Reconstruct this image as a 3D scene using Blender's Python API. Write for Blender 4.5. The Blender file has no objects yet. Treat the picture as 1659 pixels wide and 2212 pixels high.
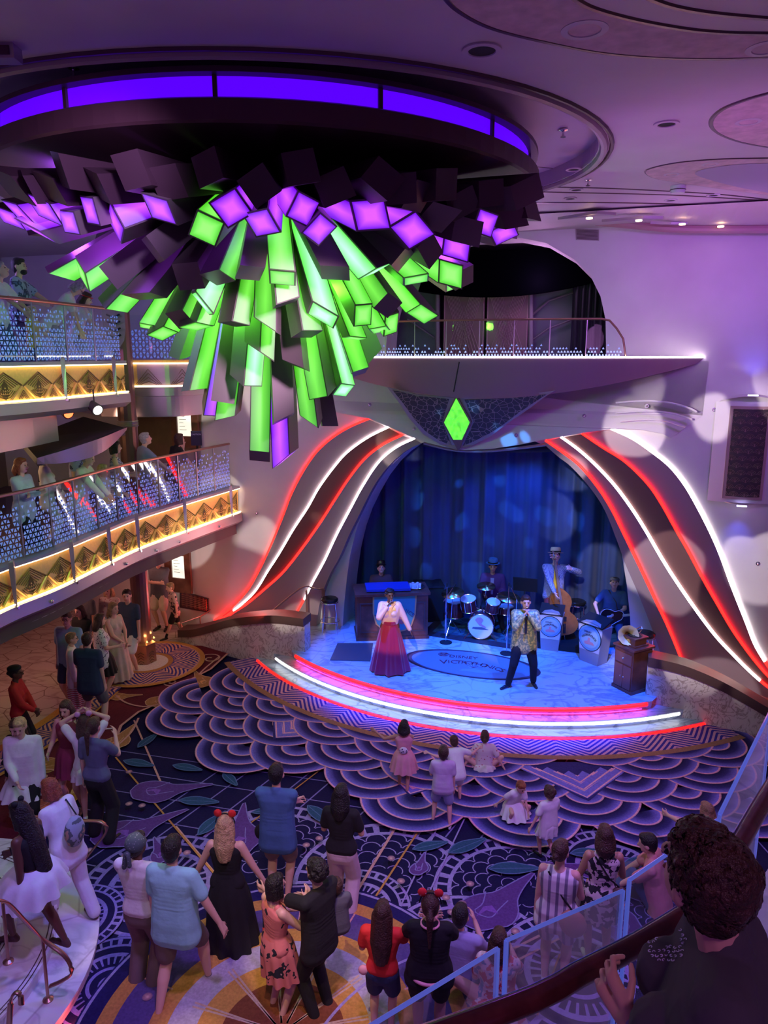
import bpy, bmesh, math, random
from mathutils import Vector, Matrix
from mathutils.geometry import tessellate_polygon
from mathutils.bvhtree import BVHTree
PI = math.pi
sc = bpy.context.scene
COL = sc.collection
sc.view_settings.view_transform = 'Standard'; sc.view_settings.look = 'None'
sc.view_settings.gamma = 1.0; sc.view_settings.use_curve_mapping = False
sc.view_settings.exposure = 0.75

# ---------------------------------------------------------------- camera (eye 6.3 m up, on the stairs above the middle deck)
FPX, PITCH, EYE = 1600.0, math.radians(12), 6.3
cd = bpy.data.cameras.new('camera'); cam = bpy.data.objects.new('camera', cd); COL.objects.link(cam)
cd.sensor_fit = 'VERTICAL'; cd.sensor_height = 24.0; cd.lens = 24.0*FPX/2212.0
cd.clip_start = 0.05; cd.clip_end = 200
cam.location = (0, 0, EYE); cam.rotation_euler = (PI/2-PITCH, 0, 0)
sc.camera = cam
FW = Vector((0, math.cos(PITCH), -math.sin(PITCH))); UP = Vector((0, math.sin(PITCH), math.cos(PITCH))); RT = Vector((1, 0, 0))
CAMP = Vector((0, 0, EYE))
def ray(px, py): return FW + RT*((px-829.5)/FPX) - UP*((py-1106)/FPX)
def at_z(px, py, z):
    r = ray(px, py); return CAMP + r*((z-EYE)/r.z)
def at_y(px, py, y):
    r = ray(px, py); return CAMP + r*(y/r.y)
# stage frame: a along the proscenium wall, b away from the audience, z up
TH = math.radians(18)
SU = Vector((math.cos(TH), -math.sin(TH), 0)); SV = Vector((math.sin(TH), math.cos(TH), 0)); SO = Vector((1.90, 14.52, 0))
def S(a, b, z=0.0): return SO + SU*a + SV*b + Vector((0, 0, z))
def at_b(px, py, b):
    r = ray(px, py); t = (b-(CAMP-SO).dot(SV))/r.dot(SV); return CAMP + r*t
def ab(P): return ((P-SO).dot(SU), (P-SO).dot(SV), P.z)

# ---------------------------------------------------------------- world and room lights
w = bpy.data.worlds.new('world'); sc.world = w; w.use_nodes = True
w.node_tree.nodes['Background'].inputs[0].default_value = (0.42, 0.12, 0.85, 1)
w.node_tree.nodes['Background'].inputs[1].default_value = 0.13
def light(name, kind, loc, energy, color, target=None, size=0.2, angle=60, blend=0.6, gobo=None):
    d = bpy.data.lights.new(name, kind); o = bpy.data.objects.new(name, d); COL.objects.link(o)
    o.location = loc; d.energy = energy; d.color = color
    if kind == 'AREA': d.size = size
    else: d.shadow_soft_size = size
    if kind == 'SPOT': d.spot_size = math.radians(angle); d.spot_blend = blend
    if target is not None:
        o.rotation_euler = (Vector(target)-Vector(loc)).to_track_quat('-Z', 'Y').to_euler()
    if gobo:
        d.use_nodes = True; nt = d.node_tree; n = nt.nodes; em = n['Emission']
        tc = n.new('ShaderNodeTexCoord'); vo = n.new('ShaderNodeTexVoronoi'); no = n.new('ShaderNodeTexNoise')
        mp = n.new('ShaderNodeMixRGB'); mp.inputs[0].default_value = 0.12
        no.inputs['Scale'].default_value = 3
        nt.links.new(tc.outputs['Normal'], no.inputs['Vector'])
        nt.links.new(tc.outputs['Normal'], mp.inputs[1]); nt.links.new(no.outputs['Color'], mp.inputs[2])
        nt.links.new(mp.outputs[0], vo.inputs['Vector']); vo.inputs['Scale'].default_value = gobo[0]
        rp = n.new('ShaderNodeValToRGB'); e = rp.color_ramp.elements
        e[0].position = gobo[1]-0.02; e[0].color = (1, 1, 1, 1); e[1].position = gobo[1]+0.02; e[1].color = (0, 0, 0, 1)
        nt.links.new(vo.outputs['Distance'], rp.inputs[0])
        nt.links.new(rp.outputs[0], em.inputs['Color'])
        em.inputs['Strength'].default_value = 1.0
    return o
PUR, MAG, LAV, BLU, WRM = (.52, .22, 1), (.95, .3, .8), (.78, .5, 1), (.0, .13, 1), (1, .78, .5)
BLU = (.0, .085, 1)
# wall washes
light('wash_wall_right', 'SPOT', S(5.5, -5.5, 8.2), 300, (.42, .13, 1), S(3.6, 0, 6.3), .3, 80, 1)
light('wash_wall_mid', 'SPOT', S(0.5, -6, 8.3), 170, (.66, .24, .95), S(0.4, 0, 5.0), .3, 75, 1)
light('wash_wall_left', 'SPOT', S(-4.5, -6.5, 6.5), 170, (.75, .25, .72), S(-5.2, 0, 3.5), .3, 70, 1)
light('wash_ceiling', 'SPOT', (3.5, 6.0, 5.6), 150, (.62, .20, .80), (4.5, 10.5, 8.5), .5, 120, 1)
light('wash_ceiling_far', 'SPOT', S(3.5, -3, 6.6), 45, (.8, .3, 1), S(3.5, -.6, 8.6), .3, 120, 1)
# floor washes
light('wash_floor_a', 'SPOT', (-.2, 4.2, 8.3), 620, (.50, .26, 1), (-.4, 7.0, 0), .25, 84, 1)
light('wash_floor_b', 'SPOT', (4.0, 5.4, 8.3), 600, (.52, .26, 1), (2.2, 7.8, 0), .25, 66, 1)
light('wash_floor_stair', 'SPOT', (-3.4, 5.0, 8.2), 210, (.42, .36, 1), (-4.3, 6.8, .4), .2, 52, .8)
light('wash_warm_left', 'SPOT', (-5.6, 12.6, 2.7), 60, (1, .45, .35), (-5.2, 12.8, 0), .2, 150, 1)
light('wash_near', 'SPOT', (.9, -.9, 7.8), 60, (.85, .36, .75), (1.3, 1.9, 4.6), .3, 80, 1)
light('wash_deck_blue', 'SPOT', (3.2, 1.6, 7.6), 60, (.25, .25, 1), (2.4, 3.2, 3.45), .2, 60, 1)
# stage: blue flood, warm follow spots, added front fill that brightens the band
light('stage_blue_left', 'SPOT', S(-2.2, -3.6, 7.9), 3900, BLU, S(-.9, -1.2, .45), .12, 36, .4)
light('stage_blue_right', 'SPOT', S(2.6, -3.6, 7.9), 3900, BLU, S(1.3, -1.2, .45), .12, 36, .4)
light('stage_back_blue', 'SPOT', S(0.8, .30, 4.5), 110, (.03, .16, 1), S(.6, .95, 2.2), .08, 110, .8)
light('curtain_gobo', 'SPOT', S(-.6, -4.6, 6.4), 900, (.06, .35, 1), S(.2, .8, 3.1), .03, 36, .3, gobo=(11, .30))
light('follow_singer_left', 'SPOT', (-.8, 3.2, 7.8), 2400, WRM, at_z(845, 1345, 1.45), .05, 5.5, .25)
light('follow_singer_right', 'SPOT', (2.6, 3.2, 7.8), 1300, WRM, at_z(1135, 1345, 1.7), .05, 5.0, .25)
light('follow_gramophone', 'SPOT', (.6, 3.4, 7.9), 1100, (1, .85, .6), at_z(1357, 1400, 1.3), .05, 5.5, .4)
light('crowd_warm', 'SPOT', (-1.0, 1.8, 8.2), 330, (1, .74, .55), (-1.1, 6.9, 1), .1, 26, .9)
light('band_fill', 'SPOT', S(-.2, -5.5, 6.2), 420, (.30, .42, 1), S(.4, .4, 1.5), .1, 30, .8)
light('upper_room_fill', 'POINT', S(.9, .55, 7.7), 16, (.7, .35, .8), size=.15)  # added unseen fill that makes the doors show
light('follow_band', 'SPOT', (3.2, 4.2, 7.9), 700, (1, .8, .55), at_z(1190, 1290, 1.5), .05, 7, .6)
# patterned lights (organic spots of light on the walls)
light('gobo_left', 'SPOT', S(-1.2, -8.6, 4.3), 1300, (.95, .88, .72), S(-4.4, 0, 3.2), .03, 40, .4, gobo=(6.5, .43))
light('gobo_right', 'SPOT', S(1.8, -7.5, 6.0), 1300, (.95, .85, .85), S(4.2, 0, 3.1), .03, 44, .4, gobo=(7, .42))
light('medallion_spot', 'SPOT', (-1.2, 3.5, 8.2), 500, (1, .72, .35), (-1.5, 6.5, 0), .03, 24, .3, gobo=(5, .42))
# ---------------------------------------------------------------- materials
def lin(c): return tuple(((x/255)/12.92 if x/255 <= .04045 else ((x/255+.055)/1.055)**2.4) for x in c)
MATS = {}
def mat(name, c, rough=.6, metal=0., em=None, es=0., noise=0., nscale=20., bump=0., bscale=60., vc=False, spec=.5, sheen=0.):
    if name in MATS: return MATS[name]
    m = bpy.data.materials.new(name); m.use_nodes = True; nt = m.node_tree; n = nt.nodes; b = n['Principled BSDF']
    b.inputs['Base Color'].default_value = (*c, 1); b.inputs['Roughness'].default_value = rough
    b.inputs['Metallic'].default_value = metal; b.inputs['Specular IOR Level'].default_value = spec
    if sheen: b.inputs['Sheen Weight'].default_value = sheen
    tc = None
    if vc or noise or bump: tc = n.new('ShaderNodeTexCoord')
    src = None
    if vc:
        a = n.new('ShaderNodeVertexColor'); a.layer_name = 'Col'; src = a.outputs['Color']
    if noise:
        t = n.new('ShaderNodeTexNoise'); t.inputs['Scale'].default_value = nscale; t.inputs['Detail'].default_value = 4
        nt.links.new(tc.outputs['Object'], t.inputs['Vector'])
        mr = n.new('ShaderNodeMapRange'); mr.inputs['From Min'].default_value = .3; mr.inputs['From Max'].default_value = .7
        mr.inputs['To Min'].default_value = 1-noise; mr.inputs['To Max'].default_value = 1+noise
        nt.links.new(t.outputs['Fac'], mr.inputs['Value'])
        vm = n.new('ShaderNodeVectorMath'); vm.operation = 'SCALE'
        if src: nt.links.new(src, vm.inputs[0])
        else: vm.inputs[0].default_value = c
        nt.links.new(mr.outputs[0], vm.inputs['Scale']); src = vm.outputs[0]
    if src: nt.links.new(src, b.inputs['Base Color'])
    if bump:
        t = n.new('ShaderNodeTexNoise'); t.inputs['Scale'].default_value = bscale; t.inputs['Detail'].default_value = 3
        nt.links.new(tc.outputs['Object'], t.inputs['Vector'])
        bp = n.new('ShaderNodeBump'); bp.inputs['Strength'].default_value = bump; bp.inputs['Distance'].default_value = .02
        nt.links.new(t.outputs['Fac'], bp.inputs['Height']); nt.links.new(bp.outputs[0], b.inputs['Normal'])
    if em:
        b.inputs['Emission Color'].default_value = (*em, 1); b.inputs['Emission Strength'].default_value = es
    MATS[name] = m; return m
def pattern(name, c1, c2, kind='voronoi', scale=20, thr=.35, rough=.8, c3=None, axis='Z', stretch=(1, 1, 1)):
    """two or three coloured printed cloth / stone / grille pattern"""
    if name in MATS: return MATS[name]
    m = mat(name, c1, rough); nt = m.node_tree; n = nt.nodes; b = n['Principled BSDF']
    tc = n.new('ShaderNodeTexCoord'); mp = n.new('ShaderNodeMapping'); mp.inputs['Scale'].default_value = stretch
    nt.links.new(tc.outputs['Object'], mp.inputs['Vector'])
    rp = n.new('ShaderNodeValToRGB'); rp.color_ramp.interpolation = 'CONSTANT' if kind != 'marble' else 'LINEAR'
    e = rp.color_ramp.elements
    if kind == 'voronoi':
        t = n.new('ShaderNodeTexVoronoi'); t.inputs['Scale'].default_value = scale; out = t.outputs['Distance']
        nt.links.new(mp.outputs[0], t.inputs['Vector'])
        e[0].color = (*c2, 1); e[1].position = thr; e[1].color = (*c1, 1)
    elif kind == 'cells':
        t = n.new('ShaderNodeTexVoronoi'); t.feature = 'DISTANCE_TO_EDGE'; t.inputs['Scale'].default_value = scale; out = t.outputs['Distance']
        nt.links.new(mp.outputs[0], t.inputs['Vector'])
        e[0].color = (*c2, 1); e[1].position = thr; e[1].color = (*c1, 1)
    elif kind == 'noise':
        t = n.new('ShaderNodeTexNoise'); t.inputs['Scale'].default_value = scale; out = t.outputs['Fac']; t.inputs['Detail'].default_value = 2
        nt.links.new(mp.outputs[0], t.inputs['Vector'])
        e[0].color = (*c1, 1); e[1].position = thr; e[1].color = (*c2, 1)
    elif kind == 'wave':
        t = n.new('ShaderNodeTexWave'); t.bands_direction = axis; t.inputs['Scale'].default_value = scale; out = t.outputs['Fac']
        nt.links.new(mp.outputs[0], t.inputs['Vector'])
        e[0].color = (*c2, 1); e[1].position = thr; e[1].color = (*c1, 1)
    elif kind == 'check':
        t = n.new('ShaderNodeTexChecker'); t.inputs['Scale'].default_value = scale; out = t.outputs['Fac']
        nt.links.new(mp.outputs[0], t.inputs['Vector'])
        e[0].color = (*c1, 1); e[1].position = .5; e[1].color = (*c2, 1)
    if c3 and kind != 'check':
        x = rp.color_ramp.elements.new(min(.98, thr+.12)); x.color = (*c3, 1)
    nt.links.new(out, rp.inputs[0]); nt.links.new(rp.outputs[0], b.inputs['Base Color'])
    return m
def marble(name, base, vein, joint=None, scale=1.4, rough=.28, vscale=2.2, jscale=2.0):
    m = mat(name, base, rough); nt = m.node_tree; n = nt.nodes; b = n['Principled BSDF']
    tc = n.new('ShaderNodeTexCoord'); no = n.new('ShaderNodeTexNoise'); no.inputs['Scale'].default_value = scale; no.inputs['Detail'].default_value = 5
    nt.links.new(tc.outputs['Object'], no.inputs['Vector'])
    mx = n.new('ShaderNodeMixRGB'); mx.inputs[0].default_value = .25
    nt.links.new(tc.outputs['Object'], mx.inputs[1]); nt.links.new(no.outputs['Color'], mx.inputs[2])
    vo = n.new('ShaderNodeTexNoise'); vo.inputs['Scale'].default_value = vscale; vo.inputs['Detail'].default_value = 5; vo.inputs['Distortion'].default_value = 1.6
    mp = n.new('ShaderNodeMapping'); mp.inputs['Scale'].default_value = (1, 2.2, 1); mp.inputs['Rotation'].default_value = (.3, .2, .6)
    nt.links.new(mx.outputs[0], mp.inputs[0]); nt.links.new(mp.outputs[0], vo.inputs['Vector'])
    rp = n.new('ShaderNodeValToRGB'); e = rp.color_ramp.elements
    e[0].color = (*base, 1); e[0].position = .45; e[1].position = .545; e[1].color = (*base, 1); x_ = e.new(.495); x_.color = (*vein, 1)
    nt.links.new(vo.outputs['Fac'], rp.inputs[0]); out = rp.outputs[0]
    if joint:
        v2 = n.new('ShaderNodeTexVoronoi'); v2.feature = 'DISTANCE_TO_EDGE'; v2.inputs['Scale'].default_value = jscale
        nt.links.new(tc.outputs['Object'], v2.inputs['Vector'])
        r2 = n.new('ShaderNodeValToRGB'); e2 = r2.color_ramp.elements; e2[0].color = (*joint, 1); e2[0].position = .006
        e2[1].position = .02; e2[1].color = (1, 1, 1, 1)
        nt.links.new(v2.outputs['Distance'], r2.inputs[0])
        ml = n.new('ShaderNodeMixRGB'); ml.blend_type = 'MULTIPLY'; ml.inputs[0].default_value = 1
        nt.links.new(out, ml.inputs[1]); nt.links.new(r2.outputs[0], ml.inputs[2]); out = ml.outputs[0]
    nt.links.new(out, b.inputs['Base Color']); return m
def glass_mat(name, tint=(.9, .93, 1), refl=.10):
    if name in MATS: return MATS[name]
    m = bpy.data.materials.new(name); m.use_nodes = True; nt = m.node_tree; n = nt.nodes
    for x in list(n):
        if x.type != 'OUTPUT_MATERIAL': n.remove(x)
    o = n['Material Output']; t = n.new('ShaderNodeBsdfTransparent'); t.inputs[0].default_value = (*tint, 1)
    g = n.new('ShaderNodeBsdfGlossy'); g.inputs['Roughness'].default_value = .03
    mx = n.new('ShaderNodeMixShader'); lw = n.new('ShaderNodeLayerWeight'); lw.inputs['Blend'].default_value = .25
    mr = n.new('ShaderNodeMapRange'); mr.inputs['To Min'].default_value = refl*.4; mr.inputs['To Max'].default_value = .32
    nt.links.new(lw.outputs['Fresnel'], mr.inputs['Value']); nt.links.new(mr.outputs[0], mx.inputs[0])
    nt.links.new(t.outputs[0], mx.inputs[1]); nt.links.new(g.outputs[0], mx.inputs[2]); nt.links.new(mx.outputs[0], o.inputs[0])
    MATS[name] = m; return m

# ---------------------------------------------------------------- mesh building
def frame(d, up=Vector((0, 0, 1))):
    d = d.normalized()
    if abs(d.dot(up)) > .98: up = Vector((0, 1, 0))
    x = d.cross(up).normalized(); y = x.cross(d).normalized(); return x, y
class MB:
    def __init__(s): s.v = []; s.f = []; s.m = []; s.c = []
    def add(s, vs, fs, mi=0, cs=None):
        o = len(s.v); s.v += [tuple(x) for x in vs]; s.f += [tuple(i+o for i in f) for f in fs]; s.m += [mi]*len(fs)
        s.c += (cs if cs else [(1, 1, 1)]*len(vs)); return s
    def quad(s, a, b, c, d, mi=0): return s.add([a, b, c, d], [(0, 1, 2, 3)], mi)
    def box(s, c, sz, rz=0, mi=0, M=None):
        hx, hy, hz = sz[0]/2, sz[1]/2, sz[2]/2; R = M if M is not None else Matrix.Rotation(rz, 3, 'Z'); c = Vector(c)
        vs = [c+R@Vector((x*hx, y*hy, z*hz)) for x in (-1, 1) for y in (-1, 1) for z in (-1, 1)]
        return s.add(vs, [(0, 1, 3, 2), (4, 6, 7, 5), (0, 4, 5, 1), (2, 3, 7, 6), (0, 2, 6, 4), (1, 5, 7, 3)], mi)
    def cyl(s, p, q, r, r2=None, n=16, mi=0, cap=True):
        p, q = Vector(p), Vector(q); r2 = r if r2 is None else r2; x, y = frame(q-p)
        vs = [];
        for P, R in ((p, r), (q, r2)):
            vs += [P+x*(R*math.cos(2*PI*i/n))+y*(R*math.sin(2*PI*i/n)) for i in range(n)]
        fs = [(i, (i+1) % n, n+(i+1) % n, n+i) for i in range(n)]
        if cap: fs += [tuple(range(n-1, -1, -1)), tuple(range(n, 2*n))]
        return s.add(vs, fs, mi)
    def tube(s, pts, r, n=8, mi=0, rs=None, closed=False, flat=1.0):
        pts = [Vector(p) for p in pts]; L = len(pts); vs = []
        up = Vector((0, 0, 1))
        for i, p in enumerate(pts):
            a = pts[i-1] if (i or closed) else pts[i]; b = pts[(i+1) % L] if (i < L-1 or closed) else pts[i]
            x, y = frame(b-a, up); R = rs[i] if rs else r
            vs += [p+x*(R*math.cos(2*PI*k/n))+y*(R*flat*math.sin(2*PI*k/n)) for k in range(n)]
        fs = []
        for i in range(L if closed else L-1):
            j = (i+1) % L
            fs += [(i*n+k, i*n+(k+1) % n, j*n+(k+1) % n, j*n+k) for k in range(n)]
        if not closed: fs += [tuple(range(n-1, -1, -1)), tuple(range((L-1)*n, L*n))]
        return s.add(vs, fs, mi)
    def lathe(s, prof, c=(0, 0, 0), n=32, mi=0, M=None, sx=1, sy=1):
        c = Vector(c); vs = []
        for r, z in prof:
            for i in range(n):
                p = Vector((r*sx*math.cos(2*PI*i/n), r*sy*math.sin(2*PI*i/n), z)); vs.append(c+(M@p if M is not None else p))
        fs = []
        for k in range(len(prof)-1):
            fs += [(k*n+i, k*n+(i+1) % n, (k+1)*n+(i+1) % n, (k+1)*n+i) for i in range(n)]
        if prof[0][0] > 1e-4: fs.append(tuple(range(n-1, -1, -1)))
        if prof[-1][0] > 1e-4: fs.append(tuple(range((len(prof)-1)*n, len(prof)*n)))
        return s.add(vs, fs, mi)
    def ball(s, c, r, n=14, mi=0, sc3=(1, 1, 1), M=None):
        k = n//2+1
        prof = [(r*math.sin(PI*i/k)*1.0 if 0 < i < k else 1e-5, -r*math.cos(PI*i/k)) for i in range(k+1)]
        D = Matrix.Diagonal(sc3)
        return s.lathe(prof, c, n, mi, M=(M@D if M is not None else D))
    def grid(s, fn, nu, nv, mi=0, closed_u=False):
        vs = [fn(i/nu, j/nv) for j in range(nv+1) for i in range(nu+1)]
        fs = [(j*(nu+1)+i, j*(nu+1)+i+1, (j+1)*(nu+1)+i+1, (j+1)*(nu+1)+i) for j in range(nv) for i in range(nu)]
        return s.add(vs, fs, mi)
    def plate(s, fn, outer, holes=(), depth=(0, .1), mi=0, mi_side=None):
        """outer / holes: 2D point lists, fn(u,v,d) -> 3D; front at depth[0], back at depth[1]"""
        mi_side = mi if mi_side is None else mi_side
        loops = [list(outer)]+[list(h) for h in holes]
        tris = tessellate_polygon([[Vector((p[0], p[1], 0)) for p in l] for l in loops])
        flat = [p for l in loops for p in l]
        s.add([fn(p[0], p[1], depth[0]) for p in flat], tris, mi)
        if depth[1] != depth[0]:
            s.add([fn(p[0], p[1], depth[1]) for p in flat], [t[::-1] for t in tris], mi)
            for l in loops:
                n = len(l); vs = [fn(p[0], p[1], depth[0]) for p in l]+[fn(p[0], p[1], depth[1]) for p in l]
                s.add(vs, [(i, (i+1) % n, n+(i+1) % n, n+i) for i in range(n)], mi_side)
        return s
    def build(s, name, mats, parent=None, smooth=False, col=False, auto=None):
        me = bpy.data.meshes.new(name); me.from_pydata(s.v, [], s.f)
        if not isinstance(mats, (list, tuple)): mats = [mats]
        for m in mats: me.materials.append(m)
        me.polygons.foreach_set('material_index', s.m)
        if smooth: me.polygons.foreach_set('use_smooth', [True]*len(me.polygons))
        if col:
            ca = me.color_attributes.new('Col', 'FLOAT_COLOR', 'POINT')
            ca.data.foreach_set('color', [x for c in s.c for x in (*c, 1.0)])
        me.update()
        if not col:
            bm = bmesh.new(); bm.from_mesh(me); bmesh.ops.recalc_face_normals(bm, faces=bm.faces)
            if auto is not None:
                for e in bm.edges:
                    if len(e.link_faces) == 2 and e.calc_face_angle(0) > auto: e.smooth = False
            bm.to_mesh(me); bm.free()
        o = bpy.data.objects.new(name, me); COL.objects.link(o)
        if parent is not None: o.parent = parent; o.matrix_parent_inverse = Matrix.Identity(4)
        if parent is not None and parent.get('_world'): pass
        return o
def tag(o, label=None, cat=None, group=None, kind=None):
    if label: o['label'] = label
    if cat: o['category'] = cat
    if group: o['group'] = group
    if kind: o['kind'] = kind
    return o
def empty(name, loc, rz=0, label=None, cat=None, group=None):
    o = bpy.data.objects.new(name, None); COL.objects.link(o); o.location = loc; o.rotation_euler = (0, 0, rz); o.empty_display_size = .1
    return tag(o, label, cat, group)
def struct(o): o['kind'] = 'structure'; return o
def kid(mb, name, mats, root, **k):
    """part given in world coordinates, stored relative to its root"""
    M = Matrix.LocRotScale(root.location, root.rotation_euler, None)
    p = root.parent
    while p is not None: M = Matrix.LocRotScale(p.location, p.rotation_euler, None) @ M; p = p.parent
    Mi = M.inverted(); mb.v = [tuple(Mi@Vector(v)) for v in mb.v]
    return mb.build(name, mats, root, **k)
def copy_tree(o, parent=None):
    c = o.copy(); COL.objects.link(c); c.parent = parent
    for ch in o.children: copy_tree(ch, c)
    return c
def resample(pts, n):
    pts = [Vector(p) for p in pts]
    # catmull-rom then uniform
    dense = []
    for i in range(len(pts)-1):
        p0 = pts[max(0, i-1)]; p1 = pts[i]; p2 = pts[i+1]; p3 = pts[min(len(pts)-1, i+2)]
        for k in range(12):
            t = k/12; dense.append(.5*((2*p1)+(p2-p0)*t+(2*p0-5*p1+4*p2-p3)*t*t+(3*p1-p0-3*p2+p3)*t**3))
    dense.append(pts[-1]); L = [0]
    for i in range(1, len(dense)): L.append(L[-1]+(dense[i]-dense[i-1]).length)
    out = []; j = 0
    for i in range(n):
        t = L[-1]*i/(n-1)
        while j < len(L)-2 and L[j+1] < t: j += 1
        k = (t-L[j])/max(1e-9, L[j+1]-L[j]); out.append(dense[j].lerp(dense[j+1], min(1, k)))
    return out
def text(name, s, size, mtx, m, parent=None, ext=.002):
    cu = bpy.data.curves.new(name, 'FONT'); cu.body = s; cu.size = size; cu.extrude = ext; cu.align_x = 'CENTER'; cu.align_y = 'CENTER'
    o = bpy.data.objects.new(name, cu); COL.objects.link(o); dg = bpy.context.evaluated_depsgraph_get(); dg.update()
    me = bpy.data.meshes.new_from_object(o.evaluated_get(dg)); COL.objects.unlink(o); bpy.data.objects.remove(o)
    me.materials.clear(); me.materials.append(m); me.transform(mtx)
    r = bpy.data.objects.new(name, me); COL.objects.link(r)
    if parent is not None:
        M = Matrix.LocRotScale(parent.location, parent.rotation_euler, None); p = parent.parent
        while p is not None: M = Matrix.LocRotScale(p.location, p.rotation_euler, None) @ M; p = p.parent
        me.transform(M.inverted()); r.parent = parent
    return r

m_wall = mat('plaster_wall', (.62, .55, .60), .55, noise=.05, nscale=1.5, bump=.05)
m_ceil = mat('ceiling_paint', (.55, .46, .52), .6, noise=.04, nscale=2)
m_ceil2 = mat('ceiling_fabric', (.60, .42, .46), .8, noise=.16, nscale=9)
m_trim = mat('dark_metal_trim', (.10, .05, .07), .35, .5)
m_panel = mat('mauve_panel', (.33, .24, .28), .45, .1)
m_panel_dk = mat('dark_rose_panel', (.17, .08, .08), .4, .1)
m_red = mat('red_led', (.9, .05, .03), .5, em=(1, .004, .003), es=9)
m_white = mat('white_led', (1, 1, 1), .5, em=(1, .93, .88), es=8)
m_pink = mat('pink_led', (1, .3, .9), .5, em=(1, .06, .75), es=1.2)
m_warm = mat('warm_led', (1, .9, .7), .5, em=(1, .74, .38), es=3.6)
m_whstep = mat('white_step_led', (1, 1, 1), .5, em=(1, .95, .92), es=2.2)
m_redstep = mat('red_step_led', (.9, .05, .03), .5, em=(1, .004, .003), es=3.5)
m_marb = marble('stage_marble', (.50, .58, .68), (.25, .30, .42), (.82, .82, .85), vscale=1.3, rough=.3, jscale=1.3)
m_marbw = marble('calacatta_marble', (.70, .62, .60), (.36, .27, .26), vscale=5.5, rough=.25)
m_marbf = marble('crazy_marble_floor', (.55, .46, .44), (.42, .33, .31), (.45, .36, .34), vscale=.8, rough=.2, jscale=1.9)
m_marbs = marble('stair_marble', (.78, .76, .80), (.62, .6, .64), (.72, .68, .72), vscale=.8, rough=.25, jscale=1.2)
m_wood = mat('mahogany_wood', (.14, .045, .03), .3, noise=.35, nscale=6)
m_brown = mat('brown_cap', (.11, .06, .055), .35, .2)
m_black = mat('black_matte', (.008, .008, .010), .8)
m_blackg = mat('black_gloss', (.012, .012, .014), .25)
m_chrome = mat('chrome', (.75, .75, .78), .15, 1.)
m_gold = mat('brass', (.75, .5, .2), .25, 1.)
m_bronze = mat('bronze_rail', (.45, .26, .2), .3, .9)
m_silver = mat('silver_fascia', (.45, .38, .42), .35, .7, bump=.02)
m_glass = glass_mat('clear_glass')
m_gold_panel = mat('gold_panel', (.80, .48, .14), .45, .3, noise=.08, nscale=30)
m_gold_line = mat('gold_panel_dark_line', (.10, .05, .015), .7)  # dark brown of the relief lines
m_frit = mat('frit_print', (.34, .42, .85), .6, em=(.10, .20, .85), es=.22)  # blue glow put into the print, standing for edge light in the glass
m_grille = pattern('fan_grille', (.035, .025, .025), (.30, .20, .17), 'cells', 9, .035, .5, stretch=(1, 1, 1))
m_velvet = mat('blue_velvet', (.03, .06, .22), .6, sheen=.3, noise=.15, nscale=2)
# ================================================================ structure
def F0(a, z, b): return S(a, b, z)
def pz(pts, b=0.0): return [(lambda q: (q[0], q[2]))(ab(at_b(x, y, b))) for x, y in pts]
# floor
mb = MB(); mb.box((-1, 7, -.1), (24, 26, .2)); struct(mb.build('floor', m_marbf))
# arch outlines
ARCH_L = [(740, 1354), (744, 1300), (749, 1251), (756, 1201), (768, 1150), (782, 1110), (800, 1073), (821, 1036), (845, 1005), (869, 982), (892, 966), (916, 955)]
ARCH_R = [(1183, 965), (1208, 984), (1235, 1005), (1256, 1026), (1275, 1049), (1292, 1072), (1306, 1096), (1319, 1126), (1329, 1157), (1343, 1197), (1354, 1264), (1361, 1332), (1366, 1400)]
al = pz(ARCH_L); ar = pz(ARCH_R)
al[0] = (al[0][0], .44); ar[-1] = (ar[-1][0], .44)
arch = al+[(-.6, 4.75), (0, 4.85), (.7, 4.8)]+ar
up_hole = [(-2.2, 6.3), (-2.25, 6.9), (-2.1, 7.5), (-1.7, 7.95), (-1.1, 8.18), (-.4, 8.26), (.2, 8.26)]
ur = pz([(1120, 513), (1180, 525), (1240, 560), (1275, 595), (1297, 640), (1308, 690), (1309, 740), (1309, 770)])
uc = (ur[0][0]-2.2)  # keep it one smooth opening
upper = [(p[0], p[1]) for p in ur][::-1]
upper = [(-x+.15*0, z) for x, z in []]+upper
xm = .15
left_side = [(2*xm-x, z) for x, z in upper[::-1]]
upper_open = [(x, max(z, 6.3)) for x, z in left_side+[]]+[]
# full loop: right side bottom -> top -> left side top -> bottom
loop = [(x, z) for x, z in upper]+[(x, z) for x, z in left_side]
mb = MB()
mb.plate(F0, [(-13, -.05), (13, -.05), (13, 9.0), (-13, 9.0)], [arch, loop], (0, .7))
struct(mb.build('wall_back', m_wall))
# ceiling with an oval recess round the chandelier
CH = Vector((-1.31, 9.25, 0))
oval = [(CH.x-.0+3.72*math.cos(t), CH.y+.1+3.2*math.sin(t)) for t in [2*PI*i/72 for i in range(72)]]
mb = MB(); mb.plate(lambda x, y, d: Vector((x, y, d)), [(-13, -4), (13, -4), (13, 19), (-13, 19)], [oval], (8.5, 8.72))
mb.plate(lambda x, y, d: Vector((x, y, d)), [(-5.5, 5), (3, 5), (3, 13.5), (-5.5, 13.5)], [], (8.68, 8.75))
struct(mb.build('ceiling', m_ceil))
mb = MB()
mb.tube([(x, y, 8.49) for x, y in [(CH.x+3.78*math.cos(t), CH.y+.1+3.26*math.sin(t)) for t in [2*PI*i/72 for i in range(72)]]], .045, 8, closed=True)
struct(mb.build('trim_1', mat('mauve_trim', (.34, .24, .28), .45)))
mb = MB(); mb.tube([(CH.x+3.86*math.cos(t), CH.y+.1+3.34*math.sin(t), 8.497) for t in [2*PI*i/72 for i in range(72)]], .025, 6, closed=True); struct(mb.build('trim_2', m_trim))
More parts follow.
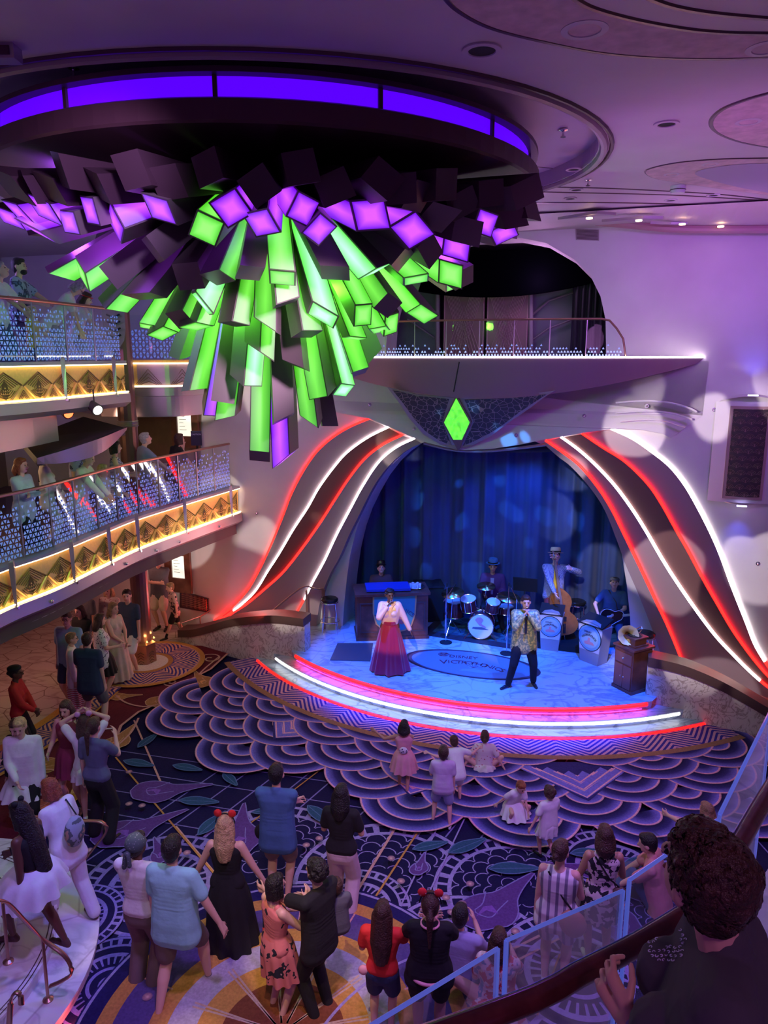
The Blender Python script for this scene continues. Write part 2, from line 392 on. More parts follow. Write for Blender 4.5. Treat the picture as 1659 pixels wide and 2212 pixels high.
# sweeping ceiling reveals (dark grooves) and textured leaf-shaped fields between them
def groove(pix, n, wd=.028):
    P = resample([at_z(x, y, 8.5) for x, y in pix], 50); q = MB(); q.tube([p-Vector((0, 0, .0)) for p in P], wd, 6, flat=.5)
    struct(q.build('trim_%d' % n, m_trim)); return P
g1 = groove([(955, -20), (985, 18), (1060, 58), (1175, 88), (1300, 112), (1430, 123), (1560, 125), (1670, 121)], 3)
g2 = groove([(1225, -15), (1275, 15), (1370, 42), (1480, 62), (1570, 70), (1670, 72)], 4)
g3 = groove([(1390, -10), (1450, 12), (1540, 28), (1670, 40)], 5)
def field(P, Q, z, m, name):
    q = MB(); n = min(len(P), len(Q)); vs = [Vector((p.x, p.y, z)) for p in P[:n]]+[Vector((p.x, p.y, z)) for p in Q[:n]]
    q.add(vs, [(i, i+1, n+i+1, n+i) for i in range(n-1)]); struct(q.build(name, m))
field(g1, g2, 8.492, m_ceil2, 'ceiling_field')
oc = [(1670, 198), (1610, 215), (1560, 236), (1537, 262), (1550, 285), (1600, 305), (1670, 318)]
g4 = groove(oc, 6); field(g4[:25], g4[::-1][:25], 8.49, m_ceil2, 'ceiling_field')
oc = [(1670, 341), (1560, 343), (1470, 350), (1410, 362), (1395, 372), (1420, 385), (1500, 398), (1600, 412), (1670, 421)]
g5 = groove(oc, 7, .02); field(g5[:25], g5[::-1][:25], 8.49, m_ceil2, 'ceiling_field')
oc = [(1670, 350), (1590, 353), (1520, 363), (1502, 374), (1540, 388), (1600, 403), (1670, 416)]
g6 = groove(oc, 8, .02); field(g6[:25], g6[::-1][:25], 8.486, mat('ceiling_violet', (.42, .33, .5), .7), 'ceiling_field')
g7 = groove([(1600, 365), (1570, 370), (1562, 376), (1600, 392), (1670, 408)], 9, .018)
groove([(1150, 403), (1300, 406), (1450, 413), (1560, 420), (1670, 432)], 10, .02)
groove([(1150, 414), (1300, 417), (1450, 421), (1560, 427), (1670, 434)], 11, .02)
g8 = groove([(1150, 437), (1300, 437), (1450, 440), (1560, 443), (1670, 448)], 12, .025)
# seams inside the oval
mb = MB()
for k in range(5):
    t = .35+k*.55; mb.box((CH.x+math.cos(t)*3.3, CH.y+math.sin(t)*2.9, 8.678), (1.0, .012, .004), t)
struct(mb.build('trim_13', m_trim))
# cove where the ceiling meets the wall
mb = MB(); A = resample([at_b(x, y, -.25) for x, y in [(560, 468), (800, 470), (1150, 474), (1260, 477), (1350, 484), (1450, 493), (1560, 495), (1700, 494), (1800, 492)]], 60)
mb.tube(A, .07, 10); struct(mb.build('trim_14', mat('rose_cove', (.42, .22, .26), .45)))
mb = MB(); B = [p+SV*.3+Vector((0, 0, .35)) for p in A]
# dropped inner ceiling next to the wall (paler), ends on the cove
q = [Vector(p) for p in A]; n = len(q)
mb.add([p+Vector((0, 0, .05)) for p in q]+[Vector((p.x, p.y, 0))-SV*1.6+Vector((0, 0, 8.47)) for p in q], [(i, i+1, n+i+1, n+i) for i in range(n-1)])
struct(mb.build('ceiling_drop', mat('ceiling_pale', (.62, .48, .56), .6)))
# downlights, sprinklers, detectors on the ceiling
def downlight(px, py, r, label, lit=False):
    p = at_z(px, py, 8.5); o = empty('ceiling_downlight', p, 0, label, 'ceiling light', 'recessed round ceiling lights')
    q = MB(); q.lathe([(r*1.35, -.001), (r*1.35, -.012), (r*.95, -.014), (r*.9, -.004)], p, 28); kid(q, 'trim_ring', m_ceil, o, smooth=False)
    q = MB(); q.lathe([(r*.92, -.006), (1e-4, -.004)], p, 28); kid(q, 'lamp_well', m_warm if lit else m_black, o)
downlight(1263, 62, .12, 'dark round downlight in the rose textured ceiling band, top right')
downlight(1041, 108, .11, 'dark round downlight left of the rose ceiling band, nearest the chandelier ring')
downlight(1657, 102, .11, 'dark round downlight cut by the right edge of the picture')
downlight(1440, 267, .09, 'dark downlight alone in the plain violet ceiling right of the oval')
downlight(1617, 261, .09, 'dark downlight inside the rounded rose ceiling field at the right')
for i, (x, y) in enumerate([(1239, 365), (1534, 353), (1451, 375), (1245, 409), (1232, 428), (1449, 432), (1541, 421), (1650, 440)]):
    downlight(x, y, .07, 'small dark far downlight, number %s from the left in the band above the stage wall' % ['two', 'six', 'five', 'three', 'one', 'four', 'seven', 'eight'][i])
def sprinkler(px, py, z, label):
    p = at_z(px, py, z); o = empty('fire_sprinkler', p, 0, label, 'sprinkler', 'ceiling sprinklers')
    q = MB(); q.lathe([(.05, 0), (.05, -.01), (.02, -.02)], p, 16); kid(q, 'escutcheon', m_chrome, o)
    q = MB(); q.cyl(p-Vector((0, 0, .015)), p-Vector((0, 0, .07)), .012, n=8); q.cyl(p-Vector((0, 0, .07)), p-Vector((0, 0, .076)), .03, n=12); kid(q, 'nozzle', m_chrome, o)
sprinkler(158, 146, 8.67, 'chrome sprinkler in the oval recess, upper left'); sprinkler(1217, 280, 8.67, 'chrome sprinkler in the oval recess right of the chandelier')
sprinkler(1271, 388, 8.5, 'chrome sprinkler between the oval recess and the stage wall')
p = at_z(1465, 402, 8.5); o = empty('smoke_detector', p, 0, 'pale cylindrical detector hanging from the far violet ceiling', 'smoke detector')
q = MB(); q.lathe([(.1, 0), (.1, -.05), (.085, -.09), (1e-4, -.095)], p, 24); kid(q, 'detector_body', mat('white_plastic', (.7, .66, .7), .4), o, smooth=False)
q = MB(); q.lathe([(.104, -.045), (.104, -.055)], p, 24); kid(q, 'detector_band', m_trim, o)
p = at_z(8, 100, 8.5); o = empty('ceiling_speaker', p, 0, 'small pale box fixture at the upper left ceiling edge', 'speaker')
q = MB(); q.box(p-Vector((0, 0, .05)), (.2, .14, .1)); kid(q, 'speaker_box', m_silver, o); q = MB(); q.box(p-Vector((0, .075, .05)), (.14, .01, .06)); kid(q, 'speaker_grille', m_trim, o)
# three thin blade shaped light fins and lit downlights on the dropped ceiling
for x0, y0, x1, y1, x2, y2, lb in [(1205, 469, 1290, 455, 1331, 459, 'leftmost and largest'), (1300, 474, 1390, 466, 1433, 467, 'middle'), (1405, 478, 1450, 479, 1485, 479, 'rightmost and smallest')]:
    a_, b_, c_ = [at_z(x, y, 8.44) for x, y in ((x0, y0), (x1, y1), (x2, y2))]
    q = MB(); q.plate(lambda x, y, d: Vector((x, y, d)), [(a_.x, a_.y), (b_.x, b_.y), (c_.x, c_.y), ((b_.x+c_.x)/2, (b_.y+c_.y)/2+.1)], [], (8.40, 8.44))
    tag(q.build('ceiling_fin', m_silver), '%s of three blade shaped fins on the far ceiling over the stage wall' % lb, 'ceiling ornament', 'blade shaped ceiling fins')
for x, y, lb in [(1273, 470, 'first from the left'), (1380, 475, 'second from the left'), (1474, 483, 'third from the left'), (1557, 488, 'fourth from the left')]:
    p = at_z(x, y, 8.36); q = MB(); q.lathe([(.05, 0), (.05, -.02), (1e-4, -.022)], p, 16)
    tag(q.build('ceiling_lamp', m_warm), 'lit warm lamp on the far ceiling, %s' % lb, 'ceiling light', 'small lit lamps on the far ceiling')
# air grille high on the wall
P = [at_b(x, y, -.012) for x, y in [(1243, 494), (1294, 496), (1294, 520), (1244, 518)]]
o = empty('air_vent', P[3], 0, 'small flat rectangular vent high on the violet wall', 'vent')
q = MB(); q.add([p for p in P]+[p+SV*.012 for p in P], [(0, 1, 2, 3), (0, 1, 5, 4), (1, 2, 6, 5), (2, 3, 7, 6), (3, 0, 4, 7)]); kid(q, 'vent_plate', m_panel, o)
q = MB()
for k in range(1, 9):
    a_ = P[0].lerp(P[3], k/9); b_ = P[1].lerp(P[2], k/9); q.tube([a_.lerp(b_, .05)-SV*.003, a_.lerp(b_, .95)-SV*.003], .004, 4)
kid(q, 'vent_louvre', m_trim, o)

# side and rear envelope
mb = MB(); mb.box((10.5, 6, 4), (.2, 26, 10)); struct(mb.build('wall_right', m_wall))

# ---------------------------------------------------------------- ribbons of the proscenium with their light strips
RL = [[(799, 906), (757, 924), (720, 947), (686, 978), (656, 1022), (632, 1069), (614, 1116), (589, 1177), (565, 1228), (538, 1275), (501, 1315), (465, 1341)],
      [(842, 924), (798, 946), (754, 978), (724, 1012), (693, 1055), (670, 1096), (639, 1143), (609, 1194), (585, 1231), (555, 1278), (514, 1315), (474, 1342)],
      [(874, 940), (832, 961), (794, 991), (761, 1032), (730, 1079), (700, 1126), (659, 1184), (619, 1234), (582, 1268), (541, 1302), (507, 1324), (484, 1343)],
      [(901, 947), (862, 966), (825, 998), (791, 1049), (764, 1099), (737, 1150), (710, 1207), (686, 1251), (673, 1277), (656, 1309), (640, 1335), (630, 1350)]]
RR = [[(1179, 951), (1218, 978), (1252, 1005), (1289, 1049), (1319, 1096), (1349, 1157), (1380, 1221), (1410, 1285), (1437, 1342), (1457, 1389), (1472, 1427), (1480, 1445)],
      [(1211, 944), (1248, 971), (1289, 1008), (1329, 1052), (1366, 1103), (1397, 1153), (1424, 1200), (1454, 1248), (1498, 1312), (1541, 1369), (1582, 1413), (1626, 1456), (1665, 1487), (1720, 1520)],
      [(1256, 937), (1302, 968), (1349, 998), (1397, 1045), (1427, 1089), (1457, 1143), (1484, 1190), (1511, 1241), (1545, 1301), (1579, 1359), (1612, 1406), (1639, 1440), (1665, 1467), (1720, 1510)],
      [(1319, 928), (1363, 948), (1403, 975), (1444, 1008), (1477, 1049), (1508, 1103), (1535, 1157), (1555, 1204), (1572, 1251), (1589, 1295), (1609, 1345), (1626, 1389), (1643, 1419), (1665, 1450), (1720, 1500)]]
AL = [(916, 955), (892, 966), (869, 982), (845, 1005), (821, 1036), (800, 1073), (782, 1110), (762, 1150), (740, 1200), (718, 1240), (700, 1290), (690, 1350)]
AR = [(1183, 962), (1208, 984), (1235, 1005), (1275, 1049), (1306, 1096), (1331, 1157), (1352, 1215), (1376, 1270), (1400, 1330), (1420, 1385), (1436, 1440)]
def ribbons(curves, mats, leds, right):
    N = 60; C = [resample([at_b(x, y, 0) for x, y in c], N) for c in curves]
    for i in range(len(C)-1):
        d0 = -.05*(i+1); q = MB(); A_, B_ = C[i], C[i+1]
        if right: pass
        q.add([p+SV*d0 for p in A_]+[p+SV*d0 for p in B_], [(k, k+1, N+k+1, N+k) for k in range(N-1)], 0)
        q.add([p+SV*d0 for p in A_]+[p for p in A_], [(k, k+1, N+k+1, N+k) for k in range(N-1)], 0)
        q.add([p+SV*d0 for p in B_]+[p for p in B_], [(k, k+1, N+k+1, N+k) for k in range(N-1)], 0)
        struct(q.build('trim_%d' % (20+i+(10 if right else 0)), mats[i], smooth=False))
    for i in range(len(leds)):
        cc = C[i]; d0 = -.05*i-.012
        # offset the strip to the outer side of the band edge
        sgn = -1 if not right else 1
        pts = []
        for k, p in enumerate(cc):
            t = (cc[min(N-1, k+1)]-cc[max(0, k-1)]).normalized(); nrm = t.cross(SV).normalized()
            if nrm.dot(SU)*sgn < 0: nrm = -nrm
            pts.append(p+SV*d0+nrm*.022)
        side, m, lb, m2, cut = leds[i]
        k0 = int(N*cut)
        o = empty('light_strip', S(*ab(pts[N//2])), 0, lb, 'light strip', 'curved light strips round the stage arch'); o.location = pts[N//2]
        wd = [.022+.010*math.sin(PI*k/(N-1)) for k in range(N)]
        q = MB(); q.tube(pts[:k0+1], .028, 8, rs=wd[:k0+1]); kid(q, 'light_tube', m, o, smooth=True)
        if k0 < N-2:
            q = MB(); q.tube(pts[k0:], .028, 8, rs=wd[k0:]); b = kid(q, 'light_tube', m2, o, smooth=True); b['label'] = 'lower end glowing red'
ribbons(RL+[AL], [m_panel, m_panel_dk, m_panel, m_panel], [(0, m_red, 'outermost red light strip left of the stage arch', m_red, 1), (0, m_white, 'outer white light strip left of the arch, beside the outermost red one', m_red, .9),
        (0, m_red, 'inner red light strip left of the arch, between two white strips', m_red, 1), (0, m_white, 'innermost white light strip hugging the left arch edge', m_red, .84)], False)
ribbons([RR[3], RR[2], RR[1], RR[0], AR], [m_panel, m_panel_dk, m_panel, m_panel],
        [(0, m_white, 'outermost white light strip right of the stage arch', m_red, .86), (0, m_red, 'outer red light strip right of the arch, between two white strips', m_red, 1),
         (0, m_white, 'inner white light strip right of the arch, ending red at the bottom', m_red, .88), (0, m_red, 'innermost red light strip hugging the right arch edge', m_red, 1)], True)
# ---------------------------------------------------------------- brow over the arch
brow = [(560, 790), (600, 862), (700, 886), (760, 897), (800, 905), (842, 923), (880, 940), (915, 954), (960, 966), (1000, 972), (1060, 970), (1120, 961), (1180, 949), (1256, 936), (1319, 927), (1380, 928), (1430, 938), (1450, 948), (1520, 900), (1535, 780)]
mb = MB(); mb.plate(lambda a, z, b: S(a, (b+.001)*max(0, min(1, (3.9-a)/1.3, (a+4.3)/1.0))-.001, z), pz(brow, -.22), [], (-.22, .0)); struct(mb.build('wall_brow', m_wall))
for k, (x0, y0, x1, y1) in enumerate([(1390, 868, 1505, 890), (1390, 890, 1495, 906), (1400, 908, 1480, 922)]):
    mb = MB(); P = resample([at_b(x, y, -.235) for x, y in [(x0-60, y0+2), (x0, y0-2), ((x0+x1)/2, y0+2), (x1-15, (y0+y1)/2+3), (x1, y1)]], 20); mb.tube(P, .018, 6)
    struct(mb.build('trim_%d' % (40+k), m_wall))
# lintel and curtain
mb = MB(); mb.tube(resample([at_b(x, y, -.1) for x, y in [(916, 957), (980, 972), (1050, 974), (1120, 968), (1183, 960)]], 20), .05, 8, flat=.6); struct(mb.build('trim_45', m_panel))
def fold(a): return .11*math.sin(a*11+math.sin(a*3)*1.5)+.03*math.sin(a*27+1)+.03*math.sin(a*5.3)
mb = MB(); mb.grid(lambda u, v: S(-4.2+8.6*u, 1.38+fold(-4.2+8.6*u)*(1-.35*v), .45+4.9*v), 430, 6)
tag(mb.build('stage_curtain', m_velvet, smooth=True), 'deep blue pleated velvet curtain hanging behind the band', 'curtain')
mb = MB()
def sw(u, v):
    a = -2.6+5.3*u; s = abs(u-.5)*2
    top = 5.1; bot = 4.55-.22*(1-s*s)+.0*s
    z = top+(bot-top)*v; return S(a, .78-.10*math.sin(v*PI)-.03*math.sin(v*22), z)
mb.grid(sw, 60, 30); tag(mb.build('curtain_valance', mat('black_velvet', (.01, .01, .02), .8, sheen=.3), smooth=True), 'black draped valance across the top of the stage arch', 'curtain')
mb = MB(); mb.box(S(0, 2.0, 2.6), (10, .1, 5.6), -TH); mb.box(S(-4.6, 1.3, 2.6), (.1, 1.5, 5.6), -TH); mb.box(S(4.7, 1.3, 2.6), (.1, 1.5, 5.6), -TH); mb.box(S(0, 1.3, 5.5), (10, 1.6, .1), -TH)
struct(mb.build('wall_stage', m_black))

# ---------------------------------------------------------------- stage platform and three lit steps
SC = (0.05, 3.3)
def arc(R, t, z): return S(SC[0]+R*math.sin(t), SC[1]-R*math.cos(t), z)
levels = [(6.48, .0, .15, 42.5, 42), (6.26, .15, .30, 38.5, 38), (6.05, .30, .45, 35, 33.5)]
def slab(R, z0, z1, tl, tr, m, name, kindlab=None):
    q = MB(); n = 70; T = [math.radians(-tl+(tl+tr)*i/n) for i in range(n+1)]
    top = [arc(R, t, z1) for t in T]; bot = [arc(R-.03, t, z0) for t in T]; lip = [arc(R, t, z1-.035) for t in T]
    back = [S(4.9, .35, z1), S(-4.9, .35, z1)]
    q.add(top+back, [tuple(range(n+3))]); q.add(top+lip, [(i, i+1, n+2+i, n+1+i) for i in range(n)]); q.add(lip+bot, [(i, i+1, n+2+i, n+1+i) for i in range(n)])
    return q.build(name, m)
o1 = slab(6.48, 0, .15, 42.5, 42.5, m_marb, 'stage_step'); o2 = slab(6.26, .15, .30, 38.5, 38.5, m_marb, 'stage_step')
struct(o1); struct(o2)
q = MB(); n = 70; T = [math.radians(-35+69*i/n) for i in range(n+1)]
top = [arc(6.05, t, .45) for t in T]; bot = [arc(6.02, t, .3) for t in T]
bk = [S(4.9, 2, .45), S(-4.9, 2, .45)]
q.add(top+bk, [tuple(range(n+3))]); q.add(top+bot, [(i, i+1, n+2+i, n+1+i) for i in range(n)])
struct(q.build('stage_floor', m_marb))
for R, z, tl, tr, m, lb, r in [(6.475, .090, 41.5, 41.3, m_redstep, 'lowest red light strip under the nosing of the bottom stage step', .046), (6.255, .255, 37.6, 37.8, m_whstep, 'bright white light strip under the middle stage step', .030),
                            (6.045, .405, 33.5, 33.0, m_redstep, 'upper red light strip under the stage edge', .036), (6.06, .335, 33, 32, m_pink, 'thin pink light line below the upper red strip', .008)]:
    q = MB(); q.tube([arc(R, math.radians(-tl+(tl+tr)*i/70), z) for i in range(71)], r, 6)
    tag(q.build('light_strip', m, smooth=True), lb, 'light strip', 'light strips of the stage steps')
# ---------------------------------------------------------------- stone cheek walls either side
def cheek(curve, z_cap, label, n_):
    """curve: list of (a, b, ztop)"""
    q = MB(); P = resample([Vector(c) for c in curve], 30)
    t = .14
    front = [S(p.x, p.y-t, 0) for p in P]; ft = [S(p.x, p.y-t, p.z) for p in P]; bt = [S(p.x, p.y+t, p.z) for p in P]; bb = [S(p.x, p.y+t, 0) for p in P]
    N = len(P)
    for A_, B_ in ((front, ft), (ft, bt), (bt, bb)): q.add(A_+B_, [(i, i+1, N+i+1, N+i) for i in range(N-1)])
    for k in (0, N-1): q.add([front[k], ft[k], bt[k], bb[k]], [(0, 1, 2, 3)])
    o = empty('stone_parapet', S(P[N//2].x, P[N//2].y, 0), 0, label, 'low wall')
    kid(q, 'marble_wall', m_marbw, o)
    q = MB()
    for i in range(N-1):
        p, r_ = P[i], P[i+1]
    a1 = [S(p.x, p.y-t-.05, p.z+z_cap) for p in P]; a2 = [S(p.x, p.y+t+.05, p.z+z_cap) for p in P]; a0 = [S(p.x, p.y-t-.05, p.z) for p in P]; a3 = [S(p.x, p.y+t+.05, p.z) for p in P]
    for A_, B_ in ((a0, a1), (a1, a2), (a2, a3), (a3, a0)): q.add(A_+B_, [(i, i+1, N+i+1, N+i) for i in range(N-1)])
    for k in (0, N-1): q.add([a0[k], a1[k], a2[k], a3[k]], [(0, 1, 2, 3)])
    kid(q, 'wall_cap', m_brown, o); return o
cheek([(-6.55, -.75, .10), (-6.1, -.9, .22), (-5.6, -1.05, .42), (-5.0, -1.2, .68), (-4.4, -1.32, .86), (-3.8, -1.4, .98), (-3.15, -1.45, 1.0)], .17, 'curved white veined marble parapet with brown cap, left end of the stage', 1)
cheek([(3.32, -1.35, 1.0), (3.9, -1.42, .95), (4.5, -1.5, .78), (5.1, -1.6, .52), (5.6, -1.68, .28), (6.1, -1.75, .08)], .17, 'curved marble parapet with brown cap, right end of the stage', 2)

# ---------------------------------------------------------------- upper stage: boat shaped platform
def pb(u):  # plan depth of the platform front for u in -1..1
    return -1.35*(1-abs(u)**2.2)**.9
AW = 3.8; AC = .12
m_hull = mat('violet_hull', (.34, .19, .30), .35, .4)
NN = 60; tops = []; bots = []; ins = []
for i in range(NN+1):
    u = -1+2*i/NN; a = AC+AW*u; b = min(-.02, pb(u)); h = .10+.62*(1-abs(u)**1.7)
    tops.append(S(a, b, 6.24)); bots.append(S(AC+AW*u*.97, min(-.03, b*.80+.0), 6.24-h)); ins.append(S(AC+AW*u*.93, 0, 6.24-h-.02))
o = empty('stage_platform', S(AC, 0, 6.24), 0, 'boat shaped violet balcony platform over the stage arch with white light edge', 'balcony')
q = MB(); q.add(tops+bots, [(i, i+1, NN+2+i, NN+1+i) for i in range(NN)]); q.add(bots+ins, [(i, i+1, NN+2+i, NN+1+i) for i in range(NN)])
kid(q, 'hull', m_hull, o, smooth=False)
q = MB(); q.add(tops+[S(AC+AW*(-1+2*i/NN), .7, 6.24) for i in range(NN+1)], [(i, i+1, NN+2+i, NN+1+i) for i in range(NN)]); kid(q, 'deck', m_brown, o)
q = MB(); q.tube([p+Vector((0, 0, .015)) for p in tops], .017, 6); kid(q, 'light_edge', m_white, o)
q = MB()
for x0, y0, x1, y1 in [(992, 782, 980, 846), (1274, 785, 1286, 825)]:
    for s_ in (0,): q.tube([at_b(x0, y0, -1.33 if x0 < 1100 else -1.0), at_b(x1, y1, -1.12 if x0 < 1100 else -.82)], .010, 5)
kid(q, 'panel_seam', m_black, o)
# its glass guard
o = empty('glass_guard', S(AC, -1.2, 6.25), 0, 'low glass guard with bronze rail on the platform above the stage', 'railing')
GU = [-.62+1.26*i/40 for i in range(41)]
rail = [S(AC+AW*u, pb(u)+.10, 6.27+.62*min(1, ((.66-abs(u))/.09))**.5 if abs(u) < .66 else 6.27) for u in GU]
q = MB(); q.tube(rail+[S(AC+AW*.655, pb(.655)+.1, 6.27)], .018, 8); q.tube([S(AC-AW*.655, pb(.655)+.1, 6.27), rail[0]], .018, 8); kid(q, 'rail', m_bronze, o)
for k in range(0, 40, 5):
    q = MB(); seg = GU[k:k+6]; n = len(seg)
    q.add([S(AC+AW*u, pb(u)+.10, 6.26) for u in seg]+[rail[k+i] for i in range(n)], [(i, i+1, n+i+1, n+i) for i in range(n-1)]); g = kid(q, 'glass_panel', m_glass, o)
    q = MB()
    for row in range(4):
        for i in range(11):
            if random.Random(k*99+row*31+i).random() < row*.25: continue
            f = (i+.5*(row % 2)+.5)/11.6*(n-1); j = min(n-2, int(f)); u = seg[j]+(seg[j+1]-seg[j])*(f-j)
            c = S(AC+AW*u, pb(u)+.09, 6.28+row*.055); r_ = .021
            q.add([c+SU*-r_, c+SU*r_, c+Vector((0, 0, r_*1.7))], [(0, 1, 2)])
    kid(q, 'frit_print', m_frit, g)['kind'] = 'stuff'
    q = MB(); q.box(rail[k].lerp(S(AC+AW*GU[k], pb(GU[k])+.1, 6.26), .5), (.014, .014, (rail[k].z-6.26))); kid(q, 'post', m_silver, o)
# room behind the upper arch
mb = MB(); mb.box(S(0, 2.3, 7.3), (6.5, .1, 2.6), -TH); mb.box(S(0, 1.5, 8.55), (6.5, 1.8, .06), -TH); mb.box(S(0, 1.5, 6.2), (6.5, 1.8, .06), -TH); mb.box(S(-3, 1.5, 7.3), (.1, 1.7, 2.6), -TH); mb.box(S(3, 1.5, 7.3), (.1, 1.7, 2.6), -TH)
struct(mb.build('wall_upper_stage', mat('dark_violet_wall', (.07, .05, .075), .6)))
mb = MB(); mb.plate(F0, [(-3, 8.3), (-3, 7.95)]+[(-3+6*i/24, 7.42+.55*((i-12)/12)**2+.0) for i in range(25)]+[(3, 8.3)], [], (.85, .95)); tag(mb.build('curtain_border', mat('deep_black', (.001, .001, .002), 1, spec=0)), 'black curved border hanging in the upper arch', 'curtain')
# panels, doors
m_door = mat('plum_door', (.22, .09, .13), .5); m_door_l = mat('plum_relief', (.50, .28, .34), .45)
for k, (x0, x1, lb) in enumerate([(957, 1044, 'left'), (1049, 1138, 'right')]):
    A_ = ab(at_b(x0, 770, 1.3)); B_ = ab(at_b(x1, 770, 1.3)); a0, a1 = A_[0], B_[0]; z0, z1 = 6.25, ab(at_b(1045, 600, 1.3))[2]
    d = empty('door_%d' % (k+1), S((a0+a1)/2, 1.3, z0)); struct(d)
    q = MB(); q.plate(F0, [(a0, z0), (a1, z0), (a1, z1), (a0, z1)], [], (1.3, 1.36)); kid(q, 'door_leaf', m_door, d)
    q = MB(); cx = (a0+a1)/2; hw = (a1-a0)/2-.04
    for j in range(9):
        s_ = 1-j*.11
        if s_ <= 0: break
        zb = z0+.05+j*.10; zt = z1-.28
        q.tube([S(cx-hw+j*.03, 1.29, zt), S(cx, 1.29, zb+.0), S(cx+hw-j*.03, 1.29, zt)], .008, 4)
    for j in range(5): q.tube([S(cx-.1-j*.07, 1.29, z0+.02), S(cx, 1.29, z0+.5+j*.14), S(cx+.1+j*.07, 1.29, z0+.02)], .008, 4)
    for j in range(6): q.tube([S(cx-hw+j*hw/3, 1.29, z1-.2), S(cx-hw+(j+.5)*hw/3, 1.29, z1-.08), S(cx-hw+(j+1)*hw/3, 1.29, z1-.2)], .007, 4)
    q.tube([S(a0+.02, 1.29, z0), S(a0+.02, 1.29, z1-.02), S(a1-.02, 1.29, z1-.02), S(a1-.02, 1.29, z0)], .012, 4); q.tube([S(a0, 1.29, z1-.25), S(a1, 1.29, z1-.25)], .01, 4)
    kid(q, 'door_relief', m_door_l, d)
q = MB()
for pts in ([(1147, 770), (1147, 597)], [(945, 770), (945, 610)]): q.tube([at_b(x, y, 1.28) for x, y in pts], .05, 6)
for pts in ([(1150, 680), (1185, 650), (1238, 632)], [(1150, 735), (1185, 710), (1232, 692)], [(900, 640), (945, 680)], [(880, 690), (945, 735)]): q.tube([at_b(x, y, 1.35) for x, y in pts], .04, 6, flat=.5)
struct(q.build('trim_50', mat('grey_violet_band', (.24, .19, .22), .5)))
q = MB(); q.plate(F0, pz([(1152, 770), (1152, 590), (1240, 545), (1232, 770)], 1.45), [], (1.45, 1.5)); q.plate(F0, pz([(850, 770), (850, 590), (950, 590), (950, 770)], 1.45), [], (1.45, 1.5)); struct(q.build('wall_panel', mat('grey_violet', (.12, .10, .15), .5)))
q = MB(); q.grid(lambda u, v: S(1.55+.75*u, .95+.04*math.sin(u*40), 6.25+2.0*v), 60, 2); tag(q.build('side_curtain', mat('black_drape', (.008, .008, .016), .8), smooth=True), 'black drape at the right side of the upper arch', 'curtain')
# ---------------------------------------------------------------- grille and glowing green diamond under the platform
def fg(a, z, d):
    t = (z-4.55)/1.1; return S(a, -.32-.72*max(0, t)+d, z)
def pg(pts):
    r_ = []
    for x, y in pts:
        b = -.7
        for _ in range(6): q_ = ab(at_b(x, y, b)); b = -.32-.72*max(0, (q_[2]-4.55)/1.1)
        r_.append((q_[0], q_[2]))
    return r_
o = empty('stage_ornament', S(-.1, -.3, 4.6), 0, 'pointed grille ornament with glowing green diamond below the platform', 'ornament')
sh = [(836, 836), (862, 870), (885, 905), (915, 938), (950, 960), (985, 972), (1020, 962), (1060, 942), (1100, 912), (1140, 885), (1170, 862), (1198, 844), (1100, 856), (990, 860), (900, 852)]
q = MB(); q.plate(fg, pg(sh), [], (0, .06)); kid(q, 'frame', m_panel, o)
for pts in ([(848, 842), (872, 872), (895, 905), (920, 932), (950, 952), (976, 962), (955, 912), (970, 862), (900, 855)], [(1180, 852), (1150, 872), (1120, 892), (1090, 915), (1055, 938), (1020, 955), (1000, 963), (1024, 912), (1004, 864), (1100, 860)]):
    q = MB(); q.plate(fg, pg(pts), [], (-.015, .0)); kid(q, 'grille', m_grille, o)
q = MB(); q.plate(fg, pg([(987, 852), (957, 912), (991, 974), (1020, 912)]), [], (-.05, .0)); kid(q, 'diamond_frame', m_panel_dk, o)
m_dia = mat('green_glow', (.2, .9, .1), .5, em=(.08, .60, .015), es=.8, noise=.3, nscale=12)
nt = m_dia.node_tree; t = nt.nodes.new('ShaderNodeTexNoise'); t.inputs['Scale'].default_value = 7; mr = nt.nodes.new('ShaderNodeMapRange'); mr.inputs['From Min'].default_value = .35; mr.inputs['From Max'].default_value = .6; mr.inputs['To Min'].default_value = .55; mr.inputs['To Max'].default_value = 1.3
nt.links.new(t.outputs['Fac'], mr.inputs['Value']); nt.links.new(mr.outputs[0], nt.nodes['Principled BSDF'].inputs['Emission Strength'])
q = MB(); q.plate(fg, pg([(987, 860), (961, 912), (991, 968), (1016, 912)]), [], (-.07, -.05)); kid(q, 'diamond', m_dia, o)
# ---------------------------------------------------------------- fan pattern grille in the right wall, scooped niches above and below
def fan_mesh(fn, w, h, cell=.17):
    q = MB(); nx = int(w/cell)+1; nz = int(h/(cell*.75))+1
    for j in range(nz):
        for i in range(nx+1):
            cx = (i+(j % 2)*.5-.25)*cell; cz = j*cell*.75
            for r_ in (.25, .5, .75, 1.0):
                pts = [(cx+cell*.5*r_*math.sin(t), cz+cell*.55*r_*math.cos(t)) for t in [-1.3+2.6*k/4 for k in range(5)]]
                pts = [(min(max(x, 0), w), min(max(z, 0), h)) for x, z in pts]
                if max(p[0] for p in pts)-min(p[0] for p in pts) > .01: q.tube([fn(x, z) for x, z in pts], .0045, 3)
            if 0 < cx < w and cz < h: q.tube([fn(cx, cz), fn(cx, min(h, cz+cell*.3))], .007, 3)
    return q
LLc, LRc, URc, ULc = [ab(at_b(x, y, -.1)) for x, y in [(1564, 1067), (1643, 1076), (1655, 883), (1586, 884)]]
a0, a1, z0, z1 = (LLc[0]+ULc[0])/2, (LRc[0]+URc[0])/2, (LLc[2]+LRc[2])/2, (ULc[2]+URc[2])/2
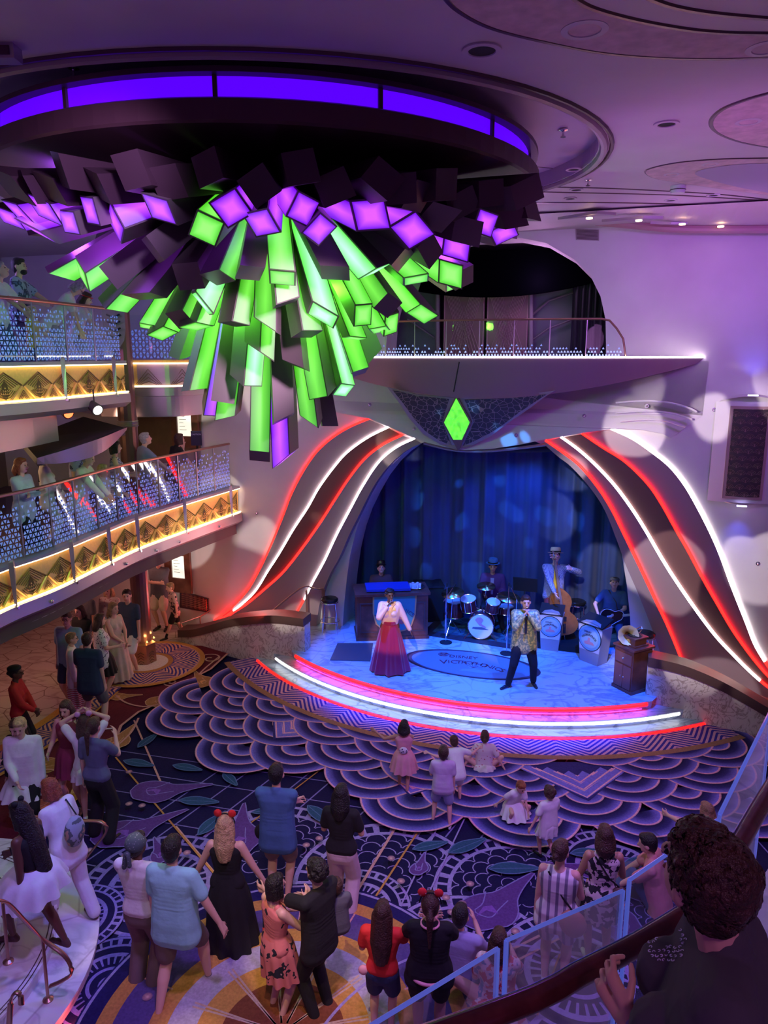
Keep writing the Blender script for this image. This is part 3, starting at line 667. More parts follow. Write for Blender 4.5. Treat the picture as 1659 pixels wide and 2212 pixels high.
o = empty('wall_speaker_grille', S((a0+a1)/2, -.1, z0), 0, 'tall fan patterned metal grille in the right wall niche', 'grille')
bulge = lambda a: -.10-.10*math.cos((a-(a0+a1)/2)/(a1-a0)*2.2)
q = MB(); q.grid(lambda u, v: S(a0-.05+(a1-a0+.1)*u, bulge(a0+(a1-a0)*u)+.01, z0-.05+(z1-z0+.1)*v), 10, 1); q.grid(lambda u, v: S(a0-.05 if u < .5 else a1+.05, bulge(a0)*(1-v)+.01, z0-.05) if 0 else S(a0-.05, bulge(a0)*(1-u), z0-.05+(z1-z0+.1)*v), 1, 1); kid(q, 'surround', mat('rose_frame', (.38, .24, .24), .5), o)
q = MB(); q.grid(lambda u, v: S(a0+(a1-a0)*u, bulge(a0+(a1-a0)*u)-.005, z0+(z1-z0)*v), 10, 1); kid(q, 'backing', mat('grille_backing', (.05, .035, .04), .6), o)
q = fan_mesh(lambda x, z: S(a0+x, bulge(a0+x)-.012, z0+z), a1-a0, z1-z0); kid(q, 'fan_lattice', mat('lattice_metal', (.30, .2, .18), .4, .3), o)
# the rounded pier carrying it
q = MB()
for zz0, zz1 in ((z0-.12, z1+.12),):
    q.grid(lambda u, v: S(a0-.28+(a1-a0+.56)*u, -.06-.09*math.sin(PI*u), zz0+(zz1-zz0)*v), 20, 1)
struct(q.build('wall_pier', m_wall, smooth=True))
for zc, up_ in ((z1+.22, 1), (z0-.14, -1)):
    am = (a0+a1)/2; q = MB()
    q.grid(lambda u, v: S(am-.5+1.0*u, -.02-.16*math.sin(PI*u)*(1-v), zc+(.10*(2*u-1)**2)*(1 if up_ > 0 else -1)*-1+.03*v*up_), 24, 3)
    struct(q.build('trim_%d' % (60 if up_ > 0 else 61), m_wall, smooth=True))
    lp = S(am, -.22, zc-.02 if up_ < 0 else zc+.02)
    q = MB(); q.box(lp, (.16, .05, .02), -TH); tag(q.build('wall_lamp', mat('lamp_white', (1, 1, 1), em=(.5, .5, 1), es=4)), 'small blue white uplight %s the tall wall grille' % ('above' if up_ > 0 else 'below'), 'lamp')
    light('wall_lamp_light', 'SPOT', S(am, -.3, zc+(.04 if up_ > 0 else -.04)), 14, (.1, .12, 1), S(am, -.02, zc+up_*1.2), .03, 70, 1)
# little chrome knob lights on the walls
KN = [(799, 874, -.24), (895, 926, -.24), (1115, 940, -.24), (1262, 898, -.24), (1397, 877, -.24), (1543, 885, -.02), (1637, 1217, -.02), (554, 1108, -.02)]
nm = ['upper left of the ornament', 'just left of the ornament', 'right of the ornament tip', 'right of the ornament on the brow', 'near the brow grooves', 'left of the tall wall grille', 'below the tall wall grille at the right edge', 'on the left wall beside the middle balcony']
for (x, y, b), lb in zip(KN, nm):
    p = at_b(x, y, b); o = empty('wall_stud', p, 0, 'tiny chrome stud light on the wall, '+lb, 'stud light', 'chrome stud lights on the walls')
    q = MB(); q.cyl(p, p-SV*.015, .035, n=16); kid(q, 'base_ring', m_chrome, o); q = MB(); q.ball(p-SV*.03, .022, 12); kid(q, 'globe', m_chrome, o, smooth=True)
# ================================================================ chandelier
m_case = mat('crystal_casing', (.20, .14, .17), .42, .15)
m_rim = mat('ring_plum', (.09, .035, .05), .45, .3)
m_lg = mat('green_panel_light', (.3, .9, .2), .5, em=(.10, .62, .015), es=.85)
m_lt = mat('mint_panel_light', (.4, 1, .6), .5, em=(.16, .75, .22), es=.9)
m_lp = mat('violet_panel_light', (.6, .2, 1), .5, em=(.27, .02, .85), es=.9)
m_lv = mat('ring_light', (.2, .0, 1), .5, em=(.07, .0, .65), es=.85)
ch = empty('chandelier', (CH.x, CH.y, 8.05), 0, 'huge starburst chandelier of square tubes glowing green and violet under a round ring', 'chandelier')
ZR = 8.05
q = MB(); R = 3.04
q.lathe([(R-.16, 0), (R, 0), (R+.02, .02), (R+.02, .17), (R-.02, .19), (R-.20, .19), (R-.2, .02)], (CH.x, CH.y, ZR), 96); kid(q, 'ring', m_rim, ch, smooth=False)
q = MB(); q.lathe([(R-.2, .02), (R-.4, .05), (2.3, .06), (.4, .08), (1e-4, .08)], (CH.x, CH.y, ZR), 96); kid(q, 'mirror_disc', mat('mirror_disc', (.35, .35, .4), .12, .9), ch, smooth=True)
q = MB(); q.lathe([(R-.10, .19), (R-.10, .37)], (CH.x, CH.y, ZR), 96); q.f = q.f[:96]; q.m = q.m[:96]
q.lathe([(R-.16, .19), (R-.16, .37)], (CH.x, CH.y, ZR), 96); q.f = q.f[:192]; q.m = q.m[:192]; kid(q, 'light_band', m_lv, ch)
for k in range(14):
    q = MB()
    t = 2*PI*(k+.5)/14; c = CH+Vector((math.cos(t)*(R-.09), math.sin(t)*(R-.09), ZR+.28)); q.box(c, (.03, .035, .19), t); kid(q, 'band_mullion', m_rim, ch)
q = MB(); q.lathe([(R-.18, .36), (R+.0, .36), (R+.0, .40), (R-.18, .40)], (CH.x, CH.y, ZR), 96); kid(q, 'top_ring', m_rim, ch)
q = MB(); q.lathe([(.9, .08), (.9, .6)], (CH.x, CH.y, ZR), 32); kid(q, 'ceiling_stem', m_rim, ch)
PROF = [(3.30, 8.06), (3.15, 7.85), (2.75, 7.45), (2.35, 7.12), (1.9, 6.78), (1.5, 6.45), (1.15, 6.1), (.95, 5.75), (.72, 5.4), (.5, 5.1), (.0, 4.95)]
def prof_r(z):
    if z >= PROF[0][1]: return PROF[0][0]
    for (r0, z0), (r1, z1) in zip(PROF, PROF[1:]):
        if z1 <= z <= z0: return r1+(r0-r1)*(z-z1)/(z0-z1)
    return 0
def hit(px, py):
    r_ = ray(px, py); best = None
    for i in range(900):
        t = 5.0+i*.008; p = CAMP+r_*t; d = math.hypot(p.x-CH.x, p.y-CH.y)-prof_r(p.z)
        if best is None or d < best[0]: best = (d, p)
        if d <= 0: return p
    return best[1]
# tips: (px, py, kind, width, length factor). d none lit, g/p/t end lit, G/P/T end and one side lit
TIPS = [(62, 402, 'd', .25), (128, 350, 'd', .27), (282, 350, 'd', .27), (108, 408, 'd', .25), (210, 402, 'd', .26), (362, 395, 'd', .27), (447, 362, 'd', .26), (560, 402, 'd', .27), (650, 361, 'd', .27), (722, 405, 'd', .26), (828, 368, 'd', .27), (863, 408, 'd', .26), (965, 382, 'd', .27), (1062, 402, 'd', .24), (1140, 400, 'd', .26), (20, 385, 'd', .26), (905, 425, 'd', .26), (1000, 440, 'd', .25), (1150, 440, 'd', .2),
 (42, 460, 'P', .24), (95, 452, 'P', .27), (80, 500, 'P', .24), (195, 455, 'p', .25), (250, 482, 'P', .28), (345, 452, 'p', .26), (500, 450, 'p', .27), (565, 482, 'P', .27), (655, 452, 'p', .25), (690, 496, 'p', .26), (800, 464, 'p', .27), (890, 498, 'P', .27), (985, 535, 'P', .22), (1048, 482, 'p', .24), (1088, 504, 'p', .22), (1010, 500, 'd', .25), (945, 470, 'd', .25), (1110, 470, 'd', .2), (930, 540, 'd', .25), (150, 480, 'p', .22), (20, 470, 'p', .22),
 (130, 592, 'g', .22), (178, 592, 'G', .26), (240, 595, 'd', .27), (244, 660, 'G', .24), (312, 640, 'd', .26), (352, 720, 'G', .22), (407, 597, 'd', .27), (320, 705, 'g', .18), (437, 655, 'T', .26), (424, 705, 'g', .25), (446, 494, 'g', .26), (505, 700, 'd', .24), (531, 822, 'T', .27), (578, 705, 'd', .25), (610, 600, 'g', .26), (618, 655, 'd', .25), (697, 680, 'T', .25), (663, 722, 'd', .26), (724, 590, 'd', .25), (811, 585, 'T', .27), (784, 680, 'G', .22), (766, 730, 'G', .2), (742, 842, 'T', .22), (697, 850, 'd', .26), (483, 850, 'd', .27), (422, 842, 'd', .25), (455, 884, 'P', .2), (492, 898, 'd', .25), (612, 905, 'd', .25), (561, 985, 'd', .26), (617, 990, 'P', .26), (672, 900, 'd', .22), (712, 920, 'd', .20), (775, 805, 'd', .23), (845, 700, 'g', .22), (838, 660, 'd', .24), (898, 604, 'G', .22), (973, 592, 'g', .24), (1003, 600, 'd', .25), (912, 678, 'g', .22), (820, 712, 'g', .2), (330, 540, 'd', .26), (540, 590, 'd', .24), (470, 600, 'd', .24), (640, 790, 'd', .24), (390, 690, 'd', .24), (870, 560, 'd', .25), (560, 760, 'd', .24)]
rnd = random.Random(4)
m_glow = bpy.data.materials.new('diffuser_glow'); m_glow.use_nodes = True; _n = m_glow.node_tree; _a = _n.nodes.new('ShaderNodeVertexColor'); _a.layer_name = 'Col'; _b = _n.nodes['Principled BSDF']
_n.links.new(_a.outputs['Color'], _b.inputs['Emission Color']); _b.inputs['Emission Strength'].default_value = .95; _b.inputs['Base Color'].default_value = (.3, .3, .3, 1)
GLOW = {'g': ((.22, .80, .12), (.05, .42, .008)), 's': ((.14, .62, .05), (.03, .26, .004)), 't': ((.42, 1., .62), (.09, .62, .06)), 'p': ((.52, .07, .95), (.10, .0, .50))}
def beam(tip, start, wd, roll, kind, idx):
    ax = (tip-start); L = ax.length; ax.normalize(); x, y = frame(ax)
    X = x*math.cos(roll)+y*math.sin(roll); Y = ax.cross(X).normalized(); h = wd/2
    sl = rnd.uniform(-.35, .35)*wd; s2 = rnd.uniform(-.5, .1)*wd
    def P(u, v, t): return start+ax*(t+(sl*u+s2*v if t > L*.5 else 0))+X*(u*h)+Y*(v*h)
    cs = [(-1, -1), (1, -1), (1, 1), (-1, 1)]
    q = MB(); v0 = [P(u, v, 0) for u, v in cs]; v1 = [P(u, v, L) for u, v in cs]
    q.add(v0+v1, [(0, 1, 5, 4), (1, 2, 6, 5), (2, 3, 7, 6), (3, 0, 4, 7), (4, 5, 6, 7), (3, 2, 1, 0)])
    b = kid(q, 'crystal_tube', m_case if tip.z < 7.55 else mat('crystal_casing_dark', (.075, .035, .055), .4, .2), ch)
    if kind != 'd':
        ce, ed = GLOW[kind.lower()]
        def pane(q_, A, B, C, D, sp=.33):
            # a diffuser sheet: bright middle, deeper towards its edges
            mid = [A.lerp(C, sp), B.lerp(D, sp), C.lerp(A, sp), D.lerp(B, sp)]
            q_.add([A, B, C, D]+mid, [(0, 1, 5, 4), (1, 2, 6, 5), (2, 3, 7, 6), (3, 0, 4, 7), (4, 5, 6, 7)], 0, [ed]*4+[ce]*4)
        q = MB(); e = .88
        if kind != 'S': c4 = [P(u*e, v*e, L)+ax*.006 for u, v in cs]; pane(q, *c4)
        if kind.isupper():
            # the lit side is the one that faces the hall most while still looking sideways
            best = None; mid = start+ax*L*.7
            for k, nn in enumerate([-Y, X, Y, -X]):
                sc_ = nn.dot((CAMP-mid).normalized())-.25*abs(nn.z)
                if best is None or sc_ > best[0]: best = (sc_, k, nn)
            k, nn = best[1], best[2]; (u0, w0), (u1, w1) = cs[k], cs[(k+1) % 4]
            t0 = L*.22
            A, B, C, D = P(u0*.9, w0*.9, t0), P(u1*.9, w1*.9, t0), P(u1*.9, w1*.9, L), P(u0*.9, w0*.9, L)
            k4 = len(q.v); vs = []; cc_ = []
            for t_ in (0, .35, .8, 1):
                for s_, w_2 in ((0, 0), (.5, 1), (1, 0)):
                    p_ = A.lerp(D, t_).lerp(B.lerp(C, t_), s_); f_ = w_2*(0, .55, 1, .7)[(0, .35, .8, 1).index(t_)]; vs.append(p_); cc_.append(tuple(ed[i]*(1-f_)+ce[i]*f_ for i in range(3)))
            q.add(vs, [(r*3+c, r*3+c+1, r*3+c+4, r*3+c+3) for r in range(3) for c in range(2)], 0, cc_)
            off = nn*(h*.1+.006)
            for i in range(k4, len(q.v)): q.v[i] = tuple(Vector(q.v[i])+off)
        kid(q, 'lit_panel', m_glow, b, col=True)
TIPS = [(x, y, ('S' if k == 'd' and y > 540 and i % 2 else 'G' if k == 'g' else 'P' if k == 'p' and i % 2 else k), w_*.93) for i, (x, y, k, w_) in enumerate(TIPS)]
tips = [(hit(x, y), k, w_) for x, y, k, w_ in TIPS]
for i, (tip, k, w_) in enumerate(tips):
    d = Vector((tip.x-CH.x, tip.y-CH.y, 0)); r_ = d.length
    st = Vector((CH.x, CH.y, 8.06))+(d.normalized() if r_ > .05 else Vector((1, 0, 0)))*min(1.25, max(.12, r_*.32)); st.z = 8.10 if tip.z < 7.8 else 8.0
    if tip.z > 7.75: st.z = 7.93; tip = tip+Vector((0, 0, -.06))
    beam(tip, st, w_, rnd.uniform(0, PI/2), k, i)
# the far side of the burst
for k in range(22):
    t = .15+k*(PI-.3)/21; lvl = k % 3; z = (7.85, 7.2, 6.3)[lvl]; r_ = prof_r(z)*.95
    tip = Vector((CH.x+r_*math.cos(t), CH.y+r_*math.sin(t), z)); d = tip-CH; d.z = 0
    st = Vector((CH.x, CH.y, 8.1))+d.normalized()*min(1.1, r_*.35)
    beam(tip, st, .25, rnd.uniform(0, PI/2), 'dgdpd'[k % 5], k)
light('chandelier_core', 'POINT', (CH.x, CH.y-.25, 7.3), 95, (.12, 1, .03), size=.15)
light('chandelier_core_low', 'POINT', (CH.x+.05, CH.y-.1, 6.0), 60, (.12, 1, .03), size=.1)
for k in range(7):
    t = -PI/2+(k-3)*.5; light('chandelier_green', 'POINT', (CH.x+1.15*math.cos(t), CH.y+1.15*math.sin(t), 6.95), 15, (.12, 1, .03), size=.08)
light('chandelier_violet', 'POINT', (CH.x+.1, CH.y-.35, 5.4), 10, (.4, .05, 1), size=.1)
for k in range(5):
    t = -PI/2+(k-2)*.62; light('chandelier_violet_rim', 'POINT', (CH.x+2.2*math.cos(t), CH.y+2.2*math.sin(t), 7.55), 22, (.38, .06, 1), size=.1)
# ================================================================ carpet: one woven surface, colours woven in as vertex colours
class Rug:
    def __init__(s, z0=.004): s.q = MB(); s.z = z0
    def step(s, d=.00035): s.z += d
    def poly(s, pts, c):
        tr = tessellate_polygon([[Vector((p[0], p[1], 0)) for p in pts]]); s.step()
        s.q.add([(p[0], p[1], s.z) for p in pts], [t for t in tr], 0, [c]*len(pts))
    def ring(s, c, rs, cols, t0=0, t1=2*PI, n=40, sx=1, rot=0, stp=True):
        """rs: radii list, cols: colour per radius (smooth in between)"""
        if stp: s.step()
        vs = []; cs = []
        for r, cc in zip(rs, cols):
            for i in range(n+1):
                t = t0+(t1-t0)*i/n; x, y = r*sx*math.cos(t), r*math.sin(t)
                vs.append((c[0]+x*math.cos(rot)-y*math.sin(rot), c[1]+x*math.sin(rot)+y*math.cos(rot), s.z)); cs.append(cc)
        s.q.add(vs, [(k*(n+1)+i, k*(n+1)+i+1, (k+1)*(n+1)+i+1, (k+1)*(n+1)+i) for k in range(len(rs)-1) for i in range(n)], 0, cs)
    def line(s, pts, w, c, closed=False, stp=True):
        if stp: s.step()
        pts = [Vector((p[0], p[1])) for p in pts]; n = len(pts); vs = []
        for i, p in enumerate(pts):
            a = pts[(i-1) % n] if (i or closed) else p; b = pts[(i+1) % n] if (i < n-1 or closed) else p
            d = (b-a).normalized(); m = Vector((-d.y, d.x))
            vs += [(p.x+m.x*w/2, p.y+m.y*w/2, s.z), (p.x-m.x*w/2, p.y-m.y*w/2, s.z)]
        fs = [(2*i, 2*((i+1) % n), 2*((i+1) % n)+1, 2*i+1) for i in range(n if closed else n-1)]
        s.q.add(vs, fs, 0, [c]*len(vs))
def fz(px, py): p = at_z(px, py, 0); return (p.x, p.y)
NAVY = (.012, .010, .055); NAVY2 = (.035, .03, .16); LIL = (.34, .28, .55); LIL2 = (.24, .20, .48); PINK = (.85, .42, .50); BLUEV = (.20, .17, .62)
VIO = (.12, .05, .22); TEAL = (.03, .09, .16); MAR = (.13, .018, .03); GOLD = (.55, .27, .07); TAN = (.62, .33, .28); BR = (.22, .08, .03); GREY = (.42, .38, .50)
rug = Rug()
edge = [(-7.6, 5.0), (-6.9, 9.0), (-6.35, 10.2), (-6.0, 11.2), (-5.85, 12.1), (-5.75, 13.2), (-5.9, 14.2), (-5.6, 15.0), (-4.7, 15.3), (-4.0, 15.25), (-2.5, 14.9), (2, 12.6), (4.5, 11.9), (8.5, 11.2), (9.5, 4.5), (5, 2.0), (-3, 2.0)]
rug.poly(edge, NAVY)
# thin lattice lines over the navy ground
for k in range(16):
    a0 = fz(250+k*2, 1560); s_ = -6+.48*k
    rug.line([(s_, 4.5), (s_+4.4, 12.0)], .022, LIL2, stp=(k == 0))
for k in range(14):
    rug.line([(-6.0, 11.4-.52*k), (1.0, 9.6-.52*k)], .018, LIL2, stp=(k == 0))
for k in range(10):
    rug.line([(2.2+.45*k, 9.2), (2.6+.45*k, 4.5)], .020, LIL2, stp=(k == 0))
# wheels of bars and scales
def wheel(px, py, R, inner='scale', hue=LIL):
    c = fz(px, py); rug.ring(c, [0, R*1.03], [NAVY, NAVY], n=64)
    rug.ring(c, [R*.97, R*1.02], [hue]*2, n=72); rug.ring(c, [R*.80, R*.85], [hue]*2, n=72, stp=False)
    n = 34
    for k in range(n):
        t = 2*PI*k/n; w_ = .5*PI/n if k % 3 else .9*PI/n
        rug.ring(c, [R*.83, R*.99], [hue, hue], t, t+w_, 2, stp=(k == 0))
    if inner == 'scale':
        for row in range(5):
            rr = R*(.70-row*.13)
            m = max(6, int(18-row*3))
            for k in range(m):
                t = 2*PI*(k+.5*(row % 2))/m; cc = (c[0]+rr*math.cos(t), c[1]+rr*math.sin(t)); r0 = PI*rr/m*1.02
                rug.ring(cc, [r0*.88, r0], [hue]*2, t-PI/2, t+PI/2, 8, stp=(k == 0))
    else:
        for r0, r1 in ((.58, .66), (.30, .36), (.12, .17)): rug.ring(c, [R*r0, R*r1], [hue]*2, n=48)
        for k in range(30): t = 2*PI*k/30; rug.ring(c, [R*.42, R*.58], [hue]*2, t, t+.07, 2, stp=(k == 0))
for a in [(590, 1850, 1.05, 'scale', LIL), (345, 1915, .95, 'hub', LIL2), (835, 1905, 1.12, 'scale', LIL), (770, 1960, .62, 'hub', LIL), (1120, 1930, 1.0, 'scale', LIL), (1330, 1880, .75, 'hub', LIL), (235, 2130, .62, 'hub', LIL2), (1010, 2080, .95, 'hub', LIL), (1250, 2110, .85, 'hub', LIL), (1480, 2000, .8, 'scale', LIL2), (620, 2010, .55, 'hub', LIL2), (160, 1990, .55, 'hub', LIL2)]:
    wheel(*a)
# long gold and lilac rays
for x0, y0, x1, y1, w_, c_ in [(745, 1975, 895, 1725, .035, TAN), (800, 1960, 930, 1760, .025, GOLD), (380, 1790, 500, 1935, .03, TAN), (290, 1560, 350, 1700, .03, TAN), (250, 1640, 520, 1960, .025, GOLD), (300, 2110, 420, 1960, .02, GOLD), (1000, 2110, 1180, 2020, .03, TAN), (860, 1975, 960, 1760, .02, LIL), (900, 1990, 1010, 1760, .02, LIL), (1160, 2200, 1290, 1850, .02, GOLD), (1100, 2090, 1350, 1960, .025, TAN), (520, 1800, 780, 1600, .02, GOLD)]:
    rug.line([fz(x0, y0), fz(x1, y1)], w_, c_)
# calla lilies and leaves
def blob(px, py, s, rot, c, oc, kind='lily'):
    c0 = Vector(fz(px, py)); R_ = Matrix.Rotation(rot, 2)
    if kind == 'leaf':
        pts = [(-1, 0), (-.6, .28), (-.1, .36), (.4, .25), (1, .02), (.4, -.22), (-.1, -.30), (-.6, -.24)]; sec = [(-1, 0), (1, .02)]
    else:
        pts = [(-1, .1), (-.8, .5), (-.35, .62), (.1, .5), (.45, .3), (1.1, .22), (1.9, .1), (1.2, -.1), (.7, -.3), (.35, -.62), (-.1, -.75), (-.5, -.55), (-.85, -.35)]; sec = None
    W = [c0+R_@(Vector(p)*s) for p in pts]; Z = resample([Vector((p.x, p.y, 0)) for p in W+[W[0]]], 40)[:-1]
    rug.poly([(p.x, p.y) for p in Z], c); rug.line([(p.x, p.y) for p in Z], .016, oc, closed=True)
    if sec: rug.line([c0+R_@(Vector(p)*s*.9) for p in sec], .010, oc)
    else:
        u = [(.3, .45), (-.1, .2), (-.45, .15), (-.3, -.25), (.1, -.2), (.5, -.15)]
        U_ = resample([Vector((*(c0+R_@(Vector(p)*s)), 0)) for p in u], 20); rug.line([(p.x, p.y) for p in U_], .014, oc)
        st = [(-.55, .0), (-.2, -.02), (-.05, -.3), (.05, 0), (-.15, .12)]
        rug.poly([tuple(c0+R_@(Vector(p)*s)) for p in st], (c[0]*1.9, c[1]*1.9, c[2]*1.9))
for a in [(345, 1712, .42, .15), (275, 1800, .46, .55), (515, 1815, .42, 1.6), (1060, 1965, .45, .7), (1350, 1905, .55, 2.8), (345, 1850, .2, 2), (1330, 2000, .35, 2.2), (905, 1880, .16, 1.2)]: blob(*a, VIO, LIL2)
for a in [(320, 1605, .25, 1.2), (300, 1655, .28, -.3), (405, 1665, .26, -.3), (497, 1690, .22, -.9), (430, 1738, .3, -.1), (460, 1785, .3, 1.1), (930, 1835, .25, .3), (1010, 1835, .3, .5), (1110, 1885, .32, .0), (1270, 1850, .24, .1), (1390, 1870, .26, .1), (690, 1770, .3, -.9), (575, 1760, .2, .2), (1210, 1935, .25, 1.3), (1480, 1560, .3, .4), (1630, 1690, .5, 1.2)]: blob(*a, TEAL, (.10, .16, .32), 'leaf')
# maroon field along the left with gold lilies
inner = [fz(*p) for p in [(492, 1418), (455, 1452), (405, 1478), (360, 1500), (335, 1530), (300, 1545), (262, 1575), (245, 1620), (215, 1670), (165, 1700), (150, 1740), (90, 1790), (0, 1850)]]
rug.poly([(-2.9, 14.95), (-4.0, 15.25), (-4.7, 15.3), (-5.6, 15.0), (-5.9, 14.2), (-5.75, 13.2), (-5.85, 12.1), (-6.0, 11.2), (-6.35, 10.2), (-6.9, 9.0), (-7.2, 7.4)]+inner[::-1], MAR)
rug.line(inner, .05, TAN)
rug.poly([fz(*p) for p in [(1535, 1585), (1480, 1600), (1560, 1650), (1700, 1665), (1800, 1640), (1780, 1590), (1659, 1597)]], MAR); rug.line([fz(*p) for p in [(1480, 1600), (1560, 1650), (1700, 1668)]], .04, TAN)
for a in [(355, 1522, .34, .15), (435, 1478, .30, 2.0), (250, 1610, .33, 1.3), (100, 1660, .38, .2), (110, 1750, .4, .7), (260, 1512, .22, .1), (1580, 1680, .35, 2.2)]: blob(*a, (.42, .20, .08), (.62, .36, .22))
def curl(px, py, s, rot):
    c0 = Vector(fz(px, py)); R_ = Matrix.Rotation(rot, 2); pts = [c0+R_@(Vector((math.cos(t), math.sin(t)))*s*(.12+t*.13)) for t in [k*.3 for k in range(32)]]
    rug.line([tuple(p) for p in pts], .035, TAN)
curl(455, 1430, .22, 1.0); curl(370, 1482, .12, 2.5); curl(1640, 1618, .2, 2.0); curl(95, 1690, .2, 0)
for pts in ([(475, 1425), (445, 1450), (430, 1465)], [(345, 1530), (310, 1535), (270, 1525), (240, 1500)], [(255, 1620), (285, 1590), (300, 1560)], [(240, 1515), (200, 1540), (180, 1570)]):
    rug.line([(p.x, p.y) for p in resample([Vector((*fz(*p), 0)) for p in pts], 20)], .035, TAN)
# ---- scallops, rows curving round the stage; nearer the stage lies on top
def sp(R, t): p = S(SC[0]+R*math.sin(t), SC[1]-R*math.cos(t)); return (p.x, p.y)
def lerp3(a, b, t): return tuple(a[i]+(b[i]-a[i])*t for i in range(3))
def scallop(Rc, deg, r):
    t = math.radians(deg); c = sp(Rc, t); base = -TH-PI/2+t
    prof = []
    for a, b in ((0, .34), (.37, .66), (.69, .97)):
        prof += [(a, NAVY), (a+(b-a)*.45, NAVY2), (b-.015, BLUEV), (b, PINK), (b+.028, lerp3(PINK, NAVY, .35))]
    rug.ring(c, [r*p for p, _ in prof], [cc for _, cc in prof], base-PI/2-.25, base+PI/2+.25, 36)
def vee(Rc, deg, r):
    t = math.radians(deg); c = Vector(sp(Rc, t)); out = (Vector(sp(Rc+1, t))-c).normalized(); sd = Vector((-out.y, out.x))
    def v(rr, wd, col):
        P_ = [c+sd*rr-out*rr*.35, c+out*rr*.62, c-sd*rr-out*rr*.35]; rug.line([tuple(p) for p in P_], wd, col)
    rug.poly([tuple(c+sd*r*1.08-out*r*.4), tuple(c+out*r*.68), tuple(c-sd*r*1.08-out*r*.4)], NAVY2)
    for k, rr in enumerate((.95, .62, .3)): v(r*(rr-.12), r*.2, BLUEV); v(r*rr, .03, PINK); v(r*(rr-.27), .02, PINK)
# outermost first; deg list trimmed so the field has the stepped outline of the real one
rows = [(9.25, [-30.5, -20, .7, 11, 22, 32]), (8.75, [-35, -25, -15, -4.8, 6, 17.5, 28]), (8.25, [-30, -20, -9.5, .6, 11.5, 23, 33]), (7.75, [-35, -25, -14.5, -4.5, 6, 28, 38]), (7.3, [-30.5, -20, -9.5, 1, 11.5, 22.5, 33])]
for rb, degs in rows:
    for d_ in degs: scallop(rb-.78, d_, .80)
    if rb == 8.25: vee(7.55, 17.6, .95); vee(7.45, -18.5, .9)
    if rb == 8.75: vee(8.0, .1, .7)
# ---- zigzag border following the steps
def band(R0, R1, t0, t1, per, stripes, ca, cb):
    rug.ring((0, 0), [0, .001], [ca, ca])
    n = int((t1-t0)*6.8/.04); rug.step(); vs = []; N_ = stripes
    T_ = [t0+(t1-t0)*i/n for i in range(n+1)]
    rug.q.add([(*sp(R0, t), rug.z) for t in T_]+[(*sp(R1, t), rug.z) for t in T_], [(i, i+1, n+2+i, n+1+i) for i in range(n)], 0, [ca]*(2*n+2))
    rug.step()
    for k in range(-4, N_+6):
        P_, Q_ = [], []
        for t in T_:
            ph = (t-t0)*6.8/per; z_ = abs((ph % 1)*2-1)
            r0 = R0+(k+z_*4.0-2)*(R1-R0)/N_; r1 = r0+(R1-R0)/N_*.5
            P_.append(sp(min(max(r0, R0), R1), t)); Q_.append(sp(min(max(r1, R0), R1), t))
        rug.q.add([(*p, rug.z) for p in P_]+[(*p, rug.z) for p in Q_], [(i, i+1, n+2+i, n+1+i) for i in range(n)], 0, [cb]*(2*n+2))
band(6.44, 7.02, math.radians(-43.5), math.radians(43), .95, 6, (.04, .03, .30), (.62, .34, .45))
rug.ring((0, 0), [0, .001], [GOLD, GOLD]); T_ = [math.radians(-43.5+86.5*i/80) for i in range(81)]
rug.step(); rug.q.add([(*sp(7.0, t), rug.z) for t in T_]+[(*sp(7.12, t), rug.z) for t in T_], [(i, i+1, 82+i, 81+i) for i in range(80)], 0, [(.33, .17, .10)]*162)
# ---- zigzag ring round the column and band along the marble
def zring(c, r0, r1, n, ca, cb, t0=0, t1=2*PI):
    rug.ring(c, [r0, r1], [ca, ca], t0, t1, 60)
    rug.step()
    for k in range(-4, 9):
        M_ = n*6; P_, Q_ = [], []
        for i in range(M_+1):
            t = t0+(t1-t0)*i/M_; z_ = abs((i/6 % 1)*2-1); a = r0+(k+z_*3-1.5)*(r1-r0)/5; b = a+(r1-r0)*.1
            a = min(max(a, r0), r1); b = min(max(b, r0), r1); P_.append((c[0]+a*math.cos(t), c[1]+a*math.sin(t), rug.z)); Q_.append((c[0]+b*math.cos(t), c[1]+b*math.sin(t), rug.z))
        rug.q.add(P_+Q_, [(i, i+1, M_+2+i, M_+1+i) for i in range(M_)], 0, [cb]*(2*M_+2))
cc = (-4.87, 14.25); rug.ring(cc, [0, 1.16], [GOLD, GOLD], n=60); zring(cc, .52, 1.06, 9, (.05, .04, .25), TAN); rug.ring(cc, [.42, .52], [(.35, .17, .07)]*2, n=50); rug.ring(cc, [0, .42], [(.5, .45, .55)]*2, n=40)
bp = resample([Vector((*p, 0)) for p in [(-7.4, 8.2), (-6.7, 9.7), (-6.15, 10.9), (-5.8, 12.0), (-5.6, 13.2)]], 60)
def bandp(off0, off1, c, zig=False):
    n_ = len(bp); rug.step(); A_, B_ = [], []
    for i, p in enumerate(bp):
        d = (bp[min(n_-1, i+1)]-bp[max(0, i-1)]).normalized(); m = Vector((d.y, -d.x, 0)); z_ = (abs((i/5 % 1)*2-1)*.26-.13) if zig else 0
        A_.append((*(p+m*min(.62, max(.08, off0+z_)))[:2], rug.z)); B_.append((*(p+m*min(.62, max(.08, off1+z_)))[:2], rug.z))
    rug.q.add(A_+B_, [(i, i+1, n_+1+i, n_+i) for i in range(n_-1)], 0, [c]*(2*n_))
bandp(0.0, .7, (.42, .2, .06)); 
n_ = len(bp)
for off in (0.0, .62):
    rug.line([(p.x+off*.88, p.y-off*.45) for p in bp], .16, GOLD)
bandp(.08, .62, (.05, .04, .22))
for k in range(-1, 7): bandp(.1*k, .1*k+.05, TAN, True)
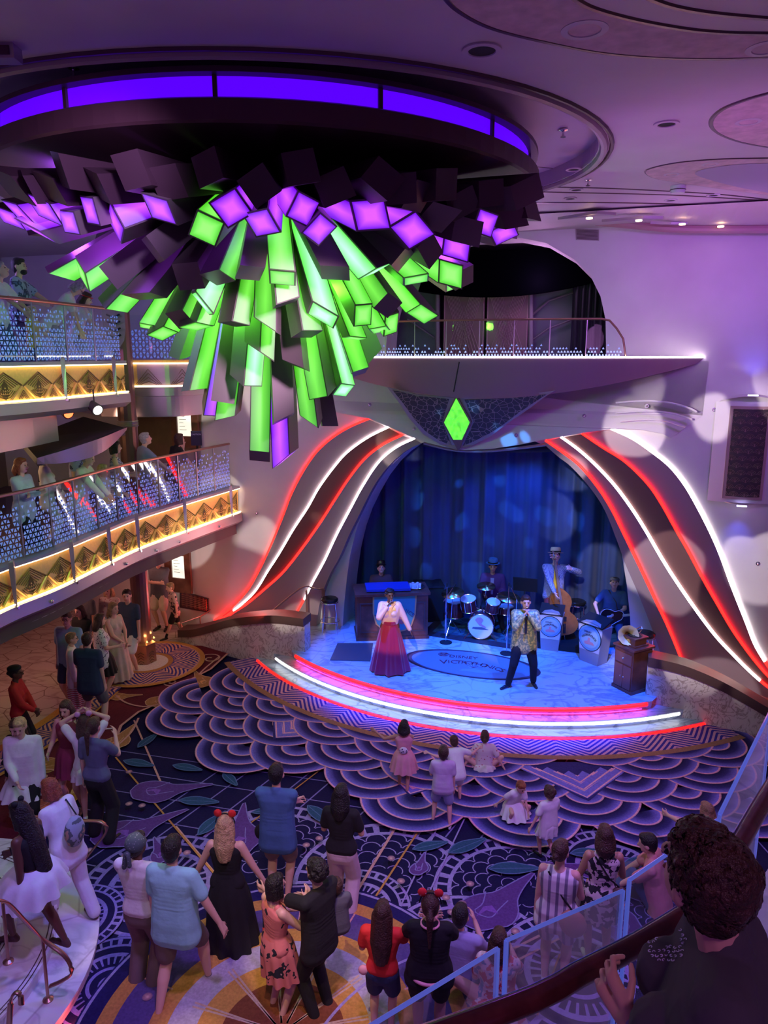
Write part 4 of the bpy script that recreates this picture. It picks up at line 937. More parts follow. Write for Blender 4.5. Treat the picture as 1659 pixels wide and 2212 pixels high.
# ---- medallion at the bottom
mc = (-.95, 5.75)
for r0, r1, c_ in [(0, 1.98, (.02, .015, .10)), (1.93, 1.96, LIL), (1.45, 1.78, GOLD), (1.22, 1.62, (.10, .07, .22)), (1.05, 1.28, GOLD), (.78, 1.1, GREY), (.55, .82, GOLD), (0, .58, (.20, .06, .03))]:
    rug.ring(mc, [r0, r1], [c_, c_], n=80)
for k in range(12):
    t = 2*PI*k/12+.2
    for d_ in (-.025, .025): rug.line([(mc[0]+.1*math.cos(t), mc[1]+.1*math.sin(t)), (mc[0]+.95*math.cos(t+d_), mc[1]+.95*math.sin(t+d_))], .02, (.55, .38, .3), stp=(k == 0))
for k in range(16):
    t = 2*PI*k/16; rug.line([(mc[0]+1.25*math.cos(t), mc[1]+1.25*math.sin(t)), (mc[0]+1.62*math.cos(t), mc[1]+1.62*math.sin(t))], .02, TAN, stp=(k == 0))
rug.line([(mc[0]+1.97*math.cos(t)+2.1, mc[1]+1.97*math.sin(t)-.9) for t in [PI*.25+PI*.75*k/40 for k in range(41)]], .03, LIL)
# small woven stars (soft pinkish spots)
for x, y in [(280, 1682), (245, 1725), (280, 1752), (308, 1756), (165, 1784), (162, 1835), (195, 1854), (272, 1866), (320, 2175), (690, 1828), (662, 1843), (845, 1872), (866, 1922), (963, 1958), (1015, 1928), (998, 1971), (975, 1990), (1112, 2032), (405, 1860)]:
    rug.ring(fz(x, y), [0, .02, .05], [(.75, .48, .42), (.48, .26, .28), (.22, .12, .2)], n=16)
m_rug = mat('carpet_pile', (1, 1, 1), .92, vc=True, noise=.16, nscale=38, bump=.25, bscale=160, spec=.15)
struct(rug.q.build('floor_carpet', m_rug, col=True))
# ================================================================ left balconies
PLAN = resample([Vector((x, y, 0)) for x, y in [(-4.9, 5.5), (-5.25, 7.2), (-5.36, 8.6), (-5.22, 9.7), (-4.92, 10.6), (-4.68, 11.8), (-4.45, 12.9), (-3.98, 14.2), (-3.52, 15.4), (-3.22, 16.15)]], 140)
cum = [0]
for i in range(1, len(PLAN)): cum.append(cum[-1]+(PLAN[i]-PLAN[i-1]).length)
def pl(s, off=0., z=0.):
    """point at arc length s from the wall end towards the camera, off = distance into the hall"""
    s = cum[-1]-s; s = min(max(s, 0), cum[-1]-1e-6); j = 0
    while j < len(cum)-2 and cum[j+1] < s: j += 1
    t = (s-cum[j])/(cum[j+1]-cum[j]); p = PLAN[j].lerp(PLAN[j+1], t); d = (PLAN[min(j+3, len(PLAN)-1)]-PLAN[max(j-3, 0)]).normalized()
    m = Vector((d.y, -d.x, 0)); q_ = p+m*off; q_.z = z; return q_
def upl(s, off=0., z=0.):
    """upper balcony plan: rounds off at the column"""
    e = S_UP
    if s < .35:
        t = s/.35; return pl(e+.1, off-.42*(1-math.sin(t*PI/2)), z)+(pl(e, 0)-pl(e+.4, 0)).normalized()*(0.0)+Vector((0, 0, 0))
    return pl(e+s-.3, off, z)
def loft(fn, s0, s1, prof, n, name, m, root, smooth=False):
    q = MB(); k = len(prof); vs = []
    for i in range(n+1):
        s = s0+(s1-s0)*i/n; vs += [fn(s, o_, z_) for o_, z_ in prof]
    fs = [(i*k+j, i*k+j+1, (i+1)*k+j+1, (i+1)*k+j) for i in range(n) for j in range(k-1)]
    q.add(vs, fs); q.add([vs[j] for j in range(k)], [tuple(range(k))]); q.add([vs[n*k+j] for j in range(k)], [tuple(range(k))])
    return kid(q, name, m, root, smooth=smooth)
def deco(fn, s0, s1, z0, z1, off, root, per=.62):
    """relief of nested lozenges and fans on the gold fascia"""
    h = z1-z0; q = MB(); r2 = MB(); n = int((s1-s0)/per)
    P = lambda s, z, d=0: fn(s0+s, off+d, z0+z*h)
    for k in range(n+1):
        c = k*per; W = per/2
        def ln(pts, r_, Q=q):
            pts = [(x, z) for x, z in pts if 0 <= c+x*W <= (s1-s0)]
            if len(pts) > 1: Q.tube([P(c+x*W, z, .004) for x, z in pts], r_, 4)
        ln([(-1, .42), (-.5, .64), (0, .86), (.5, .64), (1, .42)], .012)
        for j in range(1, 5): ln([(-.82+.12*j, .50-.035*j), (0, .86-.07*j), (.82-.12*j, .50-.035*j)], .006)
        for j in range(4): ln([(-.52+.1*j, .28+.02*j), (-.26+.05*j, .10+.06*j), (0, -.0+.1*j) if j else (0, .04), (.26-.05*j, .10+.06*j), (.52-.1*j, .28+.02*j)], .0055)
        ln([(-.95, .44), (-.3, .0)], .016, r2); ln([(.95, .44), (.3, .0)], .016, r2)
        for j in range(3): ln([(1-.30+.09*j, .02), (1, .30-.08*j)], .0055); ln([(1, .30-.08*j), (1.3-.09*j, .02)], .0055)
        for row in range(3):
            for e in range(-row, row+1):
                x = e*.11; z = .36-row*.09
                if 0 < c+x*W < s1-s0-.05: r2.add([P(c+(x-.05)*W, z, .006), P(c+(x+.05)*W, z, .006), P(c+x*W, z+.07, .006)], [(0, 1, 2)])
        q.add([P(c-.20*W if c > .2*W else 0, .16, .003), P(c, .0, .003), P(min(c+.20*W, s1-s0), .16, .003), P(min(c+.14*W, s1-s0), .5, .003), P(c, .62, .003), P(c-.14*W if c > .2*W else 0, .5, .003)], [(0, 1, 2, 3, 4, 5)])
    kid(q, 'relief_lines', m_gold_line, root); kid(r2, 'relief_bars', mat('gold_bar', (.85, .5, .16), .4, .5), root)
def guard(fn, s0, s1, zb, zt, off, step_, root, seedv=0):
    q = MB(); n = 100; q.tube([fn(s0+(s1-s0)*i/n, off, zt) for i in range(n+1)], .026, 8); kid(q, 'handrail', m_bronze, root, smooth=True)
    np_ = int(round((s1-s0)/step_)); R_ = random.Random(seedv)
    for k in range(np_):
        a = s0+(s1-s0)*k/np_; b = s0+(s1-s0)*(k+1)/np_; q = MB(); m = 3
        q.add([fn(a+(b-a)*i/m, off, zb) for i in range(m+1)]+[fn(a+(b-a)*i/m, off, zt-.03) for i in range(m+1)], [(i, i+1, m+2+i, m+1+i) for i in range(m)])
        g = kid(q, 'glass_panel', m_glass, root)
        q = MB(); w_ = b-a; rows_ = 11; c_ = (zt-zb)*.88/rows_; nx = int(w_/(c_*.72))
        for r_ in range(rows_):
            pr = 1-max(0, (r_-3)/10)**1.2*1.02
            for i in range(nx):
                if R_.random() > pr+.04: continue
                s_ = a+.03+(w_-.06)*(i+.5)/nx; z = zb+.02+r_*c_; hw = c_*.40; up_ = (i+r_) % 2 == 0; k_ = .62+.3*pr
                tri = [(s_-hw*k_, z), (s_+hw*k_, z), (s_, z+c_*.82*k_)] if up_ else [(s_-hw*k_, z+c_*.82*k_), (s_+hw*k_, z+c_*.82*k_), (s_, z)]
                q.add([fn(x, off+.006, zz) for x, zz in tri], [(0, 1, 2)])
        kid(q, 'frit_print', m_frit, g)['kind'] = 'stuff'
        q = MB(); q.cyl(fn(b, off+.01, zb-.02), fn(b, off+.01, zt-.03), .010, n=6); kid(q, 'glass_clip_post', mat('post_blue_steel', (.5, .52, .6), .3, .9), root)
def bracket(fn, s, z0, z1, off, root):
    """tapering metal blade clipped over the fascia"""
    q = MB(); d = (fn(s+.02, 0, 0)-fn(s-.02, 0, 0)).normalized(); o_ = fn(s, off+.09, 0)-fn(s, off, 0); o_.z = 0
    H_ = z1-z0; secs = [(z1+.10, .02, .03), (z1+.07, .055, .05), (z1-.02, .062, .06), (z0+H_*.3, .035, .05), (z0-.12, .018, .03), (z0-.16, .006, .02)]
    vs = []
    for z, hw, hd in secs:
        c = fn(s, off, z)
        vs += [c-d*hw, c+o_*(hd/.09*.6)-d*hw*.0, c+d*hw]
    fs = [(i*3+j, i*3+j+1, i*3+j+4, i*3+j+3) for i in range(len(secs)-1) for j in range(2)]+[(i*3+2, i*3, i*3+3, i*3+5) for i in range(len(secs)-1)]+[(0, 1, 2), (15, 17, 16)]
    q.add(vs, fs); kid(q, 'fascia_blade', mat('blade_metal', (.42, .34, .46), .3, .6), root)
    q = MB(); q.cyl(fn(s, off-.01, z0-.03), fn(s, off+.05, z0-.03), .022, n=10); kid(q, 'blade_clip', m_chrome, root)
LTOT = cum[-1]
# ---- middle balcony (deck at 3.35 m)
mid = empty('balcony', pl(4, 0, 3.3), 0, 'curved middle balcony on the left with gold zigzag fascia and light strips', 'balcony')
Z = 3.46
loft(pl, 0, LTOT, [(-.5, Z-.06), (-.5, Z+.0), (.03, Z), (.03, Z-.05), (-.02, Z-.06)], 120, 'ledge', mat('ledge_blue_grey', (.30, .28, .34), .35, .4), mid)
loft(pl, 0, LTOT, [(-.02, Z-.06), (-.03, 2.87)], 120, 'gold_fascia', m_gold_panel, mid)
loft(pl, 0, LTOT, [(-.02, 2.87), (.06, 2.86), (.07, 2.68), (-.05, 2.60), (-.10, 2.60)], 120, 'bronze_skirt', m_silver, mid)
loft(pl, 0, LTOT, [(-.12, 2.60), (-.10, 2.48), (-.16, 2.36), (-.6, 2.34)], 120, 'soffit_band', mat('soffit_mauve', (.40, .30, .38), .35, .5), mid)
deco(pl, .05, 9.6, 2.90, Z-.08, -.02, mid)
for z in (Z-.055, 2.885):
    q = MB(); q.tube([pl(i*LTOT/160, .018 if z > 3 else .03, z) for i in range(161)], .014, 6); kid(q, 'light_strip', m_warm, mid, smooth=True)
bd = MB()
guard(pl, .12, 9.9, Z, 4.40, -.12, .62, mid, 1)
for s in (.35, 2.0, 3.45, 4.35, 5.4, 6.6, 7.9): bracket(pl, s, 2.87, Z-.03, .03, mid)
for s in (.9, 2.3, 3.0, 3.95, 6.0):
    p = pl(s, .08, 2.74); q = MB(); q.ball(p, .028, 12); kid(q, 'stud_light', m_chrome, mid, smooth=True)
# ---- deck slabs and their backs
mb = MB(); P_ = [pl(i*LTOT/60, -.1, 0) for i in range(61)]
outl = [(p.x, p.y) for p in P_]+[(-13, 5.4), (-13, 19.2)]
mb.plate(lambda x, y, d: Vector((x, y, d)), outl, [], (2.36, 3.12)); struct(mb.build('deck_middle', mat('deck_carpet_dark', (.10, .06, .07), .8)))
# ---- upper balcony
S_UP = 3.35
up = empty('balcony', pl(5, 0, 6.2), 0, 'curved upper balcony on the left with gold zigzag fascia, ending at the column', 'balcony')
ZU = 6.20; LU = LTOT-S_UP
loft(upl, 0, LU, [(-.5, ZU-.06), (-.5, ZU), (.03, ZU), (.03, ZU-.05), (-.02, ZU-.06)], 120, 'ledge', MATS['ledge_blue_grey'], up)
loft(upl, 0, LU, [(-.02, ZU-.06), (-.03, 5.66)], 120, 'gold_fascia', m_gold_panel, up)
loft(upl, 0, LU, [(-.02, 5.66), (.06, 5.65), (.07, 5.50), (-.05, 5.42), (-.3, 5.40)], 120, 'bronze_skirt', m_silver, up)
deco(upl, .2, 6.3, 5.69, ZU-.08, -.02, up)
for z in (ZU-.055, 5.675):
    q = MB(); q.tube([upl(i*LU/160, .018 if z > 6 else .03, z) for i in range(161)], .014, 6); kid(q, 'light_strip', m_warm, up, smooth=True)
guard(upl, .30, 6.4, ZU, 7.05, -.10, .74, up, 2)
for s in (.75, 2.15, 3.9): bracket(upl, s, 5.66, ZU-.03, .03, up)
mb = MB(); P_ = [pl(S_UP+.05+i*(LU)/60, -.15, 0) for i in range(61)]
mb.plate(lambda x, y, d: Vector((x, y, d)), [(p.x, p.y) for p in P_]+[(-13, 5.4), (-13, 14.9), (-5.6, 14.9), (-5.3, 14.2)], [], (5.42, 5.95)); struct(mb.build('deck_upper', MATS['soffit_mauve']))
# lower soffit box under the upper deck at the far left and the small return piece right of the column
mb = MB(); mb.plate(lambda x, y, d: Vector((x, y, d)), [(-5.15, 10.9), (-5.1, 11.6), (-7.6, 11.6), (-7.6, 5.6), (-5.4, 5.6), (-5.45, 9.0)], [], (4.98, 5.41)); struct(mb.build('ceiling_bulkhead', m_silver))
rt_ = empty('balcony', S(-6.9, -.8, 6.1), 0, 'short balcony return between the column and the chandelier tips, gold panel with white strips', 'balcony')
def rp(s, off=0., z=0.):
    a, b = at_z(298, 0, 0), None
    A0 = Vector((-4.95, 15.0, 0)); A1 = Vector((-4.05, 15.25, 0)); A2 = Vector((-3.3, 16.2, 0)); pts = rp.pts
    j = min(len(pts)-2, int(s*(len(pts)-1))); t = s*(len(pts)-1)-j; p = pts[j].lerp(pts[j+1], t); d = (pts[min(j+1, len(pts)-1)]-pts[max(0, j-1)]).normalized(); m = Vector((d.y, -d.x, 0)); q_ = p+m*off; q_.z = z; return q_
rp.pts = resample([Vector((-5.0, 14.75, 0)), Vector((-4.5, 14.8, 0)), Vector((-4.12, 14.95, 0)), Vector((-3.75, 15.5, 0)), Vector((-3.3, 16.3, 0))], 30)
loft(rp, 0, 1, [(-.4, ZU), (.03, ZU), (.03, ZU-.07), (0, ZU-.07), (0, 5.68)], 30, 'gold_fascia', m_gold_panel, rt_)
loft(rp, 0, 1, [(0, 5.68), (.05, 5.67), (.05, 5.5), (-.03, 5.48), (-.03, 5.28), (-.05, 5.08), (-.3, 5.06)], 30, 'soffit_band', m_silver, rt_)
for z in (ZU-.07, 5.69):
    q = MB(); q.tube([rp(i/30, .04, z) for i in range(31)], .016, 6); kid(q, 'light_strip', m_warm, rt_)
q = MB()
for s0_ in (.05, .32, .6):
    for j in range(4): q.tube([rp(s0_-.0+.012*j, .008, 5.72), rp(s0_+.1, .008, 6.02-.08*j), rp(s0_+.2-.012*j, .008, 5.72)], .006, 4)
kid(q, 'relief_lines', m_gold_line, rt_)
q = MB(); q.add([rp(i/12, -.1, ZU) for i in range(13)]+[rp(i/12, -.1, 7.05) for i in range(13)], [(i, i+1, 14+i, 13+i) for i in range(12)]); g = kid(q, 'glass_panel', m_glass, rt_)
q = MB()
for r_ in range(8):
    for i in range(36):
        s_ = (i+.5)/37; u_ = (i+r_) % 2 == 0; z = ZU+.03+.07*r_; q.add([rp(s_-.012, -.095, z if u_ else z+.055), rp(s_+.012, -.095, z if u_ else z+.055), rp(s_, -.095, z+.055 if u_ else z)], [(0, 1, 2)])
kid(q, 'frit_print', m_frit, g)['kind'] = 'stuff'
mb = MB(); mb.plate(lambda x, y, d: Vector((x, y, d)), [(p.x, p.y) for p in rp.pts]+[(-3.3, 18), (-8, 18), (-5.6, 14.75)], [], (5.1, 6.12)); struct(mb.build('deck_return', MATS['soffit_mauve']))
# ---- column through all decks
m_col = mat('column_plum', (.22, .10, .10), .28, .45)
def column(x, y, z0, z1, label, base=True):
    o = empty('column', (x, y, z0), 0, label, 'column'); r_ = .175
    q = MB(); q.lathe([(r_, z0), (r_, z1)], (x, y, 0), 16); kid(q, 'shaft', m_col, o, smooth=False)
    for zc in (5.0, 2.15):
        if z0 < zc < z1:
            q = MB(); q.lathe([(r_, zc-.06)]+[(r_+(.03 if k % 2 else .012), zc-.06+.12*k/8) for k in range(9)]+[(r_, zc+.06)], (x, y, 0), 24); kid(q, 'collar', m_silver, o)
    if base:
        q = MB(); q.lathe([(.30, z0), (.30, z0+.02), (.25, z0+.03), (.24, z0+.50), (.26, z0+.52), (.18, z0+.56)], (x, y, 0), 6); b = kid(q, 'plinth', m_bronze, o)
        q = MB()
        for k in range(6):
            t = 2*PI*(k+.5)/6
            for j in range(5): q.tube([Vector((x, y, z0+.08+.06*j))+Vector((math.cos(t+s_)*(.222), math.sin(t+s_)*.222, (.05 if s_ == 0 else 0))) for s_ in (-.3, 0, .3)], .006, 4)
        kid(q, 'plinth_relief', m_gold_line, b)
        for t in (-.9, -2.3, .4):
            p = Vector((x+.21*math.cos(t), y+.21*math.sin(t), z0+.57)); q = MB(); q.lathe([(.022, 0), (.016, .015), (.004, .035), (1e-4, .045)], p, 8); kid(q, 'flame_lamp', mat('flame_glow', (1, .6, .2), em=(1, .5, .1), es=2), o)
            light('column_lamp_light', 'POINT', p+Vector((math.cos(t)*.06, math.sin(t)*.06, .10)), .8, (1, .55, .15), size=.02)
    return o
col = column(-4.95, 14.35, 0, 8.5, 'plum metal column standing left of the stage, rising through all decks')
q = MB(); cxx = Vector((-4.90, 13.85, 0))
sd = [(z, w_) for z, w_ in [(6.40, .05), (6.55, .16), (6.75, .2), (7.1, .2), (7.45, .17), (7.6, .12), (7.66, .04)]]
m = len(sd); q.add([cxx+Vector((-w_, 0, z)) for z, w_ in sd]+[cxx+Vector((w_, .02, z)) for z, w_ in sd]+[cxx+Vector((0, .10, z)) for z, w_ in sd], [(i, i+1, m+i+1, m+i) for i in range(m-1)]+[(m+i, m+i+1, 2*m+i+1, 2*m+i) for i in range(m-1)]+[(2*m+i, 2*m+i+1, i+1, i) for i in range(m-1)])
sh_ = q.build('column_shield', m_panel); tag(sh_, 'long mauve shield ornament with chevrons at the end of the upper balcony', 'ornament')
q = MB()
for z, f in [(6.6, 1), (6.72, 1), (6.84, 1), (6.96, 1), (7.2, -1), (7.3, -1), (7.4, -1)]:
    q.tube([cxx+Vector((-.12, -.012, z+.05*f)), cxx+Vector((0, -.012, z)), cxx+Vector((.12, -.012, z+.05*f))], .016, 4)
qq = q.build('chevron', m_black, sh_)
column(-9.6, 12.0, 0, 2.4, 'second plum column in the shade under the middle balcony at the far left', False)
# ---- walls behind the balconies
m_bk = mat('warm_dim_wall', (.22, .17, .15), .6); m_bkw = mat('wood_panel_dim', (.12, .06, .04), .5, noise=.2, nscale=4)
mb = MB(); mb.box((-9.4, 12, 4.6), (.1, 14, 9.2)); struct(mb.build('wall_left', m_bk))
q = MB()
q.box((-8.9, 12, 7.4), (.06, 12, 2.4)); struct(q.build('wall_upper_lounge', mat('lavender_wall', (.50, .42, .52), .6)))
for k in range(14):
    q = MB(); q.box((-8.86, 7+.75*k, 7.4), (.012, .02, 2.4)); struct(q.build('trim_%d' % (70+k), m_trim))
def pxz(px, py, b): return at_b(px, py, b)
# dark timber wall and posters at mid and low level (on the stage wall plane left of the arch)
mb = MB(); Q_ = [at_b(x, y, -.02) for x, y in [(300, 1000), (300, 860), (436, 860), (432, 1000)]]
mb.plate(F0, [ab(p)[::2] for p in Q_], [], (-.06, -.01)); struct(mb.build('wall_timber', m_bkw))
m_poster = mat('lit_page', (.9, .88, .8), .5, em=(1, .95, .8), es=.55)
def poster(px0, py0, px1, py1, fx0, fy0, fx1, fy1, b, label, title=None):
    A_, B_ = ab(at_b(px0, py1, b)), ab(at_b(px1, py0, b)); o = empty('poster_frame', S((A_[0]+B_[0])/2, b, A_[2]), 0, label, 'poster')
    C_, D_ = ab(at_b(fx0, fy1, b)), ab(at_b(fx1, fy0, b))
    q = MB(); q.plate(F0, [(C_[0], C_[2]), (D_[0], C_[2]), (D_[0], D_[2]), (C_[0], D_[2])], [[(A_[0], A_[2]), (B_[0], A_[2]), (B_[0], B_[2]), (A_[0], B_[2])]], (b-.07, b)); kid(q, 'frame', m_wood, o)
    q = MB(); q.plate(F0, [(A_[0], A_[2]), (B_[0], A_[2]), (B_[0], B_[2]), (A_[0], B_[2])], [], (b-.03, b)); pg_ = kid(q, 'page', m_poster, o)
    q = MB(); w_ = B_[0]-A_[0]; h_ = B_[2]-A_[2]
    for j in range(6): q.plate(F0, [(A_[0]+.12*w_, B_[2]-h_*(.1+.13*j)), (A_[0]+w_*(.4+.2*((j*7) % 3)/2), B_[2]-h_*(.1+.13*j)), (A_[0]+w_*(.4+.2*((j*7) % 3)/2), B_[2]-h_*(.115+.13*j)), (A_[0]+.12*w_, B_[2]-h_*(.115+.13*j))], [], (b-.034, b-.031))
    kid(q, 'text_lines', m_black, pg_)
    if title:
        mx_ = Matrix.Translation(S((A_[0]+B_[0])/2, b-.075, B_[2]+.14)) @ Matrix.Rotation(-TH, 4, 'Z') @ Matrix.Rotation(PI/2, 4, 'X')
        text('heading', title, .095, mx_, m_gold, o)
    return o
poster(387, 886, 415, 941, 376, 868, 428, 965, -.08, 'lit schedule sheet in a wooden frame on the middle deck wall', 'LEGENDS, LANDMARKS\n& ACTIVITIES')
poster(375, 1200, 400, 1246, 362, 1190, 412, 1275, -.02, 'lit schedule sheet in a wooden frame on the ground floor wall')
o = poster(342, 872, 360, 892, 332, 864, 374, 905, -.08, 'small warm lit picture in a wooden frame beside the tall schedule sheet')
o = empty('floor_vent', at_b(415, 1320, -.02), 0, 'dark perforated metal grille low on the left wall', 'vent')
q = MB(); q.plate(F0, pz([(389, 1276), (450, 1293), (451, 1323), (389, 1312)], -.03), [], (-.05, -.0)); kid(q, 'frame', m_trim, o)
q = MB()
G0, G1, G2, G3 = [at_b(x, y, -.055) for x, y in [(391, 1279), (448, 1295), (449, 1320), (391, 1309)]]
for j in range(1, 7): q.tube([G0.lerp(G3, j/7), G1.lerp(G2, j/7)], .006, 4)
for j in range(1, 20): q.tube([G0.lerp(G1, j/20), G3.lerp(G2, j/20)], .005, 4)
kid(q, 'lattice', m_bronze, o)
# caution sign on a post
p = at_z(467, 968, 3.4); P = Vector((-3.85, 15.2, 3.12)); o = empty('sign_stand', P, 0, 'black CAUTION sign on a post at the end of the middle balcony', 'sign')
q = MB(); q.cyl(P, P+Vector((0, 0, 1.35)), .02, n=10); q.lathe([(.16, 0), (.16, .02), (.03, .03)], P, 20); kid(q, 'post', m_black, o)
q = MB(); q.box(P+Vector((0, -.02, 1.5)), (.22, .02, .30)); b = kid(q, 'sign_board', mat('sign_navy', (.02, .02, .05), .4), o)
text('lettering', 'CAUTION', .045, Matrix.Translation(P+Vector((0, -.034, 1.58))) @ Matrix.Rotation(PI/2, 4, 'X'), mat('sign_text', (.6, .6, .7), .5), b)
for j in range(3): text('lettering', '-------', .04, Matrix.Translation(P+Vector((0, -.034, 1.52-.04*j))) @ Matrix.Rotation(PI/2, 4, 'X'), MATS['sign_text'], b) if 0 else None
# projection canopy (sloping dark box) over the middle deck
m_can = mat('canopy_black', (.015, .012, .018), .5); m_lip = mat('canopy_lip', (.34, .22, .30), .35, .5)
o = empty('canopy', (-6.0, 12.6, 4.7), 0, 'dark sloping canopy with curved mauve lip over the middle deck', 'canopy')
yc = 11.9
cp = [at_y(x, y, d) for x, y, d in [(45, 950, 12.6), (180, 900, 13.8), (270, 924, 12.6), (80, 990, 10.8)]]
q = MB(); q.add(cp+[c+Vector((0, 0, -.12)) for c in cp], [(0, 1, 2, 3), (4, 7, 6, 5), (0, 3, 7, 4), (1, 5, 6, 2), (0, 4, 5, 1), (3, 2, 6, 7)]); kid(q, 'roof', m_can, o)
l0 = resample([at_y(x, y, d) for x, y, d in [(78, 988, 10.8), (150, 972, 11.2), (220, 950, 11.8), (272, 922, 12.6)]], 20); q = MB(); N = 20
hgt = [.16*math.sin(PI*(.12+.86*i/19))+.04 for i in range(20)]
lo = [p+Vector((.02, -.03, -h_)) for p, h_ in zip(l0, hgt)]; hi = [p+Vector((.05, -.08, .05*math.sin(PI*i/19))) for i, p in enumerate(l0)]; bk = [p+Vector((-.1, .2, -.05)) for p in l0]
for A_, B_ in ((hi, lo), (lo, bk), (bk, hi)): q.add(A_+B_, [(i, i+1, N+i+1, N+i) for i in range(N-1)])
kid(q, 'curved_lip', m_lip, o)
for i, (x, y, c_, m_) in enumerate([(148, 893, (1, .12, .05), mat('red_lens', (1, .1, .05), em=(1, .10, .03), es=3)), (211, 886, (1, 1, .85), mat('white_lens', (1, 1, .9), em=(1, .95, .75), es=1.5))]):
    P = at_y(x, y, 11.7); o = empty('stage_lamp', P, 0, ['small spotlight with red lens hanging under the upper balcony', 'small spotlight with white lens hanging under the upper balcony'][i], 'lamp')
    dr = (Vector((0, 8, 3))-P).normalized()
    q = MB(); q.cyl(P-dr*.22, P, .07, .095, 16); kid(q, 'lamp_body', m_black, o); q = MB(); q.cyl(P, P+dr*.01, .075, n=16); kid(q, 'lens', m_, o)
    q = MB(); q.cyl(P-dr*.1, P-dr*.1+Vector((0, 0, .28)), .012, n=6); kid(q, 'hanger', m_black, o)
# bar counter at far left of the middle deck
P = Vector((-7.6, 11.3, 3.12)); o = empty('bar_counter', P, 0, 'wooden bar counter at the left edge of the middle deck', 'counter')
q = MB(); q.box(P+Vector((0, 0, .5)), (1.5, 1.6, 1.0), .2); kid(q, 'counter_front', m_wood, o); q = MB(); q.box(P+Vector((0, 0, 1.03)), (1.66, 1.76, .06), .2); kid(q, 'counter_top', mat('counter_gold', (.5, .35, .18), .4), o)
for i in range(5):
    B = P+Vector((-.3+.22*i, .25-.1*(i % 2), 1.06)); q = MB(); q.lathe([(.035, 0), (.038, .02), (.038, .14), (.014, .2), (.013, .26), (1e-4, .262)], B, 12)
    tag(q.build('bottle', [mat('amber_glass', (.4, .15, .03), .15), m_blackg][i % 2]), '%s bottle on the bar counter, position %s from the left' % (['amber', 'dark'][i % 2], ['one', 'two', 'three', 'four', 'five'][i]), 'bottle', 'bottles on the bar counter')
B = P+Vector((.62, -.3, 1.06)); o = empty('candle_lamp', B, 0, 'small glowing candle lamp on the bar counter', 'lamp')
q = MB(); q.lathe([(.05, 0), (.05, .02), (.03, .03)], B, 16); kid(q, 'lamp_base', m_gold, o); q = MB(); q.lathe([(.035, .03), (.04, .1), (.03, .17)], B, 16); kid(q, 'lamp_glass', mat('candle_glow', (1, .8, .5), em=(1, .6, .2), es=3), o)
light('candle_light', 'POINT', B+Vector((0, 0, .3)), 6, (1, .6, .25), size=.05)
light('bar_light', 'POINT', (-7.4, 12.4, 4.95), 26, (1, .62, .32), size=.15)
light('mid_deck_wall_light', 'SPOT', (-5.2, 14.6, 5.2), 60, (1, .68, .4), (-4.6, 16.6, 4.2), .1, 100, 1)
light('lounge_light', 'POINT', (-7.6, 12.0, 7.9), 60, (.4, .28, 1), size=.3)
light('balcony_blue', 'SPOT', (-1.5, 8.5, 6.9), 420, (.22, .32, 1), (-4.6, 12.6, 3.6), .15, 60, .9)
light('balcony_people', 'SPOT', (0, 6, 7.2), 260, (.85, .55, .8), (-5.1, 12.6, 4.3), .15, 40, .9)
light('upper_people', 'SPOT', (-1.2, 4.5, 7.9), 220, (.7, .5, 1), (-5.3, 11.5, 7.0), .15, 40, .9)
light('under_deck', 'POINT', (-7.0, 13.2, 2.1), 24, (1, .42, .3), size=.2)
light('under_deck_b', 'POINT', (-5.8, 16.0, 2.1), 14, (1, .42, .3), size=.2)
light('under_deck_red', 'SPOT', S(-4.0, -1.6, 1.2), 26, (1, .1, .06), S(-6.4, .0, .4), .05, 80, 1)
# ================================================================ people
SK = {'light': mat('skin_light', (.72, .42, .33), .5), 'tan': mat('skin_tan', (.50, .27, .18), .5), 'dark': mat('skin_dark', (.13, .055, .035), .45), 'olive': mat('skin_olive', (.60, .36, .26), .5)}
HC = {'brown': (.055, .022, .015), 'black': (.008, .006, .007), 'blond': (.55, .36, .18), 'grey': (.40, .38, .40), 'red': (.28, .07, .03), 'white': (.6, .58, .6), 'dkblond': (.28, .16, .08)}
def hairm(c): return mat('hair_'+c, HC[c], .45, noise=.35, nscale=26, bump=.8, bscale=70)
m_eye = mat('eye_dark', (.012, .01, .01), .2); m_lip = mat('lips', (.42, .12, .12), .5); m_eyew = mat('eye_white', (.8, .78, .76), .3)
REM = []
def rem(mb, name, m, root, vox, sm=4, fac=.6):
    o = mb.build(name, m, root); REM.append((o, vox, sm, fac)); return o
def finish_remesh():
    for o, vox, sm, fac in REM:
        r = o.modifiers.new('r', 'REMESH'); r.mode = 'VOXEL'; r.voxel_size = vox; r.use_smooth_shade = True
        s = o.modifiers.new('s', 'SMOOTH'); s.iterations = sm; s.factor = fac
    dg = bpy.context.evaluated_depsgraph_get(); dg.update(); new = []
    for o, *_ in REM: new.append(bpy.data.meshes.new_from_object(o.evaluated_get(dg)))
    for (o, *_), me in zip(REM, new):
        o.modifiers.clear()
        # keep only the largest connected shell
        if len(me.vertices) > 0:
            par = list(range(len(me.vertices)))
            def f(a):
                while par[a] != a: par[a] = par[par[a]]; a = par[a]
                return a
            for e in me.edges:
                a, b = f(e.vertices[0]), f(e.vertices[1])
                if a != b: par[a] = b
            cnt = {}
            for i in range(len(par)): cnt[f(i)] = cnt.get(f(i), 0)+1
            if len(cnt) > 1:
                big = max(cnt, key=cnt.get); bm = bmesh.new(); bm.from_mesh(me); bm.verts.ensure_lookup_table()
                bmesh.ops.delete(bm, geom=[bm.verts[i] for i in range(len(par)) if f(i) != big], context='VERTS'); bm.to_mesh(me); bm.free()
            o.data = me
    REM.clear()
